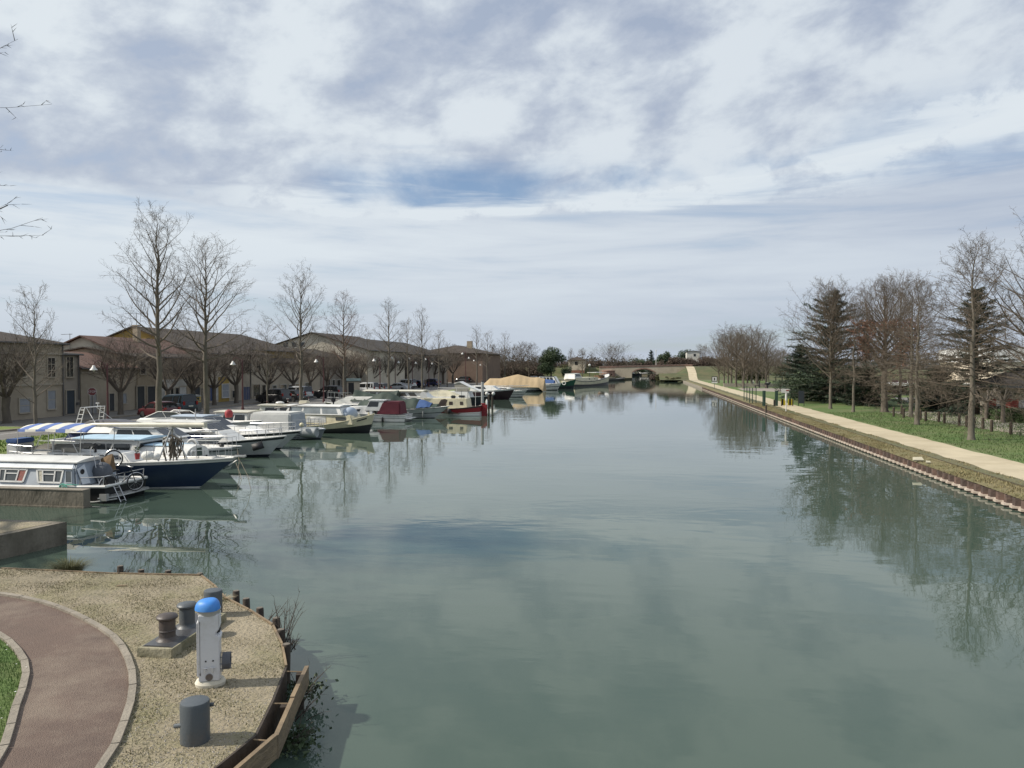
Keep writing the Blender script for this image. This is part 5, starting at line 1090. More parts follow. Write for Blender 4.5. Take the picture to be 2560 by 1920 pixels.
# ---------------------------------------------------------------- 8 long white open cruiser with framed windscreen
b = Boat('motor_cruiser', 'long low white cruiser with an open framed windscreen, in front of the dark lamp post', 9.6, 3.0, (1.25, 1.3, 1.5), [B_white, B_stripe], [(0, 1), (.1, 1), (.105, 0), (.62, 0), (.625, 1), (.65, 1), (.655, 0), (1, 0)], onY(655, 48.8), R(2), rake=1.6, tw=.85, p=2.2, flare=.2, rail_m=B_white)
c = b.cabin(-3.9, 2.9, 1.25, 1.05, 1.25, .42, 1.6, .3, B_white, name='cabin', wf=.7, bv=.08); b.win(c, .30, .62, .25, .7, m=mat('brown_glass', (.05, .035, .025), .15)); b.win(c, .66, .82, .25, .7, m=mat('brown_glass', (.05, .035, .025), .15))
wf_ = MB(); 
for sd in (-1, 1): wf_.tube([(-3.2, sd * 1.05, 1.68), (-2.2, sd * .95, 2.12), (-1.0, sd * .88, 2.1), (-.2, sd * .8, 1.72)], .028, 6); wf_.tube([(-1.9, sd * .95, 2.12), (-1.6, sd * .98, 1.7)], .022, 5)
wf_.tube([(-.2, -.8, 1.72), (0.05, 0, 1.74), (-.2, .8, 1.72)], .025, 5); wf_.tube([(-1.0, -.88, 2.1), (-.85, 0, 2.14), (-1.0, .88, 2.1)], .025, 6); wf = b.part('windscreen_frame', wf_, B_white)
MB().slab([(-3.1, -1.04, 1.70), (-.3, -.84, 1.72), (-1.0, -.89, 2.08), (-2.2, -.95, 2.1)], (0, .01, 0)).build('windscreen', glass_mat('clear_dark_glass', (.10, .11, .115)), wf, smooth=None)
o = MB().lathe([(.02, 0), (.22, .02), (.27, .2), (.27, .36), (.2, .50), (.03, .56)], 16).build('engine_cover', B_redplastic, loc=(*onX(571, -29.2), 1.66)); tag(o, 'rounded red cover on the stern of the long low white cruiser', 'cover')
o.location = (*onY(571, 48.8), 1.68)

# ---------------------------------------------------------------- 9 boat under a big pale canvas with a windowed cabin
b = Boat('motor_cruiser', 'white boat with a boxy pale grey canvas cover beside a dark windowed cabin', 9.2, 3.0, (.75, .7, .72), [gel('boat_mid_grey', (.27, .29, .30), .5), B_stripe], [(0, 1), (.1, 1), (.105, 0), (1, 0)], onY(812, 52.0), R(-3), rake=.35, tw=.9, p=5.0, flare=.06, rail_m=B_palegrey)
c = b.cabin(-.75, 2.55, 1.34, 1.18, .72, 1.18, .10, .15, B_canvgrey, name='canvas_cover', bv=.12, wf=.97)
c2 = b.cabin(-4.3, -.8, 1.2, 1.0, .72, 1.15, .15, .85, B_white, name='cabin', roof=gel('boat_ivory', (.66, .62, .5)), ro=.14); 
for u0, u1 in ((.30, .60), (.64, .92)): b.win(c2, u0, u1, .42, .86)
b.part('end_panel', MB().slab([(2.56, -1.15, .82), (2.56, 1.15, .82), (2.47, 1.02, 1.78), (2.47, -1.02, 1.78)], (.012, 0, 0)), gel('canvas_grey_blue', (.36, .39, .42), .8), None)
text_obj('name_lettering', 'STARBOARD', .26, mat('lettering_grey', (.2, .2, .19), .7), b.root, (-2.6, -1.235, .86), (R(81), 0, 0))
b.part('dinghy_tube', MB().tube([(2.7, -.75, .5), (4.3, -.75, .52)], .36, 14).torus((4.3, -.75, .52), .3, .06, 'X', 18, 6), gel('tube_grey', (.36, .38, .38), .5)); b.rails(2.7, 4.4, .7, 3, mid=True); b.part('lamp', MB().sphere((3.4, -1.2, 1.08), .16, 12, 8), gel('ivory_ball', (.66, .6, .4)))
g_ = MB()
for k in range(3):
    for m_ in range(3): g_.box((2.7 + .3 * k, -1.47, .2 + .16 * m_), (.26, .02, .10))
b.part('grating', g_, B_stripe, None)

# ---------------------------------------------------------------- 10 cream and black steel cruiser
b = Boat('motor_cruiser', 'cream steel cruiser with a black hull rising steeply to its bow', 8.8, 2.9, (.72, .60, 1.52), [B_black, B_cream], [(0, 0), (.46, 0), (.47, 1), (1, 1)], onY(936, 57.0), R(-6), rake=.45, tw=.7, p=2.4, flare=.15, rail_m=B_cream, deck=B_cream)
c = b.cabin(-3.6, 3.0, 1.12, 1.02, .7, .72, .25, .2, B_cream, name='cabin', wf=.8); b.win(c, .80, .92, .42, .74, m=glass2, frame=B_stripe); b.win(c, .40, .66, .15, .85, m=B_canvgrey, name='canvas_panel')
c2 = b.cabin(-2.9, 2.2, 1.0, .86, 1.42, .62, .35, .3, B_white, name='wheelhouse', roof=B_white, ro=.1, camber=.1)
for u0, u1 in ((.05, .28), (.32, .62), (.66, .92)): b.win(c2, u0, u1, .15, .85, m=glass_mat('milky_glass', (.28, .31, .32), .15))
b.part('curved_hood', MB().sphere((2.3, 0, 1.42), .62, 14, 8, (.9, 1.35, .95)), gel('canvas_blue_grey', (.36, .42, .50), .8)); b.part('bulwark_slots', MB().slab([(3.3, -.83, .92), (3.95, -.45, 1.12), (3.95, -.45, 1.22), (3.3, -.83, 1.02)], (0, -.02, 0)), B_rubber, None)
a = MB(); 
for sd in (-1, 1): a.tube([(-2.6, sd * .45 - .9, .6), (-2.35, -.9, 2.1)], .04, 6)
a.tube([(-3.8, -.9, 1.85), (-.9, -.9, 2.3)], .045, 6); b.part('derrick', a, B_leeboard); b.rails(-1.0, .9, .55, 3, (-1,), m=B_rubber); b.part('bollard_post', MB().tube([(3.9, 0, 1.3), (3.9, 0, 1.62)], .07, 8), B_cream)
b.line([(-4.2, -1, .7), (-5, -1.8, .2), (-5.2, -2, 0)])
b.part('engine_heap', MB().bbox((-3.7, -.8, .9), (.8, .7, .5), .1).bbox((-3.2, -1.0, 1.05), (.5, .4, .45), .12), B_rubber)
# 10b white flat topped boat behind it
b = Boat('motor_cruiser', 'low white boat with a flat cream roof, half hidden behind the cream steel cruiser', 8.0, 2.8, (.9, .9, 1.1), [B_white, B_stripe], BW, onY(855, 62.6), R(0), rake=.8, rail_m=B_white)
c = b.cabin(-3.2, 2.6, 1.1, 1.0, .85, .95, .5, .2, B_white, name='cabin', roof=gel('boat_ivory', (.66, .62, .5)), ro=.2)
for u0, u1 in ((.1, .3), (.35, .6), (.65, .88)): b.win(c, u0, u1, .4, .82)
b.part('skylight', MB().bbox((.6, -.1, 2.06), (.75, .6, .32), .05), gel('boat_ivory', (.66, .62, .5))); b.part('dish', MB().sphere((-1.6, -.2, 2.0), .3, 12, 6, (1.3, 1, .5)), B_white)
o = MB().bbox((0, 0, .62), (.34, .28, .36), .07).tube([(0, 0, .5), (0, 0, .0)], .07, 8).bbox((.02, 0, .12), (.2, .16, .2), .04).tube([(0, 0, .6), (-.45, 0, .72)], .025, 6).build('outboard_motor', B_rubber, loc=(*onY(833, 61.5), 1.72)); tag(o, 'black outboard motor clamped upright behind the roof of the cream steel cruiser', 'outboard motor')
sb = MB().box((0, 0, .85), (1.6, .12, 1.7)).box((0, 0, 1.72), (1.7, .3, .05)); tag(sb.build('stern_gantry', B_cream, loc=(*onY(836, 61.8), 0.0)), 'cream plank gantry behind the cream steel cruiser, carrying the outboard motor', 'gantry')
# ---------------------------------------------------------------- 11 white cruiser with burgundy canopy (bow towards the quay)
b = Boat('motor_cruiser', 'small white cruiser with a burgundy canvas canopy over its cockpit', 7.6, 2.7, (.62, .70, .92), [B_white, B_stripe], [(0, 1), (.06, 1), (.07, 0), (.50, 0), (.505, 1), (.56, 1), (.565, 0), (.90, 0), (.905, 1), (1, 1)], onY(1022, 69.6), math.pi, rake=1.1, tw=.9, p=2.4, flare=.1, flip=True, rail_m=B_white)
c = b.cabin(-.6, 2.6, 1.05, .85, .66, .72, .75, .1, B_white, name='cabin', wf=.7); b.win(c, .45, .60, .35, .68, r=.05); b.win(c, .10, .22, .35, .68, r=.05)
c2 = b.cabin(-1.7, .2, .98, .84, 1.02, .92, .42, .05, B_white, name='windscreen_frame', roof=B_white, ro=.08); b.fwin(c2, -.9, .9, .42, .88); b.win(c2, .35, .95, .40, .90)
c3 = b.cabin(-3.3, -1.0, 1.12, .92, .72, 1.16, .5, .12, B_burg, name='canopy', bv=.10); b.part('bathing_platform', MB().bbox((-3.95, 0, .3), (.5, 2.2, .07), .02), B_white); b.rails(1.2, 3.2, .5, 3, mid=False); 
for x in (-1.7, -.6, 1.2): b.fender(x, 1, h=.5, r=.1)
# ---------------------------------------------------------------- 12 hull with green tarpaulin
b = Boat('motor_boat', 'grey white boat shrouded in a torn green tarpaulin with a blue patch', 9.6, 3.1, (.85, .88, 1.22), [B_hullgrey, B_stripe], [(0, 1), (.05, 1), (.06, 0), (.44, 0), (.445, 1), (.5, 1), (.505, 0), (.92, 0), (.925, 1), (1, 1)], onY(1124, 74.0), R(-3), rake=1.6, tw=.85, p=2.1, flare=.28, rail_m=B_white)
b.part('tarpaulin', tarp_mesh(-4.6, 3.6, lambda x: (max(.25, b.hw(b.T(x)) + .03), b.sz(b.T(x)) + .05), lambda x: 1.42 + 1.15 * math.exp(-((x + 1.9) / 1.9) ** 2) + .50 * math.exp(-((x - 1.2) / .8) ** 2), 34, 16, .10, 4), B_tarp, 60)
b.part('patch', tarp_mesh(1.7, 3.0, lambda x: (b.hw(b.T(x)) + .07, b.sz(b.T(x)) + .10), lambda x: 1.50 + .35 * math.exp(-((x - 1.9) / .7) ** 2), 10, 12, .08, 7), B_blue, 60)
for x in (-.5, 1.0, 2.4): b.fender(x, -1, gel('fender_grey', (.2, .21, .21)), h=.6)
# ---------------------------------------------------------------- 13 white flybridge boat under green net, farther in
b = Boat('motor_cruiser', 'white cruiser with a swept superstructure, rail and dark green cover, behind the burgundy canopy', 9.0, 3.1, (1.1, 1.1, 1.3), [B_white, B_stripe], BW, onY(1010, 78.0), R(178), rake=1.2, flip=True, rail_m=B_white)
c = b.cabin(-2.6, 3.4, 1.2, 1.05, 1.1, .85, 1.9, .2, B_white, name='superstructure'); b.part('cover', tarp_mesh(-3.9, 1.0, lambda x: (1.25, 1.5), lambda x: 2.45 + .25 * math.sin(x), 22, 12, .12, 5), B_tarp, 60); b.rails(1.9, 4.1, 1.1, 4)
# ---------------------------------------------------------------- 14 big white houseboat
b = Boat('houseboat', 'large white houseboat with a curved coach roof and a round porthole', 11.0, 3.4, (1.05, 1.0, 1.3), [B_white, B_stripe], [(0, 1), (.05, 1), (.06, 0), (1, 0)], onY(1142, 80.0), 0, rake=.6, tw=.95, p=3.4, flare=.06, rail_m=B_white)
c = b.cabin(-4.9, 3.9, 1.5, 1.34, 1.0, .85, 1.0, .2, B_white, name='cabin', bv=.1)
for u0, u1 in ((.42, .50), (.53, .61), (.64, .74), (.77, .86)): b.win(c, u0, u1, .38, .82, r=.05)
o = MB().torus((4.0, -1.42, .72), .17, .035, 'Y', 18, 6); b.part('porthole', o, B_stripe)
c2 = b.cabin(-4.6, 2.6, 1.3, 1.15, 1.85, .62, .7, .3, B_white, name='upper_cabin', roof=gel('boat_ivory', (.66, .62, .5)), ro=.25, camber=.1)
for u0, u1 in ((.10, .2), (.24, .34), (.38, .48), (.52, .70), (.75, .86)): b.win(c2, u0, u1, .2, .78, m=glass_mat('brown_shade', (.10, .085, .06), .2))
# ---------------------------------------------------------------- 15 red Dutch barge
b = Boat('sailing_barge', 'red and white Dutch sailing barge with a dark curved leeboard', 9.4, 3.2, (1.05, .72, 1.05), [B_red, B_white, B_stripe], [(0, 2), (.12, 1), (.28, 1), (.30, 0), (.34, 1), (.42, 1), (.44, 0), (.88, 0), (.9, 2), (1, 2)], onY(1205, 78.6), R(180), rake=.5, tw=.6, p=2.4, flare=.2, flip=True, rail_m=B_leeboard, rail_r=.05)
c = b.cabin(-3.4, 1.8, 1.1, 1.02, .78, 1.02, .2, .12, B_cream, name='cabin', bv=.06, wf=.98)
for u0, u1 in ((.08, .15), (.30, .38), (.44, .56)): b.win(c, u0, u1, .35, .70, r=.05, m=mat('brown_glass', (.05, .035, .025), .15))
secs = []
lb = MB(); lb.slab([(x - 1.5, y, z) for x, y, z in [(.75, 1.66, 1.72), (.35, 1.68, 1.80), (.05, 1.70, 1.66), (.25, 1.72, 1.2), (.05, 1.72, .8), (-.55, 1.72, .42), (-1.4, 1.70, .30), (-1.1, 1.72, .22), (.2, 1.72, .30), (.85, 1.72, .62), (1.05, 1.70, 1.2)]], (0, .07, 0)); b.part('leeboard', lb, B_leeboard, None)
b.part('rudder', MB().bbox((-4.95, 0, .55), (.62, .12, 1.25), .03).bbox((-4.85, 0, 1.24), (.5, .16, .12), .03), B_red); b.part('bow_pulpit', MB().tube([(3.2, 1.0, 1.0), (3.4, .9, 1.6), (4.4, 0, 1.7), (3.4, -.9, 1.6), (3.2, -1, 1.0)], .03, 6), B_alu)
b.part('hanging_fender', MB().sphere((-1.6, 1.75, .55), .2, 12, 8, (1, .8, 1.4)), B_rubber); b.part('satellite_dish', MB().lathe([(.02, 0), (.22, .04), (.36, .14)], 16, (1.3, 1.0, 2.15), 'Y').tube([(1.3, .95, 1.7), (1.3, .98, 2.15)], .03, 5), B_white)
b.part('deck_clutter', MB().bbox((-1.7, .3, 1.95), (.5, .4, .3), .08).bbox((-2.5, -.2, 1.98), (.7, .4, .22), .08).tube([(-3.2, 0, 1.8), (-3.2, 0, 2.7)], .03, 5).tube([(-2.6, .4, 1.8), (-2.6, .4, 2.6)], .02, 5), B_stripe)
b.part('deck_rail', MB().tube([(-4.2, .9, 1.0), (-4.2, .9, 2.9), (-.2, .9, 2.9), (-.2, .9, 1.8)], .025, 5).tube([(-2.2, .9, 1.8), (-2.2, .9, 2.9)], .02, 5), B_white)
# 15b cream covered boat and 15c canopy boat behind the barge
b = Boat('motor_boat', 'white boat with a rounded cream cover, behind the white houseboat', 8.0, 2.8, (1.0, 1.0, 1.2), [B_white, B_stripe], BW, onY(1166, 88.0), 0, rake=.8, rail_m=B_white)
b.part('cover', tarp_mesh(-.8, 3.3, lambda x: (1.1, 1.6), lambda x: 2.35 - .12 * (x - 1) ** 2, 18, 12, .06, 9), mat('canvas_cream', (.56, .52, .38), .9, (.47, .43, .31), 1.0), 60); b.cabin(-3.6, -.8, 1.2, 1.05, 1.0, .95, .3, .2, B_white, name='cabin', roof=B_white)
b.part('flag', MB().slab([(-.9, -.5, 2.75), (-.82, -.5, 2.75), (-.62, -.5, 3.5), (-.95, -.5, 3.55)], (.02, .02, 0)).tube([(-1.1, -.5, 1.9), (-.7, -.5, 3.6)], .04, 5), B_leeboard)
b = Boat('motor_cruiser', 'white cruiser with a sharply pointed white canopy, beyond the red barge', 8.0, 2.9, (1.1, 1.1, 1.3), [B_white, B_stripe], BW, onY(1219, 97.0), 0, rake=.8, rail_m=B_white)
b.cabin(-3.4, 2.0, 1.2, 1.05, 1.1, .8, .3, .2, B_white, name='cabin'); vs = [(-.2, -1.1, 2.9), (-.2, 1.1, 2.9), (.5, -1.15, 3.15), (.5, 1.15, 3.15), (1.6, -1.1, 2.6), (1.6, 1.1, 2.6), (3.2, -.9, 1.9), (3.2, .9, 1.9)]
o = b.part('canopy', MB().add(vs, [(0, 2, 3, 1), (2, 4, 5, 3), (4, 6, 7, 5)]), B_white, None); md = o.modifiers.new('thick', 'SOLIDIFY'); md.thickness = .06
b.part('canopy_side', MB().slab([(-.1, -1.05, 1.9), (2.0, -1.05, 1.9), (1.5, -1.05, 2.55), (.5, -1.05, 3.05), (-.1, -1.05, 2.85)], (0, .02, 0)), mat('canvas_taupe', (.40, .37, .31), .9), None)
# mooring posts cluster
for k, (px, Y, h, d) in enumerate([(1222, 86, 1.9, 'tall dark mooring post with a hanging white fender beside the red barge'), (1231, 90, 1.5, 'shorter dark mooring post right of the tall one'), (1206, 84, 3.4, 'tall grey mooring pole behind the rudder of the red barge')]):
    t = thing('mooring_post', d, 'post', (*onY(px, Y), 0), 0, 'mooring posts by the red barge'); MB().tube([(0, 0, -.5), (0, 0, h)], .12 if k != 2 else .16, 8).build('post', M_wooddark if k < 2 else B_alu, t); MB().lathe([(.02, h), (.14, h + .02), (.14, h + .1), (.02, h + .16)], 8).build('cap', B_rubber if k else B_alu, t)
    if k == 0: MB().lathe([(.03, .3), (.13, .5), (.13, 1.2), (.03, 1.4)], 10, (-.2, -.15, 0)).build('fender', B_white, t)
# ---------------------------------------------------------------- 17 dark hulled boat with round white fenders
b = Boat('motor_cruiser', 'dark hulled boat with a white deck and round white ball fenders', 7.8, 3.0, (1.35, 1.4, 1.75), [gel('boat_aubergine', (.035, .016, .022), .3), B_white], [(0, 0), (.86, 0), (.865, 1), (1, 1)], onY(1288, 115.5), R(-6), rake=1.0, tw=.8, p=2.4, flare=.2, rail_m=B_white)
c = b.cabin(-3.0, 1.6, 1.15, .95, 1.4, .7, 1.2, .2, B_white, name='cabin', wf=.8); b.fwin(c, -.85, .85, .1, .85, m=glass_mat('sky_glass', (.22, .27, .32), .1)); b.win(c, .2, .6, .3, .8); b.rails(.5, 3.4, .5, 4, mid=False)
for x in (-.1, .9): b.ball(x, -1, .27, .95)
# ---------------------------------------------------------------- 18 small white launch
b = Boat('launch', 'small white clinker launch with dark planking lines, beside the dark hulled boat', 6.4, 2.4, (1.0, .95, 1.3), [B_white, B_stripe], [(0, 1), (.08, 1), (.09, 0), (.36, 0), (.37, 1), (.44, 1), (.45, 0), (.64, 0), (.65, 1), (.72, 1), (.73, 0), (1, 0)], onY(1319, 124.5), R(-4), rake=.9, tw=.8, p=2.2, flare=.25, rail_m=B_white)
c = b.cabin(-2.4, .9, .95, .8, 1.0, .6, .7, .2, B_white, name='cabin'); b.win(c, .2, .8, .3, .8); b.fwin(c, -.8, .8, .2, .85)
# ---------------------------------------------------------------- 19 tan covered barge
b = Boat('barge', 'barge wrapped in a large peaked tan tarpaulin', 12.2, 3.6, (1.2, 1.15, 1.4), [B_white, B_stripe], [(0, 1), (.25, 1), (.255, 0), (.35, 0), (.355, 1), (.42, 1), (.43, 0), (1, 0)], onY(1362, 152.0), R(-4), rake=.4, tw=.9, p=4.5, flare=.06, rail_m=B_white)
b.part('tarpaulin', tarp_mesh(-6.3, 6.1, lambda x: (1.88, .85 + (.0 if x < 5.2 else -.75 * (x - 5.2) / .9)), lambda x: 2.55 + .85 * max(0, 1 - abs(x - .6) / 3.6) + .3 * max(0, 1 - abs(x - 4.6) / 1.4) - (.9 if x < -5.2 else 0) * (-5.2 - x), 44, 16, .07, 11), B_tan, 50)
# 20 white boat with blue cover
b = Boat('motor_cruiser', 'white boat with a bright blue cover between the tan barge and the green barge', 7.0, 2.8, (1.2, 1.2, 1.5), [B_white, B_stripe], [(0, 1), (.1, 1), (.105, 0), (.5, 0), (.505, 1), (.6, 1), (.605, 0), (1, 0)], onY(1404, 160.0), R(-6), rake=.9, rail_m=B_white)
b.part('cover', tarp_mesh(-2.8, 2.0, lambda x: (1.15, 1.45), lambda x: 2.3 - .1 * x, 14, 8, .06, 12), B_blue, 60); c = b.cabin(-3.3, -1.6, 1.1, .9, 1.3, 1.6, .3, .2, mat('smoked_screen', (.10, .095, .10), .3), name='hood')
# 21 green and white barge
b = Boat('barge', 'white barge with a dark green bow, a sloping wheelhouse and a ring lifebuoy', 9.0, 3.2, (1.15, 1.1, 2.1), [B_stripe, B_white, B_green], [(0, 0), (.38, 0), (.39, 2), (1, 2)], onY(1440, 170.0), R(-8), rake=.6, tw=.85, p=2.8, flare=.15, rail_m=B_green)
c = b.cabin(-4.0, .8, 1.4, 1.2, .8, 1.9, 1.0, .3, B_white, name='wheelhouse', bv=.08)
for u0, u1 in ((.08, .26), (.30, .46), (.50, .66), (.70, .86)): b.win(c, u0, u1, .58, .90)
b.part('coaming', MB().bbox((-2.4, -1.62, .9), (3.6, .1, .9), .04), B_white); b.part('lifebuoy', MB().torus((2.1, -1.30, 1.25), .36, .09, 'Y', 18, 8), B_ring); b.ball(.6, -1, .3, .35); b.part('wheelhouse_edge', MB().tube([(-3.6, -1.22, 2.73), (-.2, -1.22, 2.73), (.95, -1.4, .9)], .06, 5), B_stripe)
# 22 long cream barge moored along the bank
p0, p1 = Vector(onY(1420, 183.5)), Vector(onY(1522, 206.0)); dv = p1 - p0
b = Boat('barge', 'long cream and black barge moored along the bank before the bridge', dv.length, 4.4, (1.6, 1.35, 3.0), [B_black, B_cream], [(0, 0), (.40, 0), (.41, 1), (1, 1)], p1, math.atan2(dv.y, dv.x), rake=.5, tw=.85, p=5.0, flare=.1, rail_m=B_black, rail_r=.07)
c = b.cabin(-11, 2.0, 1.7, 1.6, 1.3, .9, .4, .3, B_cream, name='hold_cover'); b.win(c, .55, .6, .4, .7, r=.05); b.win(c, .8, .85, .4, .7, r=.05)
c2 = b.cabin(-11.4, -7.0, 1.5, 1.3, 1.9, 1.25, 1.2, .4, B_white, name='wheelhouse', roof=B_white); b.win(c2, .1, .9, .45, .9); b.fwin(c2, -.9, .9, .4, .9)
b.part('hatch', MB().bbox((6.0, 0, 2.1), (1.6, 2.4, 1.0), .06), B_teak); b.part('awning', MB().bbox((3.2, -.6, 3.35), (6.5, 2.6, .12), .03), B_white)
for x in (.4, 6.0): b.part('awning_post', MB().tube([(x, -1.4, 1.4), (x, -1.4, 3.3)], .05, 6), B_leeboard)
# 23 low dark pontoon before the bridge
b = Boat('barge', 'low dark empty barge lying against the bank under the brick bastion', 22.0, 4.6, (.75, .65, .95), [B_black, gel('boat_dusty', (.10, .095, .08))], [(0, 0), (.6, 0), (.61, 1), (1, 1)], (-4.6, 268.5), R(66), rake=.8, tw=.8, p=4.0, flare=.1, deck=gel('boat_dusty', (.10, .095, .08)), rail_m=B_black, rail_r=.06)
b.part('stone_heap', MB().sphere((-2, 0, .5), 1.6, 12, 7, (3.5, 1, .55)), M_mud)
# two white boats beyond the arch
for k, (x, y, d) in enumerate([(-3.2, 372, 'white cruiser seen through the left of the bridge arch'), (3.5, 385, 'white cruiser seen through the right of the bridge arch')]):
    b = Boat('motor_cruiser', d, 8.0, 3.0, (1.1, 1.1, 1.4), [B_white, B_stripe], BW, (x + 4, y), R(10 * k), rail_m=B_white); c = b.cabin(-3, 1.5, 1.2, 1.0, 1.1, 1.2, .8, .3, B_white, name='cabin', roof=B_white); b.win(c, .1, .9, .4, .8); b.fwin(c, -.9, .9, .3, .85)
# ================================================================ buildings
def wallm(name, c, d=None): return mat(name, c, 0.92, tuple(x * .84 for x in c), 0.5, .55, .25, 9.0, dirt=d or tuple(x * .66 for x in c), dscale=.28)
W_beige = wallm('wall_beige', (.43, .37, .285)); W_cream = wallm('wall_cream', (.62, .56, .45)); W_ochre = wallm('wall_ochre', (.42, .29, .085)); W_buff = wallm('wall_buff', (.42, .345, .25)); W_white = wallm('wall_white', (.62, .60, .55)); W_yellow = wallm('wall_yellow', (.66, .52, .22)); W_grey = wallm('wall_grey', (.35, .31, .26)); W_pale = wallm('wall_pale', (.56, .49, .385))
W_brick = brick_mat('red_brick', (.26, .105, .065), (.22, .085, .055), (.30, .21, .16))
T_brown = tile_mat('roof_tiles_brown', (.074, .055, .043), (.050, .039, .031)); T_red = tile_mat('roof_tiles_red', (.15, .080, .058), (.105, .060, .046)); T_dark = tile_mat('roof_tiles_dark', (.062, .052, .044), (.045, .038, .033))
D_dark = glass_mat('window_dark', (.030, .032, .034), .12); D_blue = mat('paint_blue', (.055, .085, .20), .6, dirt=(.04, .06, .13)); D_shut = mat('shutter_grey_blue', (.34, .36, .39), .7); D_door = mat('door_dark', (.045, .05, .055), .6); D_white = mat('paint_white', (.66, .65, .62), .6); D_trim = mat('stone_trim', (.46, .41, .33), .9); D_red = mat('paint_red', (.26, .045, .030), .6, (.20, .035, .025), 2.0); D_greyd = mat('door_grey', (.33, .33, .33), .6); D_gut = mat('gutter_zinc', (.12, .115, .11), .6)

def house(name, label, x0, x1, y0, y1, eave, ridge, wall, roof, hip0=0.0, hip1=0.0, over=.35, cat='house', z0=GZ, group=None):
    """x0 = street front (nearer the canal), x1 = back; ridge runs along y"""
    t = thing(name, label, cat, ((x0 + x1) / 2, (y0 + y1) / 2, z0), 0, group); hx, hy = abs(x0 - x1) / 2, (y1 - y0) / 2; e, r = eave - z0, ridge - z0
    b = MB(); V = [(-hx, -hy, -.3), (hx, -hy, -.3), (hx, hy, -.3), (-hx, hy, -.3), (-hx, -hy, e), (hx, -hy, e), (hx, hy, e), (-hx, hy, e)]
    b.add(V, [(0, 1, 5, 4), (1, 2, 6, 5), (2, 3, 7, 6), (3, 0, 4, 7)])
    if not hip0: b.add([(-hx, -hy, e), (hx, -hy, e), (0, -hy, r - .06)], [(0, 1, 2)])
    if not hip1: b.add([(-hx, hy, e), (hx, hy, e), (0, hy, r - .06)], [(2, 1, 0)])
    w_ = b.build('wall', wall, t, smooth=None, fix=False)
    o = over; sl = (r - e) / hx; ez = e - o * sl; A, Bq = (0, -hy - (0 if hip0 else o) + hip0, r), (0, hy + (0 if hip1 else o) - hip1, r)
    P = [(-hx - o, -hy - o, ez), (hx + o, -hy - o, ez), (hx + o, hy + o, ez), (-hx - o, hy + o, ez), A, Bq]; F_ = [(1, 2, 5, 4), (3, 0, 4, 5)]
    if hip0: F_.append((0, 1, 4))
    if hip1: F_.append((2, 3, 5))
    rb = MB(); 
    for f in F_:
        q = [Vector(P[i]) for i in f]; n = (q[1] - q[0]).cross(q[2] - q[0]).normalized(); n = n if n.z > 0 else -n; rb.slab(q, n * .12)
    rf = rb.build('roof', roof, t, smooth=None)
    g = MB(); g.tube([(hx + o + .05, -hy - o, ez + .03), (hx + o + .05, hy + o, ez + .03)], .07, 6); g.build('gutter', D_gut, t)
    t['hx'] = hx; return t, w_, rf, (hx, hy, e, r)
def opening(t, hx, X, px0, px1, y0, y1, pane, frame=None, kind='window', mull=0, sill=False, transom=0):
    """window or door on the street front at the place it has in the photo"""
    ya, yb = onX(px0, X)[1], onX(px1, X)[1]; z1 = zat((px0 + px1) / 2, y0, (X, (ya + yb) / 2)); z0 = zat((px0 + px1) / 2, y1, (X, (ya + yb) / 2)); z0 = max(z0, GZ + .14)
    oy, oz = t.location.y, t.location.z; a, b_, c, d = ya - oy, yb - oy, z0 - oz, z1 - oz; fr = frame or D_trim
    p = MB().slab([(hx + .01, a, c), (hx + .01, b_, c), (hx + .01, b_, d), (hx + .01, a, d)], (.03, 0, 0)).build(kind, pane, t, smooth=None); m = MB(); w_ = .10
    m.box((hx + .04, (a + b_) / 2, d + w_ / 2), (.10, b_ - a + 2 * w_, w_)); m.box((hx + .04, a - w_ / 2, (c + d) / 2), (.10, w_, d - c)); m.box((hx + .04, b_ + w_ / 2, (c + d) / 2), (.10, w_, d - c))
    if kind == 'window': m.box((hx + .06, (a + b_) / 2, c - w_ / 2), (.16, b_ - a + 2 * w_, w_))
    for k in range(mull): m.box((hx + .05, a + (b_ - a) * (k + 1) / (mull + 1), (c + d) / 2), (.03, .05, d - c))
    for k in range(transom): m.box((hx + .053, (a + b_) / 2, c + (d - c) * (k + 1) / (transom + 1)), (.03, b_ - a, .05))
    m.build('frame', fr, p, smooth=None); return p
def shutters(t, hx, X, px0, px1, y0, y1, m):
    ya, yb = onX(px0, X)[1], onX(px1, X)[1]; pm_ = (px0 + px1) / 2; z1, z0 = zat(pm_, y0, (X, (ya + yb) / 2)), zat(pm_, y1, (X, (ya + yb) / 2)); oy, oz = t.location.y, t.location.z; w_ = (yb - ya) * .5
    for yy in (ya - w_ / 2 - .12, yb + w_ / 2 + .12):
        s_ = MB().box((hx + .05, yy - oy, (z0 + z1) / 2 - oz), (.05, w_, z1 - z0))
        for k in range(9): s_.box((hx + .085, yy - oy, z0 - oz + (z1 - z0) * (k + .5) / 9), (.02, w_ * .8, .03))
        s_.build('shutter', m, t, smooth=None)
XF = -50.6
def Yp(px, X=XF): return onX(px, X)[1]
def Zp(px, y, X=XF): return zat(px, y, onX(px, X))
def Zr(px, y, back=6): return zat(px, y, onX(px, XF - back))
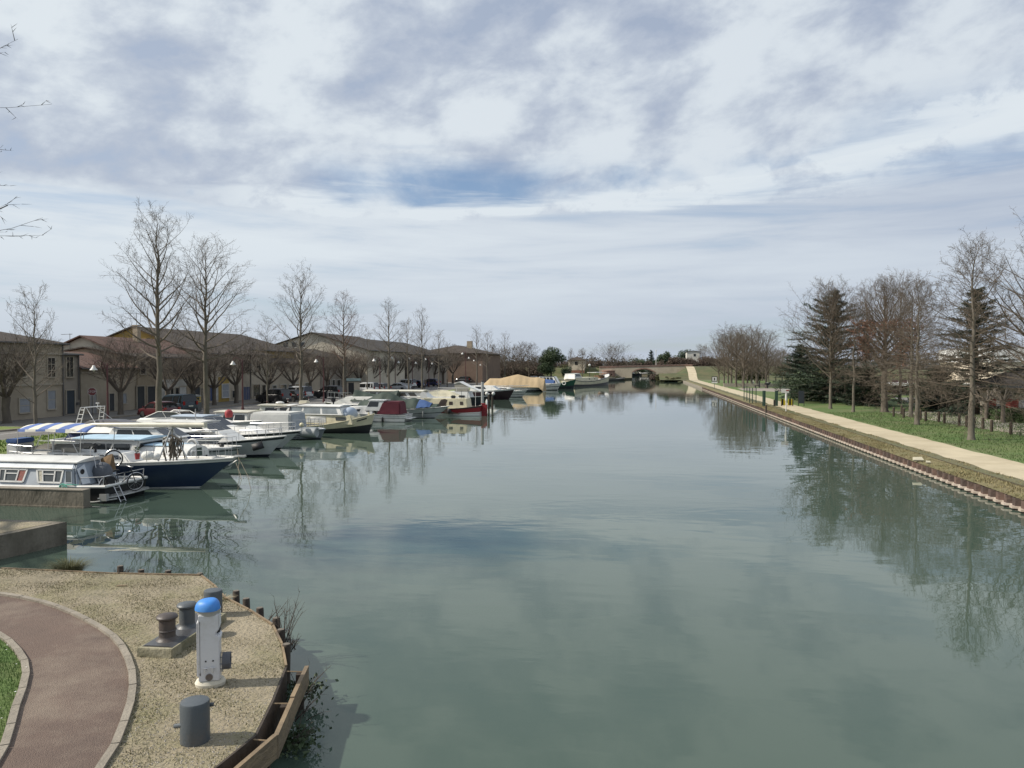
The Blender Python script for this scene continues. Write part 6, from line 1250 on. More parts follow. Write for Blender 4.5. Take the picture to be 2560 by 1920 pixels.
# 1 big beige house
t, w_, rf, D = house('house', 'big beige two storey house with a brown hipped roof at the left edge', XF, XF - 12, Yp(-150), Yp(157), Zp(80, 856), Zr(10, 814), W_beige, T_brown, hip1=7.0); hx = D[0]
opening(t, hx, XF, 46, 72, 997, 1031, D_shut, kind='window', transom=1); opening(t, hx, XF, 117, 136, 977, 1022, D_shut, transom=1); opening(t, hx, XF, 118, 136, 895, 942, D_dark, mull=1, transom=2); opening(t, hx, XF, 42, 62, 893, 942, D_dark, mull=1, transom=2); opening(t, hx, XF, -30, -8, 980, 1045, D_door, kind='door')
sc = MB().box((hx + .06, 0, Zp(80, 962) - GZ), (.12, D[1] * 2, .14)).box((hx + .08, 0, Zp(80, 884) - GZ), (.16, D[1] * 2, .10)); sc.build('string_course', D_trim, t, smooth=None); MB().box((-.5, D[1] - 3.2, D[3] - .6), (.35, .35, 1.2)).build('chimney', W_buff, rf, smooth=None)
MB().tube([(hx + .1, D[1] - .1, 0), (hx + .1, D[1] - .1, D[2])], .06, 6).build('downpipe', D_gut, t)
# 1b narrow lower house
t, w_, rf, D = house('house', 'narrow beige house with one dark upper window, joined to the big beige house', XF - .15, XF - 9, Yp(157.5), Yp(201), Zp(180, 887), Zr(180, 878, 4.5), W_grey, T_dark, over=.25); hx = D[0]; X = XF - .15
opening(t, hx, X, 165, 181, 893, 942, D_dark, mull=1); opening(t, hx, X, 164, 184, 976, 1034, mat('door_dark_blue', (.035, .05, .065), .6), kind='door'); MB().bbox((hx + .15, Yp(189, X) - t.location.y, Zp(189, 1009, X) - GZ), (.25, .3, .25), .03).build('letter_box', D_gut, t)
MB().tube([(hx + .1, D[1] - .15, 1.5), (hx + .1, D[1] - .15, D[2])], .06, 6).build('downpipe', D_gut, t)
# 1c low house with pink roof
X = XF - .1
t, w_, rf, D = house('house', 'low beige house with a pinkish tiled roof and plain doors behind the stop sign', X, X - 11, Yp(201.5, X), Yp(343, X), Zp(270, 920, X), Zr(270, 884, 5.5), W_beige, T_red, over=.3); hx = D[0]
opening(t, hx, X, 222, 239, 987, 1035, D_greyd, kind='door', mull=1, transom=2); opening(t, hx, X, 271, 283, 984, 1027, D_door, kind='door'); opening(t, hx, X, 303, 314, 984, 1008, D_shut)
MB().box((hx + .05, 0, D[2] - .42), (.10, 2 * D[1], .12)).build('string_course', D_trim, t, smooth=None)
# 2 cream gabled house behind
p = onY(207, 72)
t, w_, rf, D = house('house', 'cream gabled house with a chimney and aerial, behind the low house', p[0] + 4.4, p[0] - 4.4, 72, 96, zat(207, 841, p) - 1.75, zat(207, 841, p), W_cream, T_red, over=.4)
ch = MB().box((1.0, -4.6, D[3] + .35), (.6, .6, 1.6)); ch.box((1.0, -4.6, D[3] + 1.5), (.72, .72, .10))
for a in (-.22, 0, .22):
    for s in (-.28, .28): ch.box((1.0 + a, -4.6 + s, D[3] + 1.32), (.06, .08, .34))
ch.build('chimney', W_buff, rf, smooth=None); an = MB().tube([(1.0, -4.6, D[3] + 1.5), (1.0, -4.6, D[3] + 2.9)], .025, 5).tube([(.0, -5.2, D[3] + 2.85), (1.6, -4.2, D[3] + 2.85)], .018, 4)
for k in range(7): an.tube([(.1 + .2 * k - .15, -5.14 + .125 * k + .25, D[3] + 2.85), (.1 + .2 * k + .15, -5.14 + .125 * k - .25, D[3] + 2.85)], .010, 4)
an.build('aerial', D_gut, rf)
an = MB().tube([(-1.3, -12.2, D[2] - 1.0), (-1.3, -12.2, D[3] + .3)], .025, 5).tube([(-2.3, -12.2, D[3] + .2), (-1.0, -12.2, D[3] + .25)], .02, 4)
for k in range(6): an.tube([(-2.2 + .2 * k, -12.4, D[3] + .22), (-2.2 + .2 * k, -12.0, D[3] + .22)], .01, 4)
an.build('aerial', D_gut, w_)
# 3 ochre gabled house
p = onY(334, 86)
t, w_, rf, D = house('house', 'large ochre gabled house with a grey brown roof behind the tallest bare tree', p[0] + 6.5, p[0] - 6.5, 86, 118, zat(334, 818, p) - 2.4, zat(334, 818, p), W_ochre, T_brown, hip1=6.0, over=.4)
for k in (-.5, .3): MB().box((1.7 + k * .9, -16.03, D[2] + .75), (.55, .06, .5)).build('window', D_dark, t, smooth=None)
# 4 shop fronts
X = XF
t, w_, rf, D = house('house', 'brown and white shop front house with dark openings behind the dark blue van', X, X - 12, Yp(343.5), Yp(522), Zp(430, 894), Zr(430, 876), W_buff, T_brown, over=.3); hx = D[0]
for a in ((341, 359, 966, 1022, D_door), (367, 391, 966, 1018, D_door), (476, 498, 968, 1012, D_door)): opening(t, hx, X, *a, kind='door')
for a in ((425, 431, 970, 990, D_dark), (437, 445, 970, 992, D_dark), (350, 362, 905, 935, D_dark), (384, 396, 905, 935, D_dark), (430, 442, 903, 932, D_dark), (474, 486, 901, 930, D_dark)): opening(t, hx, X, *a)
opening(t, hx, X, 447, 464, 967, 1008, D_white, kind='door')
MB().slab([(hx + .012, Yp(400) - t.location.y, .1), (hx + .012, Yp(466) - t.location.y, .1), (hx + .012, Yp(466) - t.location.y, 3.1), (hx + .012, Yp(400) - t.location.y, 3.1)], (.006, 0, 0)).build('white_render', W_white, t, smooth=None)
# 5 yellow beige terrace with the blue garage door
t, w_, rf, D = house('house', 'buff terraced house with a blue garage door and shop windows', X, X - 12, Yp(522.5), Yp(676), Zp(600, 886), Zr(600, 869), W_pale, T_brown, over=.3); hx = D[0]
opening(t, hx, X, 523, 529, 963, 1002, D_blue, kind='door'); opening(t, hx, X, 531, 543, 963, 1000, D_white, kind='door'); opening(t, hx, X, 554, 570, 961, 993, D_shut, transom=1, frame=D_white); opening(t, hx, X, 579, 585, 977, 994, D_dark); opening(t, hx, X, 607, 623, 967, 1000, D_blue, kind='garage_door', mull=3)
opening(t, hx, X, 632, 648, 962, 990, D_dark, mull=1); opening(t, hx, X, 654, 662, 963, 996, D_dark, kind='door')
for a in ((556, 568, 905, 930), (612, 622, 904, 928), (640, 650, 904, 926)): opening(t, hx, X, *a, D_dark, mull=1)
MB().tube([(hx + .1, Yp(625) - t.location.y, .2), (hx + .1, Yp(625) - t.location.y, D[2])], .07, 6).build('downpipe', D_gut, t)
MB().slab([(hx + .012, Yp(545) - t.location.y, .1), (hx + .012, Yp(572) - t.location.y, .1), (hx + .012, Yp(572) - t.location.y, 3.2), (hx + .012, Yp(545) - t.location.y, 3.2)], (.006, 0, 0)).build('ochre_render', W_ochre, t, smooth=None)
# 6 low front + cream gable with dark roof
t, w_, rf, D = house('house', 'pale low house with a row of tall glazed doors behind the black off-road car', X, X - 9, Yp(676.5), Yp(800), Zp(740, 908), Zr(740, 897, 4.5), W_pale, T_dark, over=.3); hx = D[0]
for a in ((681, 690, 964, 996), (699, 715, 962, 996), (721, 729, 962, 994), (737, 748, 960, 990), (762, 774, 957, 986)): opening(t, hx, X, *a, glass_mat('shop_glass', (.07, .085, .085), .1), frame=W_white, kind='glazed_door')
p = onY(768, 128)
t, w_, rf, D = house('house', 'cream gabled building with small attic windows and a dark roof', p[0] + 11, p[0] - 9, 128, 150, zat(768, 832, p) - 3.0, zat(768, 832, p), W_cream, T_dark, over=.5); hx = D[0]
for k in (-5.0, -3.4, -1.8): f = MB().box((k, -11.04, D[2] + .9), (.8, .06, .8)).build('window', D_dark, t, smooth=None); MB().box((k, -11.06, D[2] + .42), (1.0, .12, .12)).box((k, -11.06, D[2] + 1.38), (1.0, .12, .12)).build('frame', W_white, f, smooth=None)
t, w_, rf, D = house('house', 'grey house with pale columns between the cream gable and the red brick wall', X, X - 11, Yp(801), Yp(915), Zp(850, 893), Zr(850, 878), W_grey, T_dark, over=.3); hx = D[0]
for a in ((818, 824), (830, 836), (842, 850)): opening(t, hx, X, a[0], a[1], 950, 986, D_dark, frame=W_white, kind='glazed_door')
p = onY(895, 150)
t, w_, rf, D = house('house', 'long dark roofed house behind the grey house with columns', p[0] + 10, p[0] - 8, 152, 184, zat(890, 852, p) - 2.6, zat(890, 852, p) + .3, W_grey, T_dark, hip1=5, over=.4)
# 7 red brick
t, w_, rf, D = house('house', 'red brick house with a terracotta roof and a pale verge', X, X - 13, Yp(916), Yp(1003), Zp(950, 884), Zr(950, 864), W_brick, T_red, over=.35); hx = D[0]
for a in ((938, 943, 905, 922), (962, 967, 905, 922), (985, 989, 904, 920)): opening(t, hx, X, *a, D_dark)
MB().slab([(hx + .4, -D[1] - .36, D[2] - .2), (0, -D[1] - .36, D[3] + .02), (0, -D[1] - .36, D[3] + .25), (hx + .4, -D[1] - .36, D[2] + .02)], (0, .12, 0)).build('verge', W_white, t, smooth=None)
t, w_, rf, D = house('house', 'brown rendered house with a flat porch behind the white van', X, X - 12, Yp(1003.5), Yp(1068), Zp(1030, 886), Zr(1030, 873), wallm('wall_brown', (.16, .105, .08)), T_red, over=.35); hx = D[0]
for a in ((1010, 1014, 905, 918), (1032, 1036, 905, 918), (1052, 1055, 905, 917)): opening(t, hx, X, *a, D_dark)
MB().box((hx + .8, 0, 2.6), (1.7, 9, .2)).build('porch', W_grey, t, smooth=None)
# 8 far hipped roof
p = onY(1142, 205)
t, w_, rf, D = house('house', 'far brown house with a hipped roof and chimney beyond the parked cars', p[0] + 9, p[0] - 9, 196, 222, zat(1142, 884, p), zat(1142, 868, p) + .4, wallm('wall_brown2', (.20, .14, .105)), T_brown, hip0=8, hip1=8, over=.6)
MB().box((3.2, -2, D[3] + .2), (1.4, 1.2, 2.2)).build('chimney', W_buff, rf, smooth=None)
# far stone house and white house by the bridge
p = onY(1442, 285)
t, w_, rf, D = house('house', 'small stone house with a flat tiled roof far left of the bridge', p[0] + 3.0, p[0] - 3.0, 283, 290, zat(1442, 900, p), zat(1442, 892, p), W_pale, T_brown, hip0=2.5, hip1=2.5, over=.4)
MB().box((0, -3.54, D[2] - 1.2), (1.1, .06, 1.2)).build('window', D_dark, t, smooth=None); MB().box((0, -3.56, 2.2), (5.9, .1, 1.0)).build('brick_base', W_brick, t, smooth=None)
p = onY(1732, 330)
t, w_, rf, D = house('house', 'white walled house on the rise right of the bridge', p[0] + 2.6, p[0] - 2.6, 328, 336, zat(1732, 880, p), zat(1732, 877, p), W_white, T_brown, over=.3)
MB().box((.6, -4.04, D[2] - 1.3), (.9, .06, 1.1)).build('window', D_dark, t, smooth=None)
# ---------------------------------------------------------------- right bank buildings
p = G(2450, 1037); yb = p[1]
t = thing('pavilion', 'low pavilion with red doors and a brown overhanging roof at the right edge', 'building', (p[0] + 6, yb + 5, GZ)); pav = t; ze = zat(2500, 963, onY(2500, yb)) - GZ
b = MB(); b.box((0, 0, ze / 2 - .1), (12, 10, ze + .2)); b.build('wall', W_pale, t, smooth=None)
def fx(px): return onY(px, yb)[0] - t.location.x
def fz(y): return zat(2480, y, onY(2480, yb)) - GZ
for a, c, k, m in ((2468, 2489, 'door', D_red), (2511, 2540, 'door', D_red)): MB().box(((fx(a) + fx(c)) / 2, -5.03, fz(997) / 2 + .05), (fx(c) - fx(a), .06, fz(997))).build(k, m, t, smooth=None)
MB().box(((fx(2490) + fx(2497)) / 2, -5.03, (fz(1002) + fz(1028)) / 2), (fx(2497) - fx(2490), .06, fz(1002) - fz(1028))).build('window', D_white, t, smooth=None)
MB().box((fx(2500), -5.03, (fz(1002) + fz(1028)) / 2), (.12, .06, fz(1002) - fz(1028))).build('window_post', D_door, t, smooth=None)
MB().box(((fx(2541) + fx(2562)) / 2, -5.04, (fz(998) + fz(1028)) / 2), (fx(2562) - fx(2541), .06, fz(998) - fz(1028))).build('roller_shutter', D_greyd, t, smooth=None)
r_ = MB(); P = [(-6.6, -5.9, ze), (8, -5.9, ze), (8, 6.5, ze), (-6.6, 6.5, ze), (-2.5, -1, ze + 1.9), (5, -1, ze + 1.9)]
for f in ((0, 1, 5, 4), (1, 2, 5), (2, 3, 4, 5), (3, 0, 4)):
    q = [Vector(P[i]) for i in f]; n = (q[1] - q[0]).cross(q[2] - q[0]).normalized(); n = n if n.z > 0 else -n; r_.slab(q, n * .14)
r_.build('roof', T_dark, t, smooth=None); MB().box((.7, -5.9, ze - .08), (14.6, .08, .24)).box((-6.6, .3, ze - .08), (.08, 12.4, .24)).build('fascia', D_door, t, smooth=None)
ra_ = R(-30); pav.rotation_euler = (0, 0, ra_); c_ = Vector((p[0], yb)) + Vector((6 * math.cos(ra_) - 5 * math.sin(ra_), 6 * math.sin(ra_) + 5 * math.cos(ra_))); pav.location = (c_.x, c_.y, GZ)
# white flat roofed hall
p = onY(2478, 122)
t = thing('hall', 'large white flat roofed hall behind the cedars at the right edge', 'building', (p[0] + 15, 132, GZ)); zt = zat(2520, 868, onY(2520, 122)) - GZ; zb = zat(2520, 905, onY(2520, 122)) - GZ
MB().box((0, 0, zb / 2), (29.6, 19.6, zb)).build('wall', W_pale, t, smooth=None); MB().box((0, 0, (zt + zb) / 2), (30, 20, zt - zb)).build('fascia', mat('white_cladding', (.78, .78, .77), .5), t, smooth=None); MB().box((-6, -9.83, 1.6), (10, .08, 2.2)).build('window', D_dark, t, smooth=None)
# yellow building
p = G(2186, 985); yb2 = p[1]
t = thing('clubhouse', 'yellow walled building with a pale canopy and white column behind the lawn trees', 'building', (p[0] + 7.5, yb2 + 4, GZ)); zt = zat(2230, 961, onY(2230, yb2)) - GZ
def gx(px): return onY(px, yb2)[0] - t.location.x
MB().box((0, 0, zt / 2), (15, 8, zt)).build('wall', W_yellow, t, smooth=None); MB().box((.3, -5.0, zt + .12), (15.5, 10.5, .35)).build('canopy', mat('white_cladding', (.78, .78, .77), .5), t, smooth=None)
for a, c in ((2231, 2246), (2252, 2268), (2271, 2292)): MB().box(((gx(a) + gx(c)) / 2, -4.03, 1.15), (gx(c) - gx(a), .06, 2.3)).build('door', mat('door_maroon', (.075, .035, .04), .6), t, smooth=None)
MB().tube([(gx(2249), -9.6, 0), (gx(2249), -9.6, zt)], .22, 10).build('column', W_white, t)
MB().box((0, -6.8, .1), (15.2, 5.5, .2)).build('terrace', M_kerb, t, smooth=None)
# ================================================================ cars
def paint(name, c): return mat(name, c, .28, tuple(x * .9 for x in c), .8, .5, spec=.5, coat=.6)
C_glass = glass_mat('car_glass', (.018, .020, .022), .05); C_tyre = mat('tyre', (.02, .02, .02), .85); C_rim = mat('rim_silver', (.45, .45, .46), .35, metal=.6); C_trim = mat('black_trim', (.022, .022, .024), .6); C_lamp = mat('head_lamp', (.62, .64, .66), .1); C_tail = mat('tail_lamp', (.30, .015, .015), .2); C_plate = mat('number_plate', (.65, .64, .55), .5)
KIND = {  # roof line: (x, z) of bonnet front, bonnet rear, roof front, roof rear, tail top, tail bottom ; length, width
 'hatch': (4.0, 1.70, [(1.98, .62), (1.90, .80), (1.0, .95), (.28, 1.40), (-.25, 1.46), (-1.35, 1.38), (-1.85, .98), (-1.96, .62)]),
 'saloon': (4.5, 1.74, [(2.22, .60), (2.12, .76), (1.15, .92), (.40, 1.36), (-.25, 1.42), (-1.05, 1.34), (-1.72, .98), (-2.18, .95), (-2.25, .60)]),
 'estate': (4.3, 1.74, [(2.12, .66), (2.02, .86), (1.20, 1.02), (.45, 1.56), (-.2, 1.64), (-1.75, 1.58), (-2.05, 1.05), (-2.14, .62)]),
 'suv': (4.3, 1.80, [(2.12, .75), (2.06, .98), (1.05, 1.10), (.45, 1.66), (-.1, 1.74), (-1.85, 1.70), (-2.06, 1.15), (-2.14, .72)]),
 'van': (4.3, 1.80, [(2.10, .66), (2.00, .92), (1.35, 1.06), (.72, 1.66), (.2, 1.80), (-1.95, 1.80), (-2.08, 1.1), (-2.12, .62)])}
def make_car(label, kind, pm, loc, rz, group='cars parked along the quay road'):
    L, Wd, prof = KIND[kind]; t = thing('parked_car', label, 'car', (*loc, GZ + .012), rz, group); hw_ = Wd / 2; wr = .31 if kind != 'suv' else .36; wx = L * .30
    # body: side outline with wheel arches, rounded across the width, belt line at zb
    zb = prof[2][1] + .02; low = [(x, z) for x, z in prof if z <= zb + .16]; f_, r_ = prof[0], prof[-1]; b = MB()
    top = [prof[0], prof[1], prof[2]] + [p for p in prof[3:] if p[1] <= zb + .14]
    def arch(cx): return [(cx + wr * 1.18 * math.cos(a), .30 + wr * 1.18 * math.sin(a) if math.sin(a) > 0 else .26) for a in [R(d) for d in (180, 150, 120, 90, 60, 30, 0)]]
    bot = [(r_[0], .28)] + [(x, max(.26, z)) for x, z in arch(-wx)] + [(x, max(.26, z)) for x, z in arch(wx)] + [(f_[0], .28)]
    tops = sorted([(x, z) for x, z in top], key=lambda p: p[0]); 
    def ztop(x):
        for (xa, za), (xb, zb_) in zip(tops, tops[1:]):
            if xa <= x <= xb: return za + (zb_ - za) * (x - xa) / max(1e-6, xb - xa)
        return tops[0][1] if x < tops[0][0] else tops[-1][1]
    xs_ = sorted(set([x for x, z in bot] + [x for x, z in tops] + [-.6, 0, .6])); 
    def zbot(x):
        for cx in (-wx, wx):
            if abs(x - cx) < wr * 1.18: return max(.26, .30 + math.sqrt(max(0, (wr * 1.18) ** 2 - (x - cx) ** 2)))
        return .26
    secs = []
    for x in xs_:
        zt, zl = ztop(x), zbot(x); e = 1 - .10 * (abs(x) / (L / 2)) ** 4; zm = zl + (zt - zl) * .55; w_ = hw_ * e; zs = min(zt - .03, max(zm, zt - .12))
        secs.append([(x, -w_ * .97, zl), (x, -w_, max(zl, (zl + zs) / 2)), (x, -w_ * .985, zs), (x, -w_ * .90, zt), (x, 0, zt + .02), (x, w_ * .90, zt), (x, w_ * .985, zs), (x, w_, max(zl, (zl + zs) / 2)), (x, w_ * .97, zl)])
    b.loft(secs); b.build('body', pm, t, smooth=40)
    # glasshouse
    gp = [p for p in prof if p[1] > zb - .08]; xf0, xf1 = prof[2][0], prof[3][0]; rr = [p for p in prof[4:] if p[1] > zb + .14]; xr1 = rr[-1][0]; after = prof[prof.index(rr[-1]) + 1]; zroof = max(z for x, z in prof); g = MB()
    line = [(xf0, zb - .06), (xf1, prof[3][1]), (prof[4][0], zroof)] + [(x, z) for x, z in rr[1:]] + [(after[0], min(after[1], zb) - .05)]
    secs = [[(x, -(hw_ * .93 - .13 * max(0, (z - zb) / (zroof - zb))), z) for x, z in line], [(x, (hw_ * .93 - .13 * max(0, (z - zb) / (zroof - zb))), z) for x, z in line]]; n = len(line)
    vs = secs[0] + secs[1]; g.add(vs, [tuple(range(n - 1, -1, -1)), tuple(range(n, 2 * n))] + [(i, i + 1, n + i + 1, n + i) for i in range(n - 1)]); gl = g.build('windows', C_glass, t, smooth=None)
    def P(x, z, s): return Vector((x, s * (hw_ * .93 - .13 * max(0, (z - zb) / (zroof - zb)) + .006), z))
    pl = MB()
    for s in (-1, 1):
        def bar(a, d, w_): pl.slab([P(a[0], a[1], s), P(a[0] - w_, a[1], s), P(d[0] - w_, d[1], s), P(d[0], d[1], s)], (0, s * .012, 0))
        bar((xf0 + .02, zb), (xf1 + .02, prof[3][1]), .09); xm = (xf1 + xr1) / 2 + .1; bar((xm, zb), (xm - .05, zroof - .05), .09); 
        if kind in ('van', 'estate', 'suv'): bar((xr1 + .55, zb), (xr1 + .5, zroof - .06), .12)
        bar((after[0] + .16, zb), (xr1 + .12, rr[-1][1] - .02), .14); pl.slab([P(xf1, prof[3][1] - .05, s), P(xr1, rr[-1][1] - .05, s), P(xr1, rr[-1][1] + .02, s), P(prof[4][0], zroof + .01, s), P(xf1, prof[3][1] + .02, s)], (0, s * .012, 0))
    pl.build('pillars', pm, t, smooth=None)
    rf = [(xf1, prof[3][1]), (prof[4][0], zroof)] + rr[1:]; rb = MB(); secs = []
    for x, z in rf: w_ = hw_ * .93 - .13 * max(0, (z - zb) / (zroof - zb)) + .012; secs.append([(x, -w_, z - .02), (x, -w_ * .9, z + .03), (x, 0, z + .05), (x, w_ * .9, z + .03), (x, w_, z - .02)])
    rb.loft(secs, closed=False, cap=False); o = rb.build('roof', pm, t, smooth=40, fix=False); md = o.modifiers.new('thick', 'SOLIDIFY'); md.thickness = .03; md.offset = 0
    for x in (-wx, wx):
        for s in (-1, 1):
            ty = MB().lathe([(wr * .62, -.10), (wr * .95, -.10), (wr, -.06), (wr, .06), (wr * .95, .10), (wr * .62, .10)], 20, (x, s * (hw_ - .11), wr), 'Y').build('wheel', C_tyre, t); MB().lathe([(.04, -.085), (wr * .62, -.095), (wr * .64, -.06), (wr * .64, .06), (wr * .62, .095), (.04, .085)], 16, (x, s * (hw_ - .11), wr), 'Y').build('rim', C_rim, ty)
    zf = prof[0][1]
    for s in (-1, 1):
        MB().bbox((f_[0] - .10, s * hw_ * .66, zf + .02), (.14, .36, .14), .03).build('headlight', C_lamp, t); MB().bbox((after[0] - .10 + .02, s * hw_ * .80, min(after[1], zb) - .05), (.10, .2, .34 if kind in ('van', 'suv', 'estate') else .18), .02).build('tail_light', C_tail, t); MB().bbox((xf0 - .12, s * (hw_ + .07), zb + .06), (.16, .16, .12), .03).build('mirror', pm, t)
    MB().bbox((f_[0] + .0, 0, .40), (.14, Wd * .94, .22), .05).build('bumper', C_trim if kind in ('van', 'suv') else pm, t); MB().bbox((r_[0] + .01, 0, .42), (.14, Wd * .94, .24), .05).build('bumper', C_trim if kind in ('van', 'suv') else pm, t); MB().box((r_[0] - .075, 0, .58 if kind != 'van' else .75), (.02, .5, .11)).build('number_plate', C_plate, t, smooth=None)
    return t
P_red = paint('paint_dark_red', (.075, .012, .016)); P_teal = paint('paint_dark_blue', (.022, .040, .058)); P_blk = paint('paint_black', (.014, .014, .017)); P_sil = paint('paint_silver', (.42, .43, .44)); P_wht = paint('paint_car_white', (.62, .63, .63)); P_gry = paint('paint_grey', (.22, .225, .23)); P_blu = paint('paint_blue_car', (.018, .026, .085))
random.seed(21)
for (px, py, kind, pm_, rz, d) in [(398, 1046, 'hatch', P_red, 158, 'dark red hatchback in front of the dark blue van'), (440, 1033, 'van', P_teal, 160, 'dark blue people carrier behind the dark red hatchback'), (684, 1008, 'suv', P_blk, 163, 'black off-road car parked by the blue garage door'), (727, 1004, 'hatch', P_blk, 160, 'black hatchback between the off-road car and the silver people carrier'), (742, 1000, 'van', P_sil, 162, 'silver people carrier right of the black cars'), (824, 996, 'suv', P_blk, 165, 'dark estate car parked alone between two bare trees'), (914, 985, 'van', P_wht, 166, 'white small van beside the dark utility cabin'), (948, 983, 'estate', P_gry, 150, 'grey estate car right of the white small van'), (995, 977, 'saloon', P_sil, 166, 'silver saloon car in front of the white camper van'), (1014, 971, 'van', P_wht, 164, 'white camper van behind the silver saloon'), (1044, 969, 'hatch', P_blu, 150, 'dark car right of the white camper van'), (1077, 966, 'estate', P_blu, 160, 'dark blue car at the right end of the middle group'), (1158, 957, 'estate', P_blk, 165, 'dark car with a pale bonnet beyond the white canopy boat'), (1212, 950, 'van', P_red, 160, 'red van on the far quay'), (1236, 947, 'hatch', P_wht, 160, 'white car at the far end of the quay, right of the red van')]:
    make_car(d, kind, pm_, G(px, py), R(rz))
o = bpy.data.objects.get('parked_car.001'); 
# ================================================================ street furniture on the left quay
S_red = mat('lamp_dark_red', (.085, .022, .024), .5); S_bell = mat('lamp_shade_white', (.66, .65, .62), .4); S_lens = mat('lamp_lens', (.7, .7, .68), .2)
def street_lamp(label, loc, h, arms, rz=0):
    t = thing('street_lamp', label, 'street lamp', (*loc, GZ), rz, 'dark red street lamps'); MB().lathe([(.16, 0), (.16, .35), (.10, .5), (.075, 1.2), (.06, h * .7), (.05, h), (.03, h + .12)], 12).build('post', S_red, t)
    for (dx, z) in arms:
        s = 1 if dx > 0 else -1; a = MB().tube([(0, 0, z - .5), (dx * .25, 0, z + .15), (dx * .6, 0, z + .38), (dx * .9, 0, z + .25), (dx, 0, z)], .03, 8).torus((dx * .3, 0, z - .1), .14, .018, 'Y', 14, 6); a.build('arm', S_red, t)
        sh = MB().lathe([(.05, z), (.09, z - .06), (.12, z - .14), (.27, z - .34), (.28, z - .37), (.10, z - .36)], 16, (dx, 0, 0)).build('lamp_shade', S_bell, t); MB().sphere((dx, 0, z - .36), .12, 10, 6).build('lens', S_lens, sh)
    return t
def lamp_px(label, px, py, top, arms, rz=0):
    p = G(px, py); return street_lamp(label, p, zat(px, top, p) - GZ, arms, rz)
p = onX(268, -39.6); street_lamp('dark red street lamp with one hooked arm, in front of the low beige house', p, zat(268, 912, p) - GZ, [(-.95, zat(250, 913, p) - GZ)], R(20))
for px, X, top, d in ((606, -38.9, 900, 'dark red street lamp left of the white cabin boat'), (809, -38.9, 896, 'dark red street lamp in front of the cream gable'), (950, -38.9, 895, 'dark red street lamp by the grey estate car')):
    p = onX(px, X); street_lamp(d, p, zat(px, top, p) - GZ, [(-.9, zat(px, top, p) - GZ - .1)], R(20))
for px, X, top, d in ((988, -44.5, 890, 'two armed street lamp behind the silver saloon'), (1031, -44.0, 892, 'two armed street lamp behind the white camper van'), (1072, -43.5, 894, 'two armed street lamp above the dark blue car'), (1164, -37.0, 880, 'tall dark red lamp post before the far hipped roof'), (1193, -41.0, 898, 'two armed street lamp left of the far red van')):
    p = onX(px, X); h = zat(px, top, p) - GZ; sc_ = math.hypot(*p) / F; street_lamp(d, p, h, [(-8 * sc_, h - .1), (8 * sc_, h - 12 * sc_)], R(15))
for (px, Y, py, d) in ((1474, 250, 913, 'far lamp with a white globe near the brick bastion'), (1640, 282, 876, 'pale lamp column standing on the bridge')):
    p = onY(px, Y); z0 = GZ if px < 1600 else 4.9; t = thing('street_lamp', d, 'street lamp', (*p, z0)); h = zat(px, py, p) - z0; MB().tube([(0, 0, 0), (0, 0, h)], .09, 8).build('post', S_bell if px > 1600 else B_stripe, t); MB().sphere((0, 0, h), .42 if px < 1600 else .2, 12, 8).build('lamp_globe', S_bell, t)
# stop sign
p = G(231, 1045); t = thing('stop_sign', 'red octagonal stop sign on a thin grey post in front of the low beige house', 'road sign', (*p, GZ), R(36)); zc = zat(232, 979, p) - GZ
MB().tube([(0, 0, 0), (0, 0, zc + .3)], .035, 8).build('post', D_gut, t)
b = MB(); n8 = [(.37 * math.cos(R(22.5 + 45 * k)), .37 * math.sin(R(22.5 + 45 * k))) for k in range(8)]; b.slab([(x, -.05, zc + z) for x, z in n8], (0, .02, 0)); sg = b.build('sign_plate', mat('sign_white', (.62, .62, .6), .4), t, smooth=None)
b = MB(); b.slab([(x * .93, -.056, zc + z * .93) for x, z in n8], (0, .004, 0)); b.build('sign_face', mat('sign_red_shaded', (.15, .028, .03), .5), sg, smooth=None); text_obj('lettering', 'STOP', .26, mat('sign_white', (.62, .62, .6), .4), sg, (0, -.06, zc - .09), (R(90), 0, 0))  # face red darkened: the shade on the sign is put into its colour
# recycling container
p = G(490, 1029); t = thing('recycling_bin', 'grey recycling container with a yellow face and two round holes', 'recycling bin', (*p, GZ + .02), R(35))
MB().bbox((0, 0, .62), (1.0, 1.0, 1.2), .08).build('container', mat('bin_grey', (.16, .165, .16), .6), t); MB().slab([(-.46, -.52, .95), (.46, -.52, .95), (.42, -.40, 1.55), (-.42, -.40, 1.55)], (0, .3, 0)).build('face', mat('bin_yellow', (.52, .38, .10), .6), t, smooth=None)
for x in (-.2, .2): MB().lathe([(.11, -.50), (.11, -.44)], 14, (x, 0, 1.3), 'Y').build('hole', C_trim, t)
MB().lathe([(.5, 0), (.42, .14), (.05, .2)], 16, (0, -.1, 1.5)).build('lid', mat('bin_grey', (.16, .165, .16), .6), t)
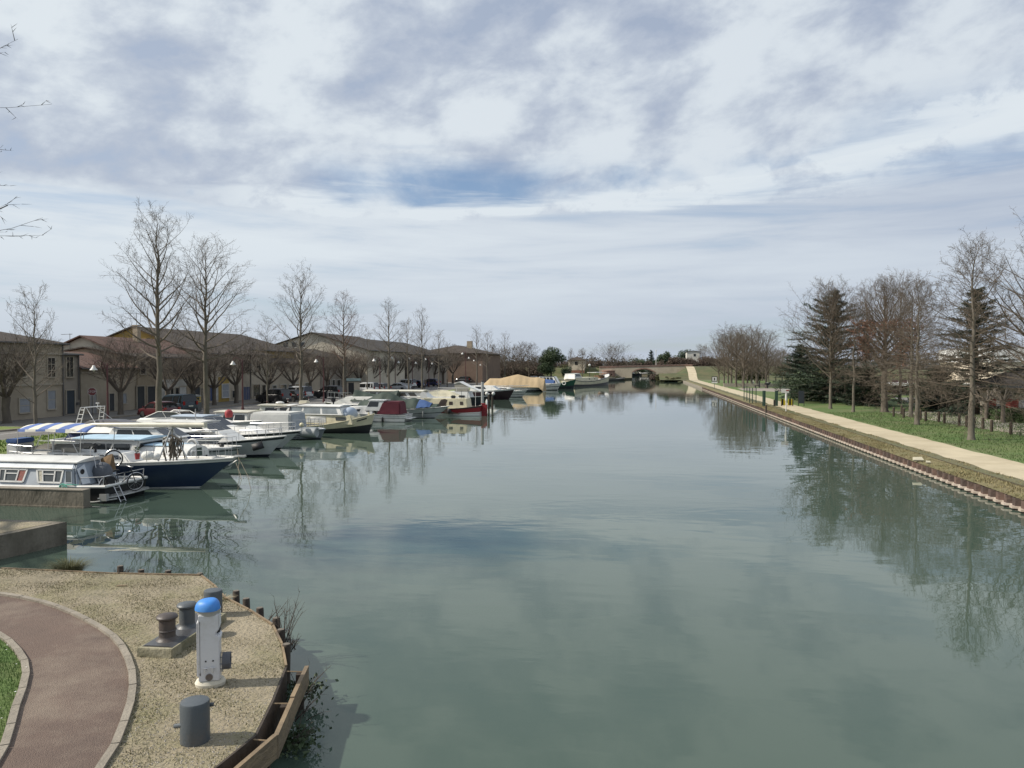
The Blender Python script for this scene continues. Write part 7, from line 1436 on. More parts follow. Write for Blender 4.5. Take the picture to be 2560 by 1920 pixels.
# utility cabin
p = G(884, 987); t = thing('utility_cabin', 'small pale utility cabin with a dark doorway and a green roof', 'cabin', (*p, GZ + .012), R(20)); MB().box((0, 0, 1.05), (1.9, 1.5, 2.1)).build('wall', W_pale, t, smooth=None); MB().box((-.35, -.76, 1.0), (.85, .05, 1.8)).build('door', C_trim, t, smooth=None); MB().slab([(-1.1, -.95, 2.1), (1.1, -.95, 2.1), (1.1, .95, 2.45), (-1.1, .95, 2.45)], (0, 0, .1)).build('roof', mat('roof_green_metal', (.07, .11, .11), .5), t, smooth=None)
for i, (px, py, d) in enumerate([(668, 1027, 'short dark red bollard right of the long low white cruiser'), (720, 1020, 'short dark red bollard in front of the silver people carrier'), (772, 1014, 'short dark red bollard before the dark estate car')]):
    t = thing('bollard', d, 'bollard', (*G(px, py), GZ), 0, 'short bollards on the quay grass'); MB().lathe([(.07, 0), (.07, .85), (.09, .88), (.09, .95), (.02, 1.02)], 10).build('post', S_red, t); MB().lathe([(.072, .68), (.072, .78)], 10).build('band', S_bell, t)
t = thing('signboard_post', 'pale wooden signpost beside the recycling container', 'post', (*G(507, 1022), GZ)); MB().box((0, 0, 1.05), (.22, .22, 2.1)).build('post', M_kerb, t); MB().box((0, 0, 2.14), (.28, .28, .06)).build('cap', D_gut, t)
# ================================================================ right bank furniture
p = G(1786, 972); t = thing('waterway_sign', 'square white canal sign with a black border and a black bar on a thin post', 'sign', (*p, GZ)); k = math.hypot(*p) / F; S = 13.5 * k; zc = zat(1786, 947.5, p) - GZ
MB().tube([(0, 0, 0), (0, 0, zc)], .05, 8).build('post', D_gut, t); pb = MB().box((0, -.06, zc), (S, .03, S * .92)).build('border', C_trim, t, smooth=None); MB().box((0, -.083, zc), (S * .76, .02, S * .68)).build('face', D_white, pb, smooth=None); MB().box((0, -.10, zc), (S * .20, .02, S * .42)).build('bar', C_trim, pb, smooth=None); MB().box((0, -.06, zc - S * .62), (S, .03, S * .26)).build('plate', D_white, t, smooth=None)
F_green = mat('fence_green', (.020, .055, .040), .5); mesh_m = mat('mesh_green', (.03, .07, .05), .6)
fp = [(1860, 1001), (1867, 1002.5), (1874, 1007), (1881, 1008), (1890, 1008)]
fa, fb_ = Vector(G(1860, 1004)), Vector(G(1893, 1009)); t = thing('fence', 'open row of dark green fence posts with wire across the verge', 'fence', (fa.x, fa.y, GZ))
pts = [Vector(G(px, py)) - fa for px, py in fp]
for q in pts: MB().box((q.x, q.y, .95), (.09, .09, 1.9)).build('fence_post', F_green, t, smooth=None)
wm = MB()
for a, c in zip(pts, pts[1:]):
    for kz in range(10): wm.tube([(a.x, a.y, .15 + .19 * kz), (c.x, c.y, .15 + .19 * kz)], .006, 3)
    for kx in range(5): q = a.lerp(c, (kx + .5) / 5); wm.tube([(q.x, q.y, .1), (q.x, q.y, 1.85)], .005, 3)
wm.build('wire_mesh', mesh_m, t, smooth=None)
ga, gb = Vector(G(1911, 1015)), Vector(G(1942, 1015)); t = thing('gateway', 'dark green gate posts standing on either side of the towpath entrance', 'gate', (ga.x, ga.y, GZ)); q = gb - ga; hh = zat(1926, 977, ga) - GZ
for v in (Vector((0, 0)), q): MB().box((v.x, v.y, hh / 2), (.22, .22, hh)).build('gate_post', F_green, t, smooth=None); MB().box((v.x - .16, v.y + .12, hh / 2), (.08, .08, hh)).build('frame_post', F_green, t, smooth=None)
MB().box((q.x - .3, q.y, .35), (.12, .12, .7)).build('stop_post', C_trim, t, smooth=None)
p = G(1968, 1015); t = thing('path_barrier', 'yellow and black striped chicane barrier on the towpath', 'barrier', (*p, GZ)); ym = stripe_mat('hazard_stripes', (.62, .50, .04), (.02, .02, .02), .42, 0, .5)
for s, x in ((-1, -.38), (1, .30)): MB().slab([(x - .26, 0, .08), (x + .26, .1 * s, .08), (x + .26 + .08 * s, .1 * s, .80), (x - .26 + .08 * s, 0, .80)], (0, .06, 0)).build('striped_panel', ym, t, smooth=None)
for x in (-.62, .62): MB().box((x, .05, .42), (.09, .09, .84)).build('post', C_trim, t, smooth=None)
p = G(1965, 1028); t = thing('path_sign', 'white sign on a pale post beside the striped barrier', 'sign', (*p, GZ)); zt = zat(1964, 977, p) - GZ; MB().tube([(0, 0, 0), (0, 0, zt + .2)], .05, 8).tube([(0, 0, zt * .52), (0, 0, zt * .95)], .11, 10).build('post', D_white, t); pl_ = MB().box((-.12, -.08, zt), (.72, .03, .40)).build('plate', D_white, t, smooth=None); MB().box((.1, -.10, zt + .04), (.26, .01, .12)).build('red_mark', D_red, pl_, smooth=None)
p = G(2003, 1015); t = thing('notice_board', 'tall dark notice board on the lawn in front of the cedars', 'notice board', (*p, GZ), R(-6)); hh = zat(2003, 977, p) - GZ; MB().box((0, 0, hh / 2 + .15), (.52, .08, hh - .3)).build('panel', mat('board_dark', (.022, .030, .040), .4), t, smooth=None)
for x in (-.3, .3): MB().box((x, 0, hh / 2), (.07, .09, hh)).build('post', C_trim, t, smooth=None)
# wooden bollards
bd = ['leftmost wooden bollard of the lawn row', 'wooden bollard behind the leftmost one, half hidden in shade', 'wooden bollard left of the thick trunk pair', 'wooden bollard touching the left side of the trunk pair', 'wooden bollard just right of the trunk pair', 'wooden bollard right of the trunk pair by the gravel', 'first wooden bollard in the gap between the trunks', 'leaning wooden bollard in the gap between the trunks', 'wooden bollard left of the mottled trunk', 'wooden bollard hidden by the left edge of the mottled trunk', 'wooden bollard at the right edge of the mottled trunk', 'wooden bollard a little right of the mottled trunk', 'wooden bollard in front of the round hedge', 'nearest wooden bollard, at the right edge']
bspots = [(2234, 1042), (2254, 1037), (2259, 1045), (2274, 1041), (2301, 1050), (2314, 1054), (2347, 1056), (2361, 1059), (2398, 1065), (2416, 1068), (2435, 1071), (2457, 1073), (2479, 1080), (2527, 1087)]
bp = thing('wooden_bollard', bd[0], 'bollard', (*G(*bspots[0]), GZ), 0, 'wooden bollards edging the lawn'); M_post = mat('bollard_wood', (.060, .044, .030), .9, (.035, .027, .02), 3.0, .6); MB().lathe([(.10, -.1), (.10, .78), (.085, .84)], 10).build('post', M_post, bp); MB().lathe([(.088, .84), (.08, .87), (.02, .88)], 10).build('cut_top', mat('cut_wood', (.14, .11, .08), .9), bp)
for i, (px, py) in enumerate(bspots[1:]): c = dup(bp, (*G(px, py), GZ), i * .7, bd[i + 1]); c.rotation_euler = (0, R(5) if i == 6 else 0, i * .7)
# pruned planes, hedges, small things by the pavilion
for i, (px, py, d) in enumerate([(2465, 1048, 'stubby pruned plane tree left of the round hedge'), (2507, 1057, 'stubby pruned plane tree with knotted arms in front of the pavilion')]):
    plant('pruned_tree', d, knob_mesh(5 + i, zat(px, 1002, G(px, py)) - GZ, .17), G(px, py), i, M_bark, M_bark, 'stubby pruned trees by the pavilion')
def hedge(label, a, c, depth, h, seed):
    a, c = Vector(a), Vector(c); m = (a + c) / 2; rr = random.Random(seed); L_ = (c - a).length; t = thing('hedge', label, 'hedge', (m.x, m.y, GZ), math.atan2(c.y - a.y, c.x - a.x)); core = MB().bbox((0, 0, h * .46), (L_ * .94, depth * .86, h * .9), .15); core.build('branches', M_twigbrown, t); lf = TB()
    for k in range(int(1500 * (L_ * h + depth * L_ + depth * h))):
        f = rr.random(); x, y, z = rr.uniform(-.5, .5) * L_, rr.uniform(-.5, .5) * depth, rr.uniform(.02, 1) * h
        if f < .4: y = (-.5 if f < .3 else .5) * depth
        elif f < .8: z = h
        else: x = (.5 if f < .9 else -.5) * L_
        x += rr.gauss(0, .05); y += rr.gauss(0, .05); z = max(.02, z + rr.gauss(0, .05)); lf.leaf(Vector((x, y, z)), rr.uniform(.035, .06), rr)
    lf.build('foliage', M_hedge, t, smooth=None, fix=False)
hedge('low clipped hedge left of the white post by the pavilion', G(2476, 1046), G(2504, 1050), 1.0, zat(2490, 1026, G(2490, 1048)) - GZ, 1)
hedge('taller clipped hedge at the right edge by the pavilion', G(2520, 1054), G(2575, 1058), 1.4, zat(2540, 1024, G(2540, 1055)) - GZ, 2)
o = MB().lathe([(.09, 0), (.09, .55), (.07, .62), (.01, .66)], 10).build('white_post', D_white, loc=(*G(2516, 1051), GZ)); tag(o, 'short white post between the two clipped hedges', 'post')
plant('shrub', 'small dark round shrub at the right edge of the lawn', leafy_mesh(8, 1.0, .03, [(0, 0, .5, .42, .5)], 1500, .05), G(2551, 1092), 0, M_bark, [M_hedge, M_bark], cat='shrub')
o = MB().bbox((0, 0, .02), (1.6, 1.1, .06), .01).build('concrete_slab', M_kerb, loc=(*G(2540, 1080), GZ + .02)); tag(o, 'pale concrete slab set in the lawn at the right edge', 'slab')
plant('shrub', 'dark rounded shrub at the right end of the playground', leafy_mesh(9, 2.4, .06, [(-.6, 0, .9, .95, .9), (.5, 0, 1.1, .9, 1.0), (0, .3, 1.5, .8, .7)], 420, .09), G(1951, 977), 0, M_bark, [M_leafdark, M_bark], cat='shrub')
# playground pieces
p = G(1893, 970); t = thing('park_seat', 'black single seat with a tall back on the playground', 'seat', (*p, GZ + .02), R(10)); MB().bbox((0, 0, .45), (1.0, .5, .12), .03).build('seat', C_trim, t); MB().bbox((.45, 0, .95), (.14, .5, 1.0), .04).build('backrest', C_trim, t)
for x in (-.4, .4): MB().box((x, 0, .2), (.08, .4, .4)).build('leg', C_trim, t, smooth=None)
p = G(1919, 971); t = thing('spring_rider', 'black spring rider shaped like an animal on the playground', 'play equipment', (*p, GZ + .02), R(-10)); MB().torus((0, 0, .12), .15, .03, 'Z').torus((0, 0, .24), .15, .03, 'Z').torus((0, 0, .36), .15, .03, 'Z').tube([(0, 0, 0), (0, 0, .7)], .07, 8).build('spring', C_trim, t); MB().slab([(-.62, -.1, .75), (.1, -.1, .6), (.5, -.1, .85), (.62, -.1, 1.25), (.42, -.1, 1.32), (.2, -.1, 1.05), (-.3, -.1, 1.1), (-.6, -.1, 1.0)], (0, .2, 0)).build('body', C_trim, t, smooth=None); MB().slab([(-.35, -.14, 1.08), (.1, -.14, 1.04), (.1, -.14, 1.14), (-.3, -.14, 1.18)], (0, .28, 0)).build('saddle', D_white, t, smooth=None)
o = MB().lathe([(.2, 0), (.26, .1), (.24, .8), (.1, .95)], 12).build('litter_bin', mat('bin_pale', (.52, .50, .42), .7), loc=(*G(1883, 962), GZ + .02)); tag(o, 'pale rounded litter bin at the back of the playground', 'litter bin')
lw = MB(); lw.box((25, 170, .35), (14, .4, .75)); o = lw.build('low_wall', W_grey, loc=(0, 0, GZ)); tag(o, 'low dark stone wall behind the playground', 'wall')
# rubble on the bank
o = MB().slab([(-.25, -.11, .01), (.26, -.08, .0), (.22, .14, .14), (-.2, .11, .12)], (.01, -.02, .06)).build('broken_slab', mat('rubble_pale', (.50, .46, .34), .9), loc=(*G(2294, 1153, .5), .51)); tag(o, 'broken pale concrete slab lying on the right bank above the piling', 'slab')
o = MB().slab([(-.12, -.07, 0), (.12, -.06, 0), (.1, .08, .06), (-.08, .07, .08)], (0, -.01, .04)).build('stone_fragment', mat('rubble_pale', (.50, .46, .34), .9), loc=(*G(2320, 1158, .5), .51)); tag(o, 'small pale stone fragment beside the broken slab on the bank', 'stone')
t = thing('bank_post', 'short dark post standing in the water at the edge of the piling', 'post', (13.5, 85.5, 0)); MB().tube([(0, 0, -.3), (0, 0, 1.0)], .09, 8).build('post', M_wooddark, t); MB().lathe([(.095, 1.0), (.02, 1.05)], 8).build('cut_top', M_wood, t)
# ================================================================ foreground: mooring gear on the dry bank
M_boll = mat('bollard_grey_paint', (.085, .098, .108), .45, (.062, .072, .080), 2.5, .5, .08, 30.0, dirt=(.105, .098, .092), dscale=3.0); M_bollbr = mat('bollard_rust_paint', (.080, .062, .054), .5, (.050, .044, .042), 3.0, .6, .1, 25.0); M_plate = mat('steel_plate_dark', (.075, .076, .080), .4, (.055, .056, .06), 2.0, .6, .1, 20.0)
M_conc2 = mat('concrete_pale_edge', (.34, .31, .22), .9, (.22, .20, .13), 2.5, .6, .4, 18.0, dirt=(.10, .10, .05), dscale=2.0)
def bollard(px, py, top, r, label, rz, bar=True):
    p = G(px, py); h = zat(px, top, p) - GZ; t = thing('mooring_bollard', label, 'bollard', (*p, GZ), rz, 'plain cylindrical mooring bollards')
    MB().lathe([(r, -.1), (r, h - .03), (r - .008, h - .008), (r - .03, h), (.02, h + .004)], 40).build('post', M_boll, t, smooth=30)
    if bar: MB().tube([(-r - .05, -.06, h * .40), (-r + .10, -.12, h * .50)], .028, 10).tube([(r - .1, .1, h * .8), (r + .01, .12, h * .8)], .025, 10).build('cross_bar', M_boll, t)
    return t
bollard(488, 1852, 1750, .176, 'nearest thick grey mooring bollard with a short side bar', .1); bollard(533, 1538, 1474, .165, 'thick grey mooring bollard behind the blue capped pedestal at the bank edge', .6)
A0, A1 = Vector(G(412, 1628)), Vector(G(525, 1553)); ax_ = A1 - A0; t = thing('double_bollard', 'twin mushroom headed mooring bollards on a low concrete plinth', 'bollard', (A0.x, A0.y, GZ), math.atan2(ax_.y, ax_.x)); L_ = ax_.length + .25
MB().bbox((L_ / 2 - .25, 0, .02), (L_ + .1, .60, .26), .012).build('plinth', M_conc2, t, smooth=None)
pl_ = MB(); secs = []
for x in (-.22, L_ - .30): secs.append([(x, -.26, .151), (x, -.20, .172), (x, .20, .172), (x, .26, .151)])
pl_.loft(secs); MBp = pl_.build('base_plate', M_plate, t, smooth=30)
for x, m_, rl in ((.0, M_bollbr, 1), (.62 if L_ > 1.2 else .5, M_boll, 0)):
    x += .08; h = .50
    MB().lathe([(.185, .165), (.165, .185), (.132, .215), (.128, .24), (.128, h), (.165, h + .025), (.168, h + .05), (.150, h + .075), (.06, h + .10), (.01, h + .102)], 32, (x, 0, 0)).build('post', m_, t, smooth=40)
    if rl: MB().torus((x, 0, .33), .132, .014, 'Z', 28, 6, R(150), R(330)).build('rib', m_, t)
# ---------------------------------------------------------------- blue capped service pedestal
p = G(526, 1712); H = zat(526, 1497, p) - GZ; t = thing('service_pedestal', 'white service pedestal with a blue domed cap, taps and a pale foot', 'pedestal', (*p, GZ), .42)
M_pw = mat('pedestal_white', (.66, .66, .67), .45, (.58, .58, .60), 1.5, .4, dirt=(.50, .49, .47), dscale=2.5); M_pf = mat('pedestal_foot', (.66, .62, .52), .7, (.52, .48, .38), 3.0, .5); M_pb = mat('pedestal_blue', (.035, .20, .62), .5, (.045, .24, .66), 2.0, .5, dirt=(.10, .27, .58), dscale=3.0)
hb = H - .20; w2 = .145; d2 = .13
prof = [(-w2, .10), (w2, .10), (w2, .62 * hb), (w2 + .02, .66 * hb), (w2 + .01, .70 * hb), (w2 - .045, .72 * hb), (w2 - .045, .75 * hb), (w2, .80 * hb), (w2 - .005, hb), (-w2, hb)]
bm = bmesh.new(); fr_ = [bm.verts.new((x, -d2, z)) for x, z in prof]; bk_ = [bm.verts.new((x, d2, z)) for x, z in prof]; bm.faces.new(fr_); bm.faces.new(bk_[::-1])
for i in range(len(prof)): bm.faces.new([fr_[i], bk_[i], bk_[(i + 1) % len(prof)], fr_[(i + 1) % len(prof)]])
bmesh.ops.recalc_face_normals(bm, faces=bm.faces); bmesh.ops.bevel(bm, geom=bm.edges[:], offset=.012, segments=2, affect='EDGES'); bm.verts.index_update()
mb = MB(); mb.add([v.co.copy() for v in bm.verts], [[v.index for v in f.verts] for f in bm.faces]); bm.free(); bd_ = mb.build('body', M_pw, t, smooth=40)
MB().bbox((-w2 - .012, -.01, hb * .53), (.03, .20, hb * .74), .01).build('side_door', M_pw, t); MB().box((-w2 + .022, -d2 - .003, hb * .90), (.006, .01, .03)).box((-w2 + .022, -d2 - .003, hb * .2), (.012, .01, .035)).tube([(-w2 + .022, -d2 - .001, hb * .18), (-w2 + .022, -d2 - .001, hb * .92)], .003, 4).build('door_hinge', C_trim, t, smooth=None)
MB().lathe([(.205, 0), (.215, .05), (.19, .095), (.15, .11), (.02, .115)], 28).build('foot', M_pf, t, smooth=40)
f_ = t.children[-1] if False else COL.objects[-1]; f_.scale = (1, .78, 1)
ck = MB(); secs = []
for z, k in ((hb - .015, .98), (hb + .03, 1.04), (hb + .06, 1.10)): secs.append([((.154 * math.cos(a) - .012 * math.cos(2 * a)) * k, .150 * math.sin(a) * k, z) for a in [2 * math.pi * i / 28 for i in range(28)]])
ck.loft(secs); ck.build('collar', mat('pedestal_grey', (.42, .42, .40), .6), t, smooth=40)
cp = MB(); secs = []
for i in range(9):
    f = i / 8; z = hb + .055 + .15 * math.sin(f * math.pi / 2); k = max(.03, math.cos(f * math.pi / 2) ** .55) * 1.16; secs.append([((.152 * math.cos(a) - .016 * math.cos(2 * a)) * k - .01, .150 * math.sin(a) * k, z) for a in [2 * math.pi * j / 28 for j in range(28)]])
cp.loft(secs); cp.build('cap', M_pb, t, smooth=50)
for x in (-.045, .055):
    MB().lathe([(.012, -.006), (.012, .004)], 10, (x, -d2 - .002, .40), 'Y').build('socket', C_trim, t)
    MB().tube([(x, -d2, .29), (x, -d2 - .05, .29), (x, -d2 - .055, .24)], .011, 8).tube([(x - .028, -d2 - .03, .305), (x + .028, -d2 - .03, .305)], .006, 6).build('tap', B_steel, t)
MB().torus((0, -d2 - .004, .165), .040, .012, 'Y', 20, 6).lathe([(.035, -.004), (.035, .002)], 16, (0, -d2 - .002, .165), 'Y').build('drain_ring', mat('ring_brown', (.17, .14, .12), .6), t)
MB().box((w2 - .02, -.02, hb * .755), (.05, .15, .03), 0, 1, R(-25)).box((w2 - .012, -.02, hb * .80), (.02, .12, .09)).build('outlet', C_trim, t, smooth=None)
hb_ = MB()
for k in range(7): hb_.torus((w2 + .035 + .016 * k, 0, .34), .115, .010, 'X', 20, 5)
for a in range(8): c_, s_ = .12 * math.cos(a * .785), .12 * math.sin(a * .785); hb_.tube([(w2 + .0, c_, .34 + s_), (w2 + .16, c_, .34 + s_)], .005, 4)
hb_.build('hose_basket', mat('hose_grey', (.13, .135, .15), .6), t); MB().bbox((.02, .12, .16), (.30, .10, .10), .03).build('rear_foot', M_pf, t)

# ---------------------------------------------------------------- timber edging of the bank
ED = PEN[:13]; EV = [Vector(q) for q in ED]
def outw(i):
    t_ = (EV[min(i + 1, len(EV) - 1)] - EV[max(i - 1, 0)]).normalized(); return Vector((-t_.y, t_.x)) if Vector((-t_.y, t_.x)).dot(Vector((1, .6))) > 0 else Vector((t_.y, -t_.x))
t = thing('edging_board', 'weathered plank edging along the rim of the dry bank', 'edging', (0, 0, 0))
for i in range(8):
    a, c = EV[i], EV[i + 1]; n_ = Vector((c.y - a.y, a.x - c.x)).normalized(); n_ = n_ if n_.dot(Vector((1, .8))) > 0 else -n_; g = (c - a).normalized() * .02
    MB().slab([(*(a + g), .38), (*(c - g), .38), (*(c - g), GZ + .025 + .012 * (i % 2)), (*(a + g), GZ + .03)], (n_.x * .035, n_.y * .035, 0)).build('plank', M_wood, t, smooth=None)
sd_ = ['wooden stake', ]; stk = [(590, 1502), (616, 1522), (651, 1546), (692, 1572), (703, 1602), (716, 1640), (300, 1428), (352, 1438), (420, 1440), (500, 1447)]
sdesc = ['short dark stake beyond the far grey bollard', 'second dark stake along the bank edge from the far grey bollard', 'dark stake at the middle of the curved bank edge', 'tall dark stake at the bend of the bank edge', 'stake with a split top just beyond the bend of the bank', 'dark stake beside the start of the timber fender', 'low stake near the grass tuft on the bank edge', 'low stake left of the dead weeds on the far bank edge', 'low stake at the middle of the far straight bank edge', 'low stake at the corner left of the far grey bollard']
for i, (px, py) in enumerate(stk):
    p = Vector(G(px, py, .45)); s_ = thing('stake', sdesc[i], 'stake', (p.x, p.y, 0), i * .8, 'dark stakes along the bank edge'); top = .66 if i < 6 else .58; MB().tube([(0, 0, -.8), (.01, 0, .2), (0, .01, top - .02), (0, .01, top)], [.075, .072, .07, .06], 9).build('post', M_wooddark, s_, smooth=40); MB().lathe([(.060, top), (.01, top + .006)], 9, (0, .01, 0)).build('cut_top', mat('cut_grey_wood', (.16, .14, .115), .9, bump=.4), s_)
fe = thing('timber_fender', 'timber fender boards standing just off the near bank edge', 'fender', (0, 0, 0)); FV = []
for i in range(8, len(EV)): FV.append(EV[i] + outw(i) * .24)
FV[0] = EV[8] + Vector((.30, .06))
for k, (a, c) in enumerate(zip(FV, FV[1:])):
    n_ = Vector((c.y - a.y, a.x - c.x)).normalized(); n_ = n_ if n_.x > 0 else -n_; zt = GZ + .03 - .02 * (k % 2)
    MB().slab([(*a, zt - .30), (*c, zt - .30), (*c, zt), (*a, zt)], (n_.x * .06, n_.y * .06, 0)).build('fender_board', M_wood, fe, smooth=None)
    MB().slab([(*(EV[8 + k]), -.5), (*(EV[9 + k]), -.5), (*(EV[9 + k]), GZ + .015), (*(EV[8 + k]), GZ + .015)], (n_.x * .03, n_.y * .03, 0)).build('bank_board', M_wooddark, fe, smooth=None)
for k in range(len(FV) - 1):
    for f in (.10,):
        q = FV[k].lerp(FV[k + 1], f); e = EV[8 + k].lerp(EV[9 + k], f); MB().box((q.x - .06, q.y, -.1), (.11, .11, 1.3), .3).build('pile', M_wooddark, fe, smooth=None); MB().tube([(e.x, e.y, GZ - .01), (q.x, q.y, GZ - .02)], .010, 6).build('strut', M_wood, fe)
# ---------------------------------------------------------------- plants on the bank
M_straw = mat('straw', (.37, .315, .215), .95, (.26, .22, .14), 4.0, .6); M_blade = mat('grass_blade', (.065, .135, .022), .8, (.105, .170, .040), 6.0, .6); M_tuft = mat('tuft_olive', (.13, .125, .055), .9, (.085, .085, .035), 4.0, .6); M_weed = mat('dead_stems', (.085, .068, .055), .95)
def inside(x, y, poly):
    c = False; n = len(poly); j = n - 1
    for i in range(n):
        if (poly[i][1] > y) != (poly[j][1] > y) and x < (poly[j][0] - poly[i][0]) * (y - poly[i][1]) / (poly[j][1] - poly[i][1]) + poly[i][0]: c = not c
        j = i
    return c
def blades(name, m, n, x0, x1, y0, y1, test, h, wd, lie, label, cat, z=GZ, seed=1, zf=None, clump=0.0):
    rr = random.Random(seed); v = []; f = []; k = 0; tries = 0; z0_ = z
    while k < n and tries < n * 12:
        tries += 1; x, y = rr.uniform(x0, x1), rr.uniform(y0, y1)
        if not test(x, y): continue
        if clump and (math.sin(x * 2.3 + 1.7 * math.sin(y * 1.9)) * math.sin(y * 2.9 + x) + rr.uniform(-.9, .9)) < clump: continue
        z = zf(x) if zf else z0_; a = rr.uniform(0, 6.283); hh = h * rr.uniform(.5, 1.3); l = lie * rr.uniform(.3, 1.2); dx, dy = math.cos(a), math.sin(a); w_ = wd * rr.uniform(.6, 1.2); px_, py_ = -dy * w_, dx * w_; o = len(v)
        v += [(x + px_, y + py_, z), (x - px_, y - py_, z), (x + dx * l * .5 + px_ * .6, y + dy * l * .5 + py_ * .6, z + hh * .65), (x + dx * l * .5 - px_ * .6, y + dy * l * .5 - py_ * .6, z + hh * .65), (x + dx * l, y + dy * l, z + hh)]; f += [(o, o + 1, o + 3, o + 2), (o + 2, o + 3, o + 4)]; k += 1
    b = MB(); b.v = v; b.f = f; b.m = [0] * len(f); return stuff(b.build(name, m, smooth=None, fix=False), label, cat)
lawn_poly = INN + [(-7.1, -5), (-30, -5), (-30, 12.3)]; path_poly = OUT + INN[::-1]
blades('grass', M_blade, 30000, -13, -7.0, 7.0, 12.2, lambda x, y: inside(x, y, lawn_poly), .060, .0045, .03, 'short green grass of the near lawn inside the curved path', 'grass', seed=2)
blades('dry_grass', M_straw, 24000, -15, -4.7, 7.4, 15.6, lambda x, y: inside(x, y, dry_poly) and not inside(x, y, path_poly) and not inside(x, y, lawn_poly), .022, .006, .05, 'sparse straw coloured grass and litter on the dry bank', 'grass', seed=3, clump=-.25)
blades('green_grass', M_tuft, 5500, -15, -4.8, 7.4, 15.6, lambda x, y: inside(x, y, dry_poly) and not inside(x, y, path_poly) and not inside(x, y, lawn_poly), .035, .006, .03, 'olive grass tufts scattered over the dry bank', 'grass', seed=4, clump=.55)
gr = MB(); rr = random.Random(6); n_ = 0
while n_ < 2600:
    x, y = rr.uniform(-9, -4.7), rr.uniform(7.2, 12)
    if not inside(x, y, dry_poly) or inside(x, y, path_poly) or rr.random() > max(.08, 1.25 - (y - 7.2) / 3.4): continue
    s_ = rr.uniform(.006, .020); gr.add([(x - s_, y, GZ), (x + s_ * .6, y - s_, GZ), (x + s_, y + s_ * .7, GZ), (x - s_ * .2, y + s_, GZ + s_ * .3), (x, y, GZ + s_ * .9)], [(0, 1, 4), (1, 2, 4), (2, 3, 4), (3, 0, 4)]); n_ += 1
stuff(gr.build('gravel', mat('gravel_stone', (.40, .36, .30), .9, (.22, .20, .17), 7.0, .6), smooth=None, fix=False), 'loose gravel scattered over the near end of the dry bank', 'gravel')
ds = MB(); rr = random.Random(7)
for k in range(160):
    x, y = rr.uniform(-12, -7.6), rr.uniform(7.6, 11.6)
    if inside(x, y, lawn_poly): a = rr.uniform(0, 1); s_ = rr.uniform(.010, .016); ds.add([(x + s_ * math.cos(a + j * 1.047), y + s_ * math.sin(a + j * 1.047), GZ + .07) for j in range(6)], [(0, 1, 2, 3, 4, 5)])
stuff(ds.build('daisies', mat('daisy_white', (.75, .75, .72), .8), smooth=None, fix=False), 'tiny white daisies in the near lawn', 'flowers')
blades('lawn_grass', mat('lawn_blade', (.055, .105, .024), .85, (.095, .130, .042), .8, .6), 30000, 17.9, 34, 32, 80, lambda x, y: x > 18.15 + .12 * math.sin(y * 2.1), .10, .02, .06, 'uneven green grass of the right lawn', 'grass', seed=8, clump=.0)
blades('verge_grass', mat('verge_blade', (.19, .165, .075), .9, (.24, .20, .105), 2.0, .6), 24000, 13.72, 15.45, 29, 100, lambda x, y: x < 15.35 + .2 * math.sin(y * 1.3) + .1 * math.sin(y * 3.7), .075, .014, .07, 'rough yellowish grass on the verge between the piling and the towpath', 'grass', seed=9, clump=-.1, zf=lambda x: .43 + .18 * min(1, (x - 13.66) / 1.9))
blades('quay_grass_blades', mat('quay_blade', (.10, .17, .03), .9, (.16, .20, .05), 2.0, .6), 14000, -39, -31.6, 32, 75, lambda x, y: True, .12, .03, .07, 'green grass on the left quay', 'grass', seed=10, clump=-.2)
def tuft(label, loc, n, h, spread, m, seed, cat='plant'):
    rr = random.Random(seed); b = TB()
    for k in range(n):
        a = rr.uniform(0, 6.283); r0 = rr.random() ** .5 * spread * .5; x, y = r0 * math.cos(a), r0 * math.sin(a); hh = h * rr.uniform(.5, 1.15); l = spread * rr.uniform(.1, .9); d = Vector((math.cos(a), math.sin(a), 0)); w_ = Vector((-d.y, d.x, 0)) * .006; o = len(b.v)
        for i in range(4): f = i / 3; q = Vector((x, y, 0)) + d * l * f ** 1.6 + Vector((0, 0, hh * (f - .35 * f ** 3))); b.v += [tuple(q + w_ * (1 - f * .9)), tuple(q - w_ * (1 - f * .9))]
        b.f += [(o + 2 * i, o + 2 * i + 1, o + 2 * i + 3, o + 2 * i + 2) for i in range(3)]; b.m += [0] * 3
    o = b.build('grass_tuft', m, smooth=None, fix=False, loc=loc); return tag(o, label, cat)
tuft('shaggy olive grass tuft at the water edge beside the stone jetty', (*G(172, 1425, .5), .40), 1100, .42, .55, M_tuft, 1)
tuft('low fringe of dry grass by the timber edging behind the pedestal', (*G(560, 1497), GZ - .02), 260, .10, .22, M_straw, 2)
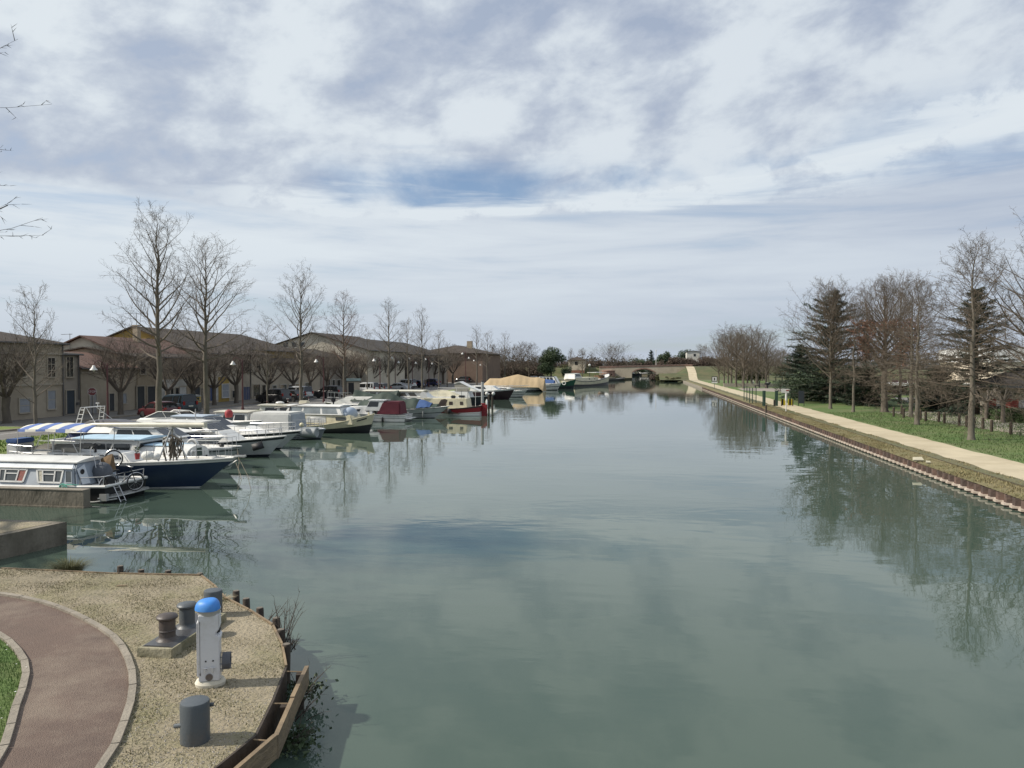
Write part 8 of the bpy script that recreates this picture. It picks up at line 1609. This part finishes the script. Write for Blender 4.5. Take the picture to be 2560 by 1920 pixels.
def weeds(label, loc, n, h, spread, seed, lean=(0, 0), leaves=0):
    rr = random.Random(seed); t = thing('dead_weed', label, 'plant', loc, 0, 'weeds along the bank edge'); b = TB()
    for k in range(n):
        a = rr.uniform(0, 6.283); d = Vector((math.cos(a) * spread + lean[0], math.sin(a) * spread + lean[1], 1)).normalized(); pts = curve(Vector((rr.uniform(-.1, .1), rr.uniform(-.1, .1), 0)), d, h * rr.uniform(.5, 1.1), 4, -.1, .12, rr); b.tube(pts, [.007, .006, .005, .004, .002], 4, caps=False)
        for j in range(5): q, dd = pick(pts, rr.uniform(.3, 1 - 1e-3)); b.twig(q, q + side(dd, R(rr.uniform(25, 60)), rr) * h * rr.uniform(.1, .25), .003)
    b.build('stems', M_weed, t, smooth=None, fix=False)
    if leaves:
        lf = TB()
        for k in range(leaves): a = rr.uniform(0, 6.283); q = Vector((rr.gauss(0, .16) + lean[0] * .3, rr.gauss(0, .16) + lean[1] * .3, rr.uniform(0, h * .35))); lf.leaf(q, rr.uniform(.025, .045), rr)
        lf.build('leaves', M_leafdark, t, smooth=None, fix=False)
    return t
weeds('dead thin stems growing at the bend of the timber edging', (*G(712, 1612, .3), .30), 16, .95, .38, 3, (.15, .05)); weeds('brown crumpled dead weed at the foot of the timber edging', (*G(722, 1625, .3), .28), 26, .35, .8, 4)
weeds('green leafy weed hanging over the water beside the timber fender', (*G(742, 1730, .2), .14), 8, .55, .9, 5, (.4, 0), 260); weeds('dark leafy weed trailing in the water near the bottom of the timber fender', (*G(720, 1860, .1), .04), 10, .6, .9, 6, (.3, .1), 320); weeds('twigs sticking out sideways below the pedestal', (*G(750, 1800, .1), .1), 7, .7, .5, 61, (.9, .2))
weeds('bare branch leaning over the water past the row of stakes', (*G(672, 1560, .4), .42), 5, .55, .3, 7, (.9, .2)); weeds('dark low dead weeds on the far bank edge', (*G(300, 1432, .5), .40), 26, .28, .9, 8, (.3, .4)); weeds('dark low dead weeds right of the others on the far bank edge', (*G(350, 1440, .5), .38), 20, .22, .9, 9, (.3, .4))
weeds('thin dead stalks beside the grass tuft at the slipway', (*G(395, 1442, .5), .40), 8, .3, .5, 10, (.2, .3))
o = MB().box((0, 0, .012), (.20, .05, .03), .3).build('wood_chip', M_wood, loc=(*G(305, 1466), GZ)); tag(o, 'small pale piece of wood lying on the dry bank', 'wood scrap')
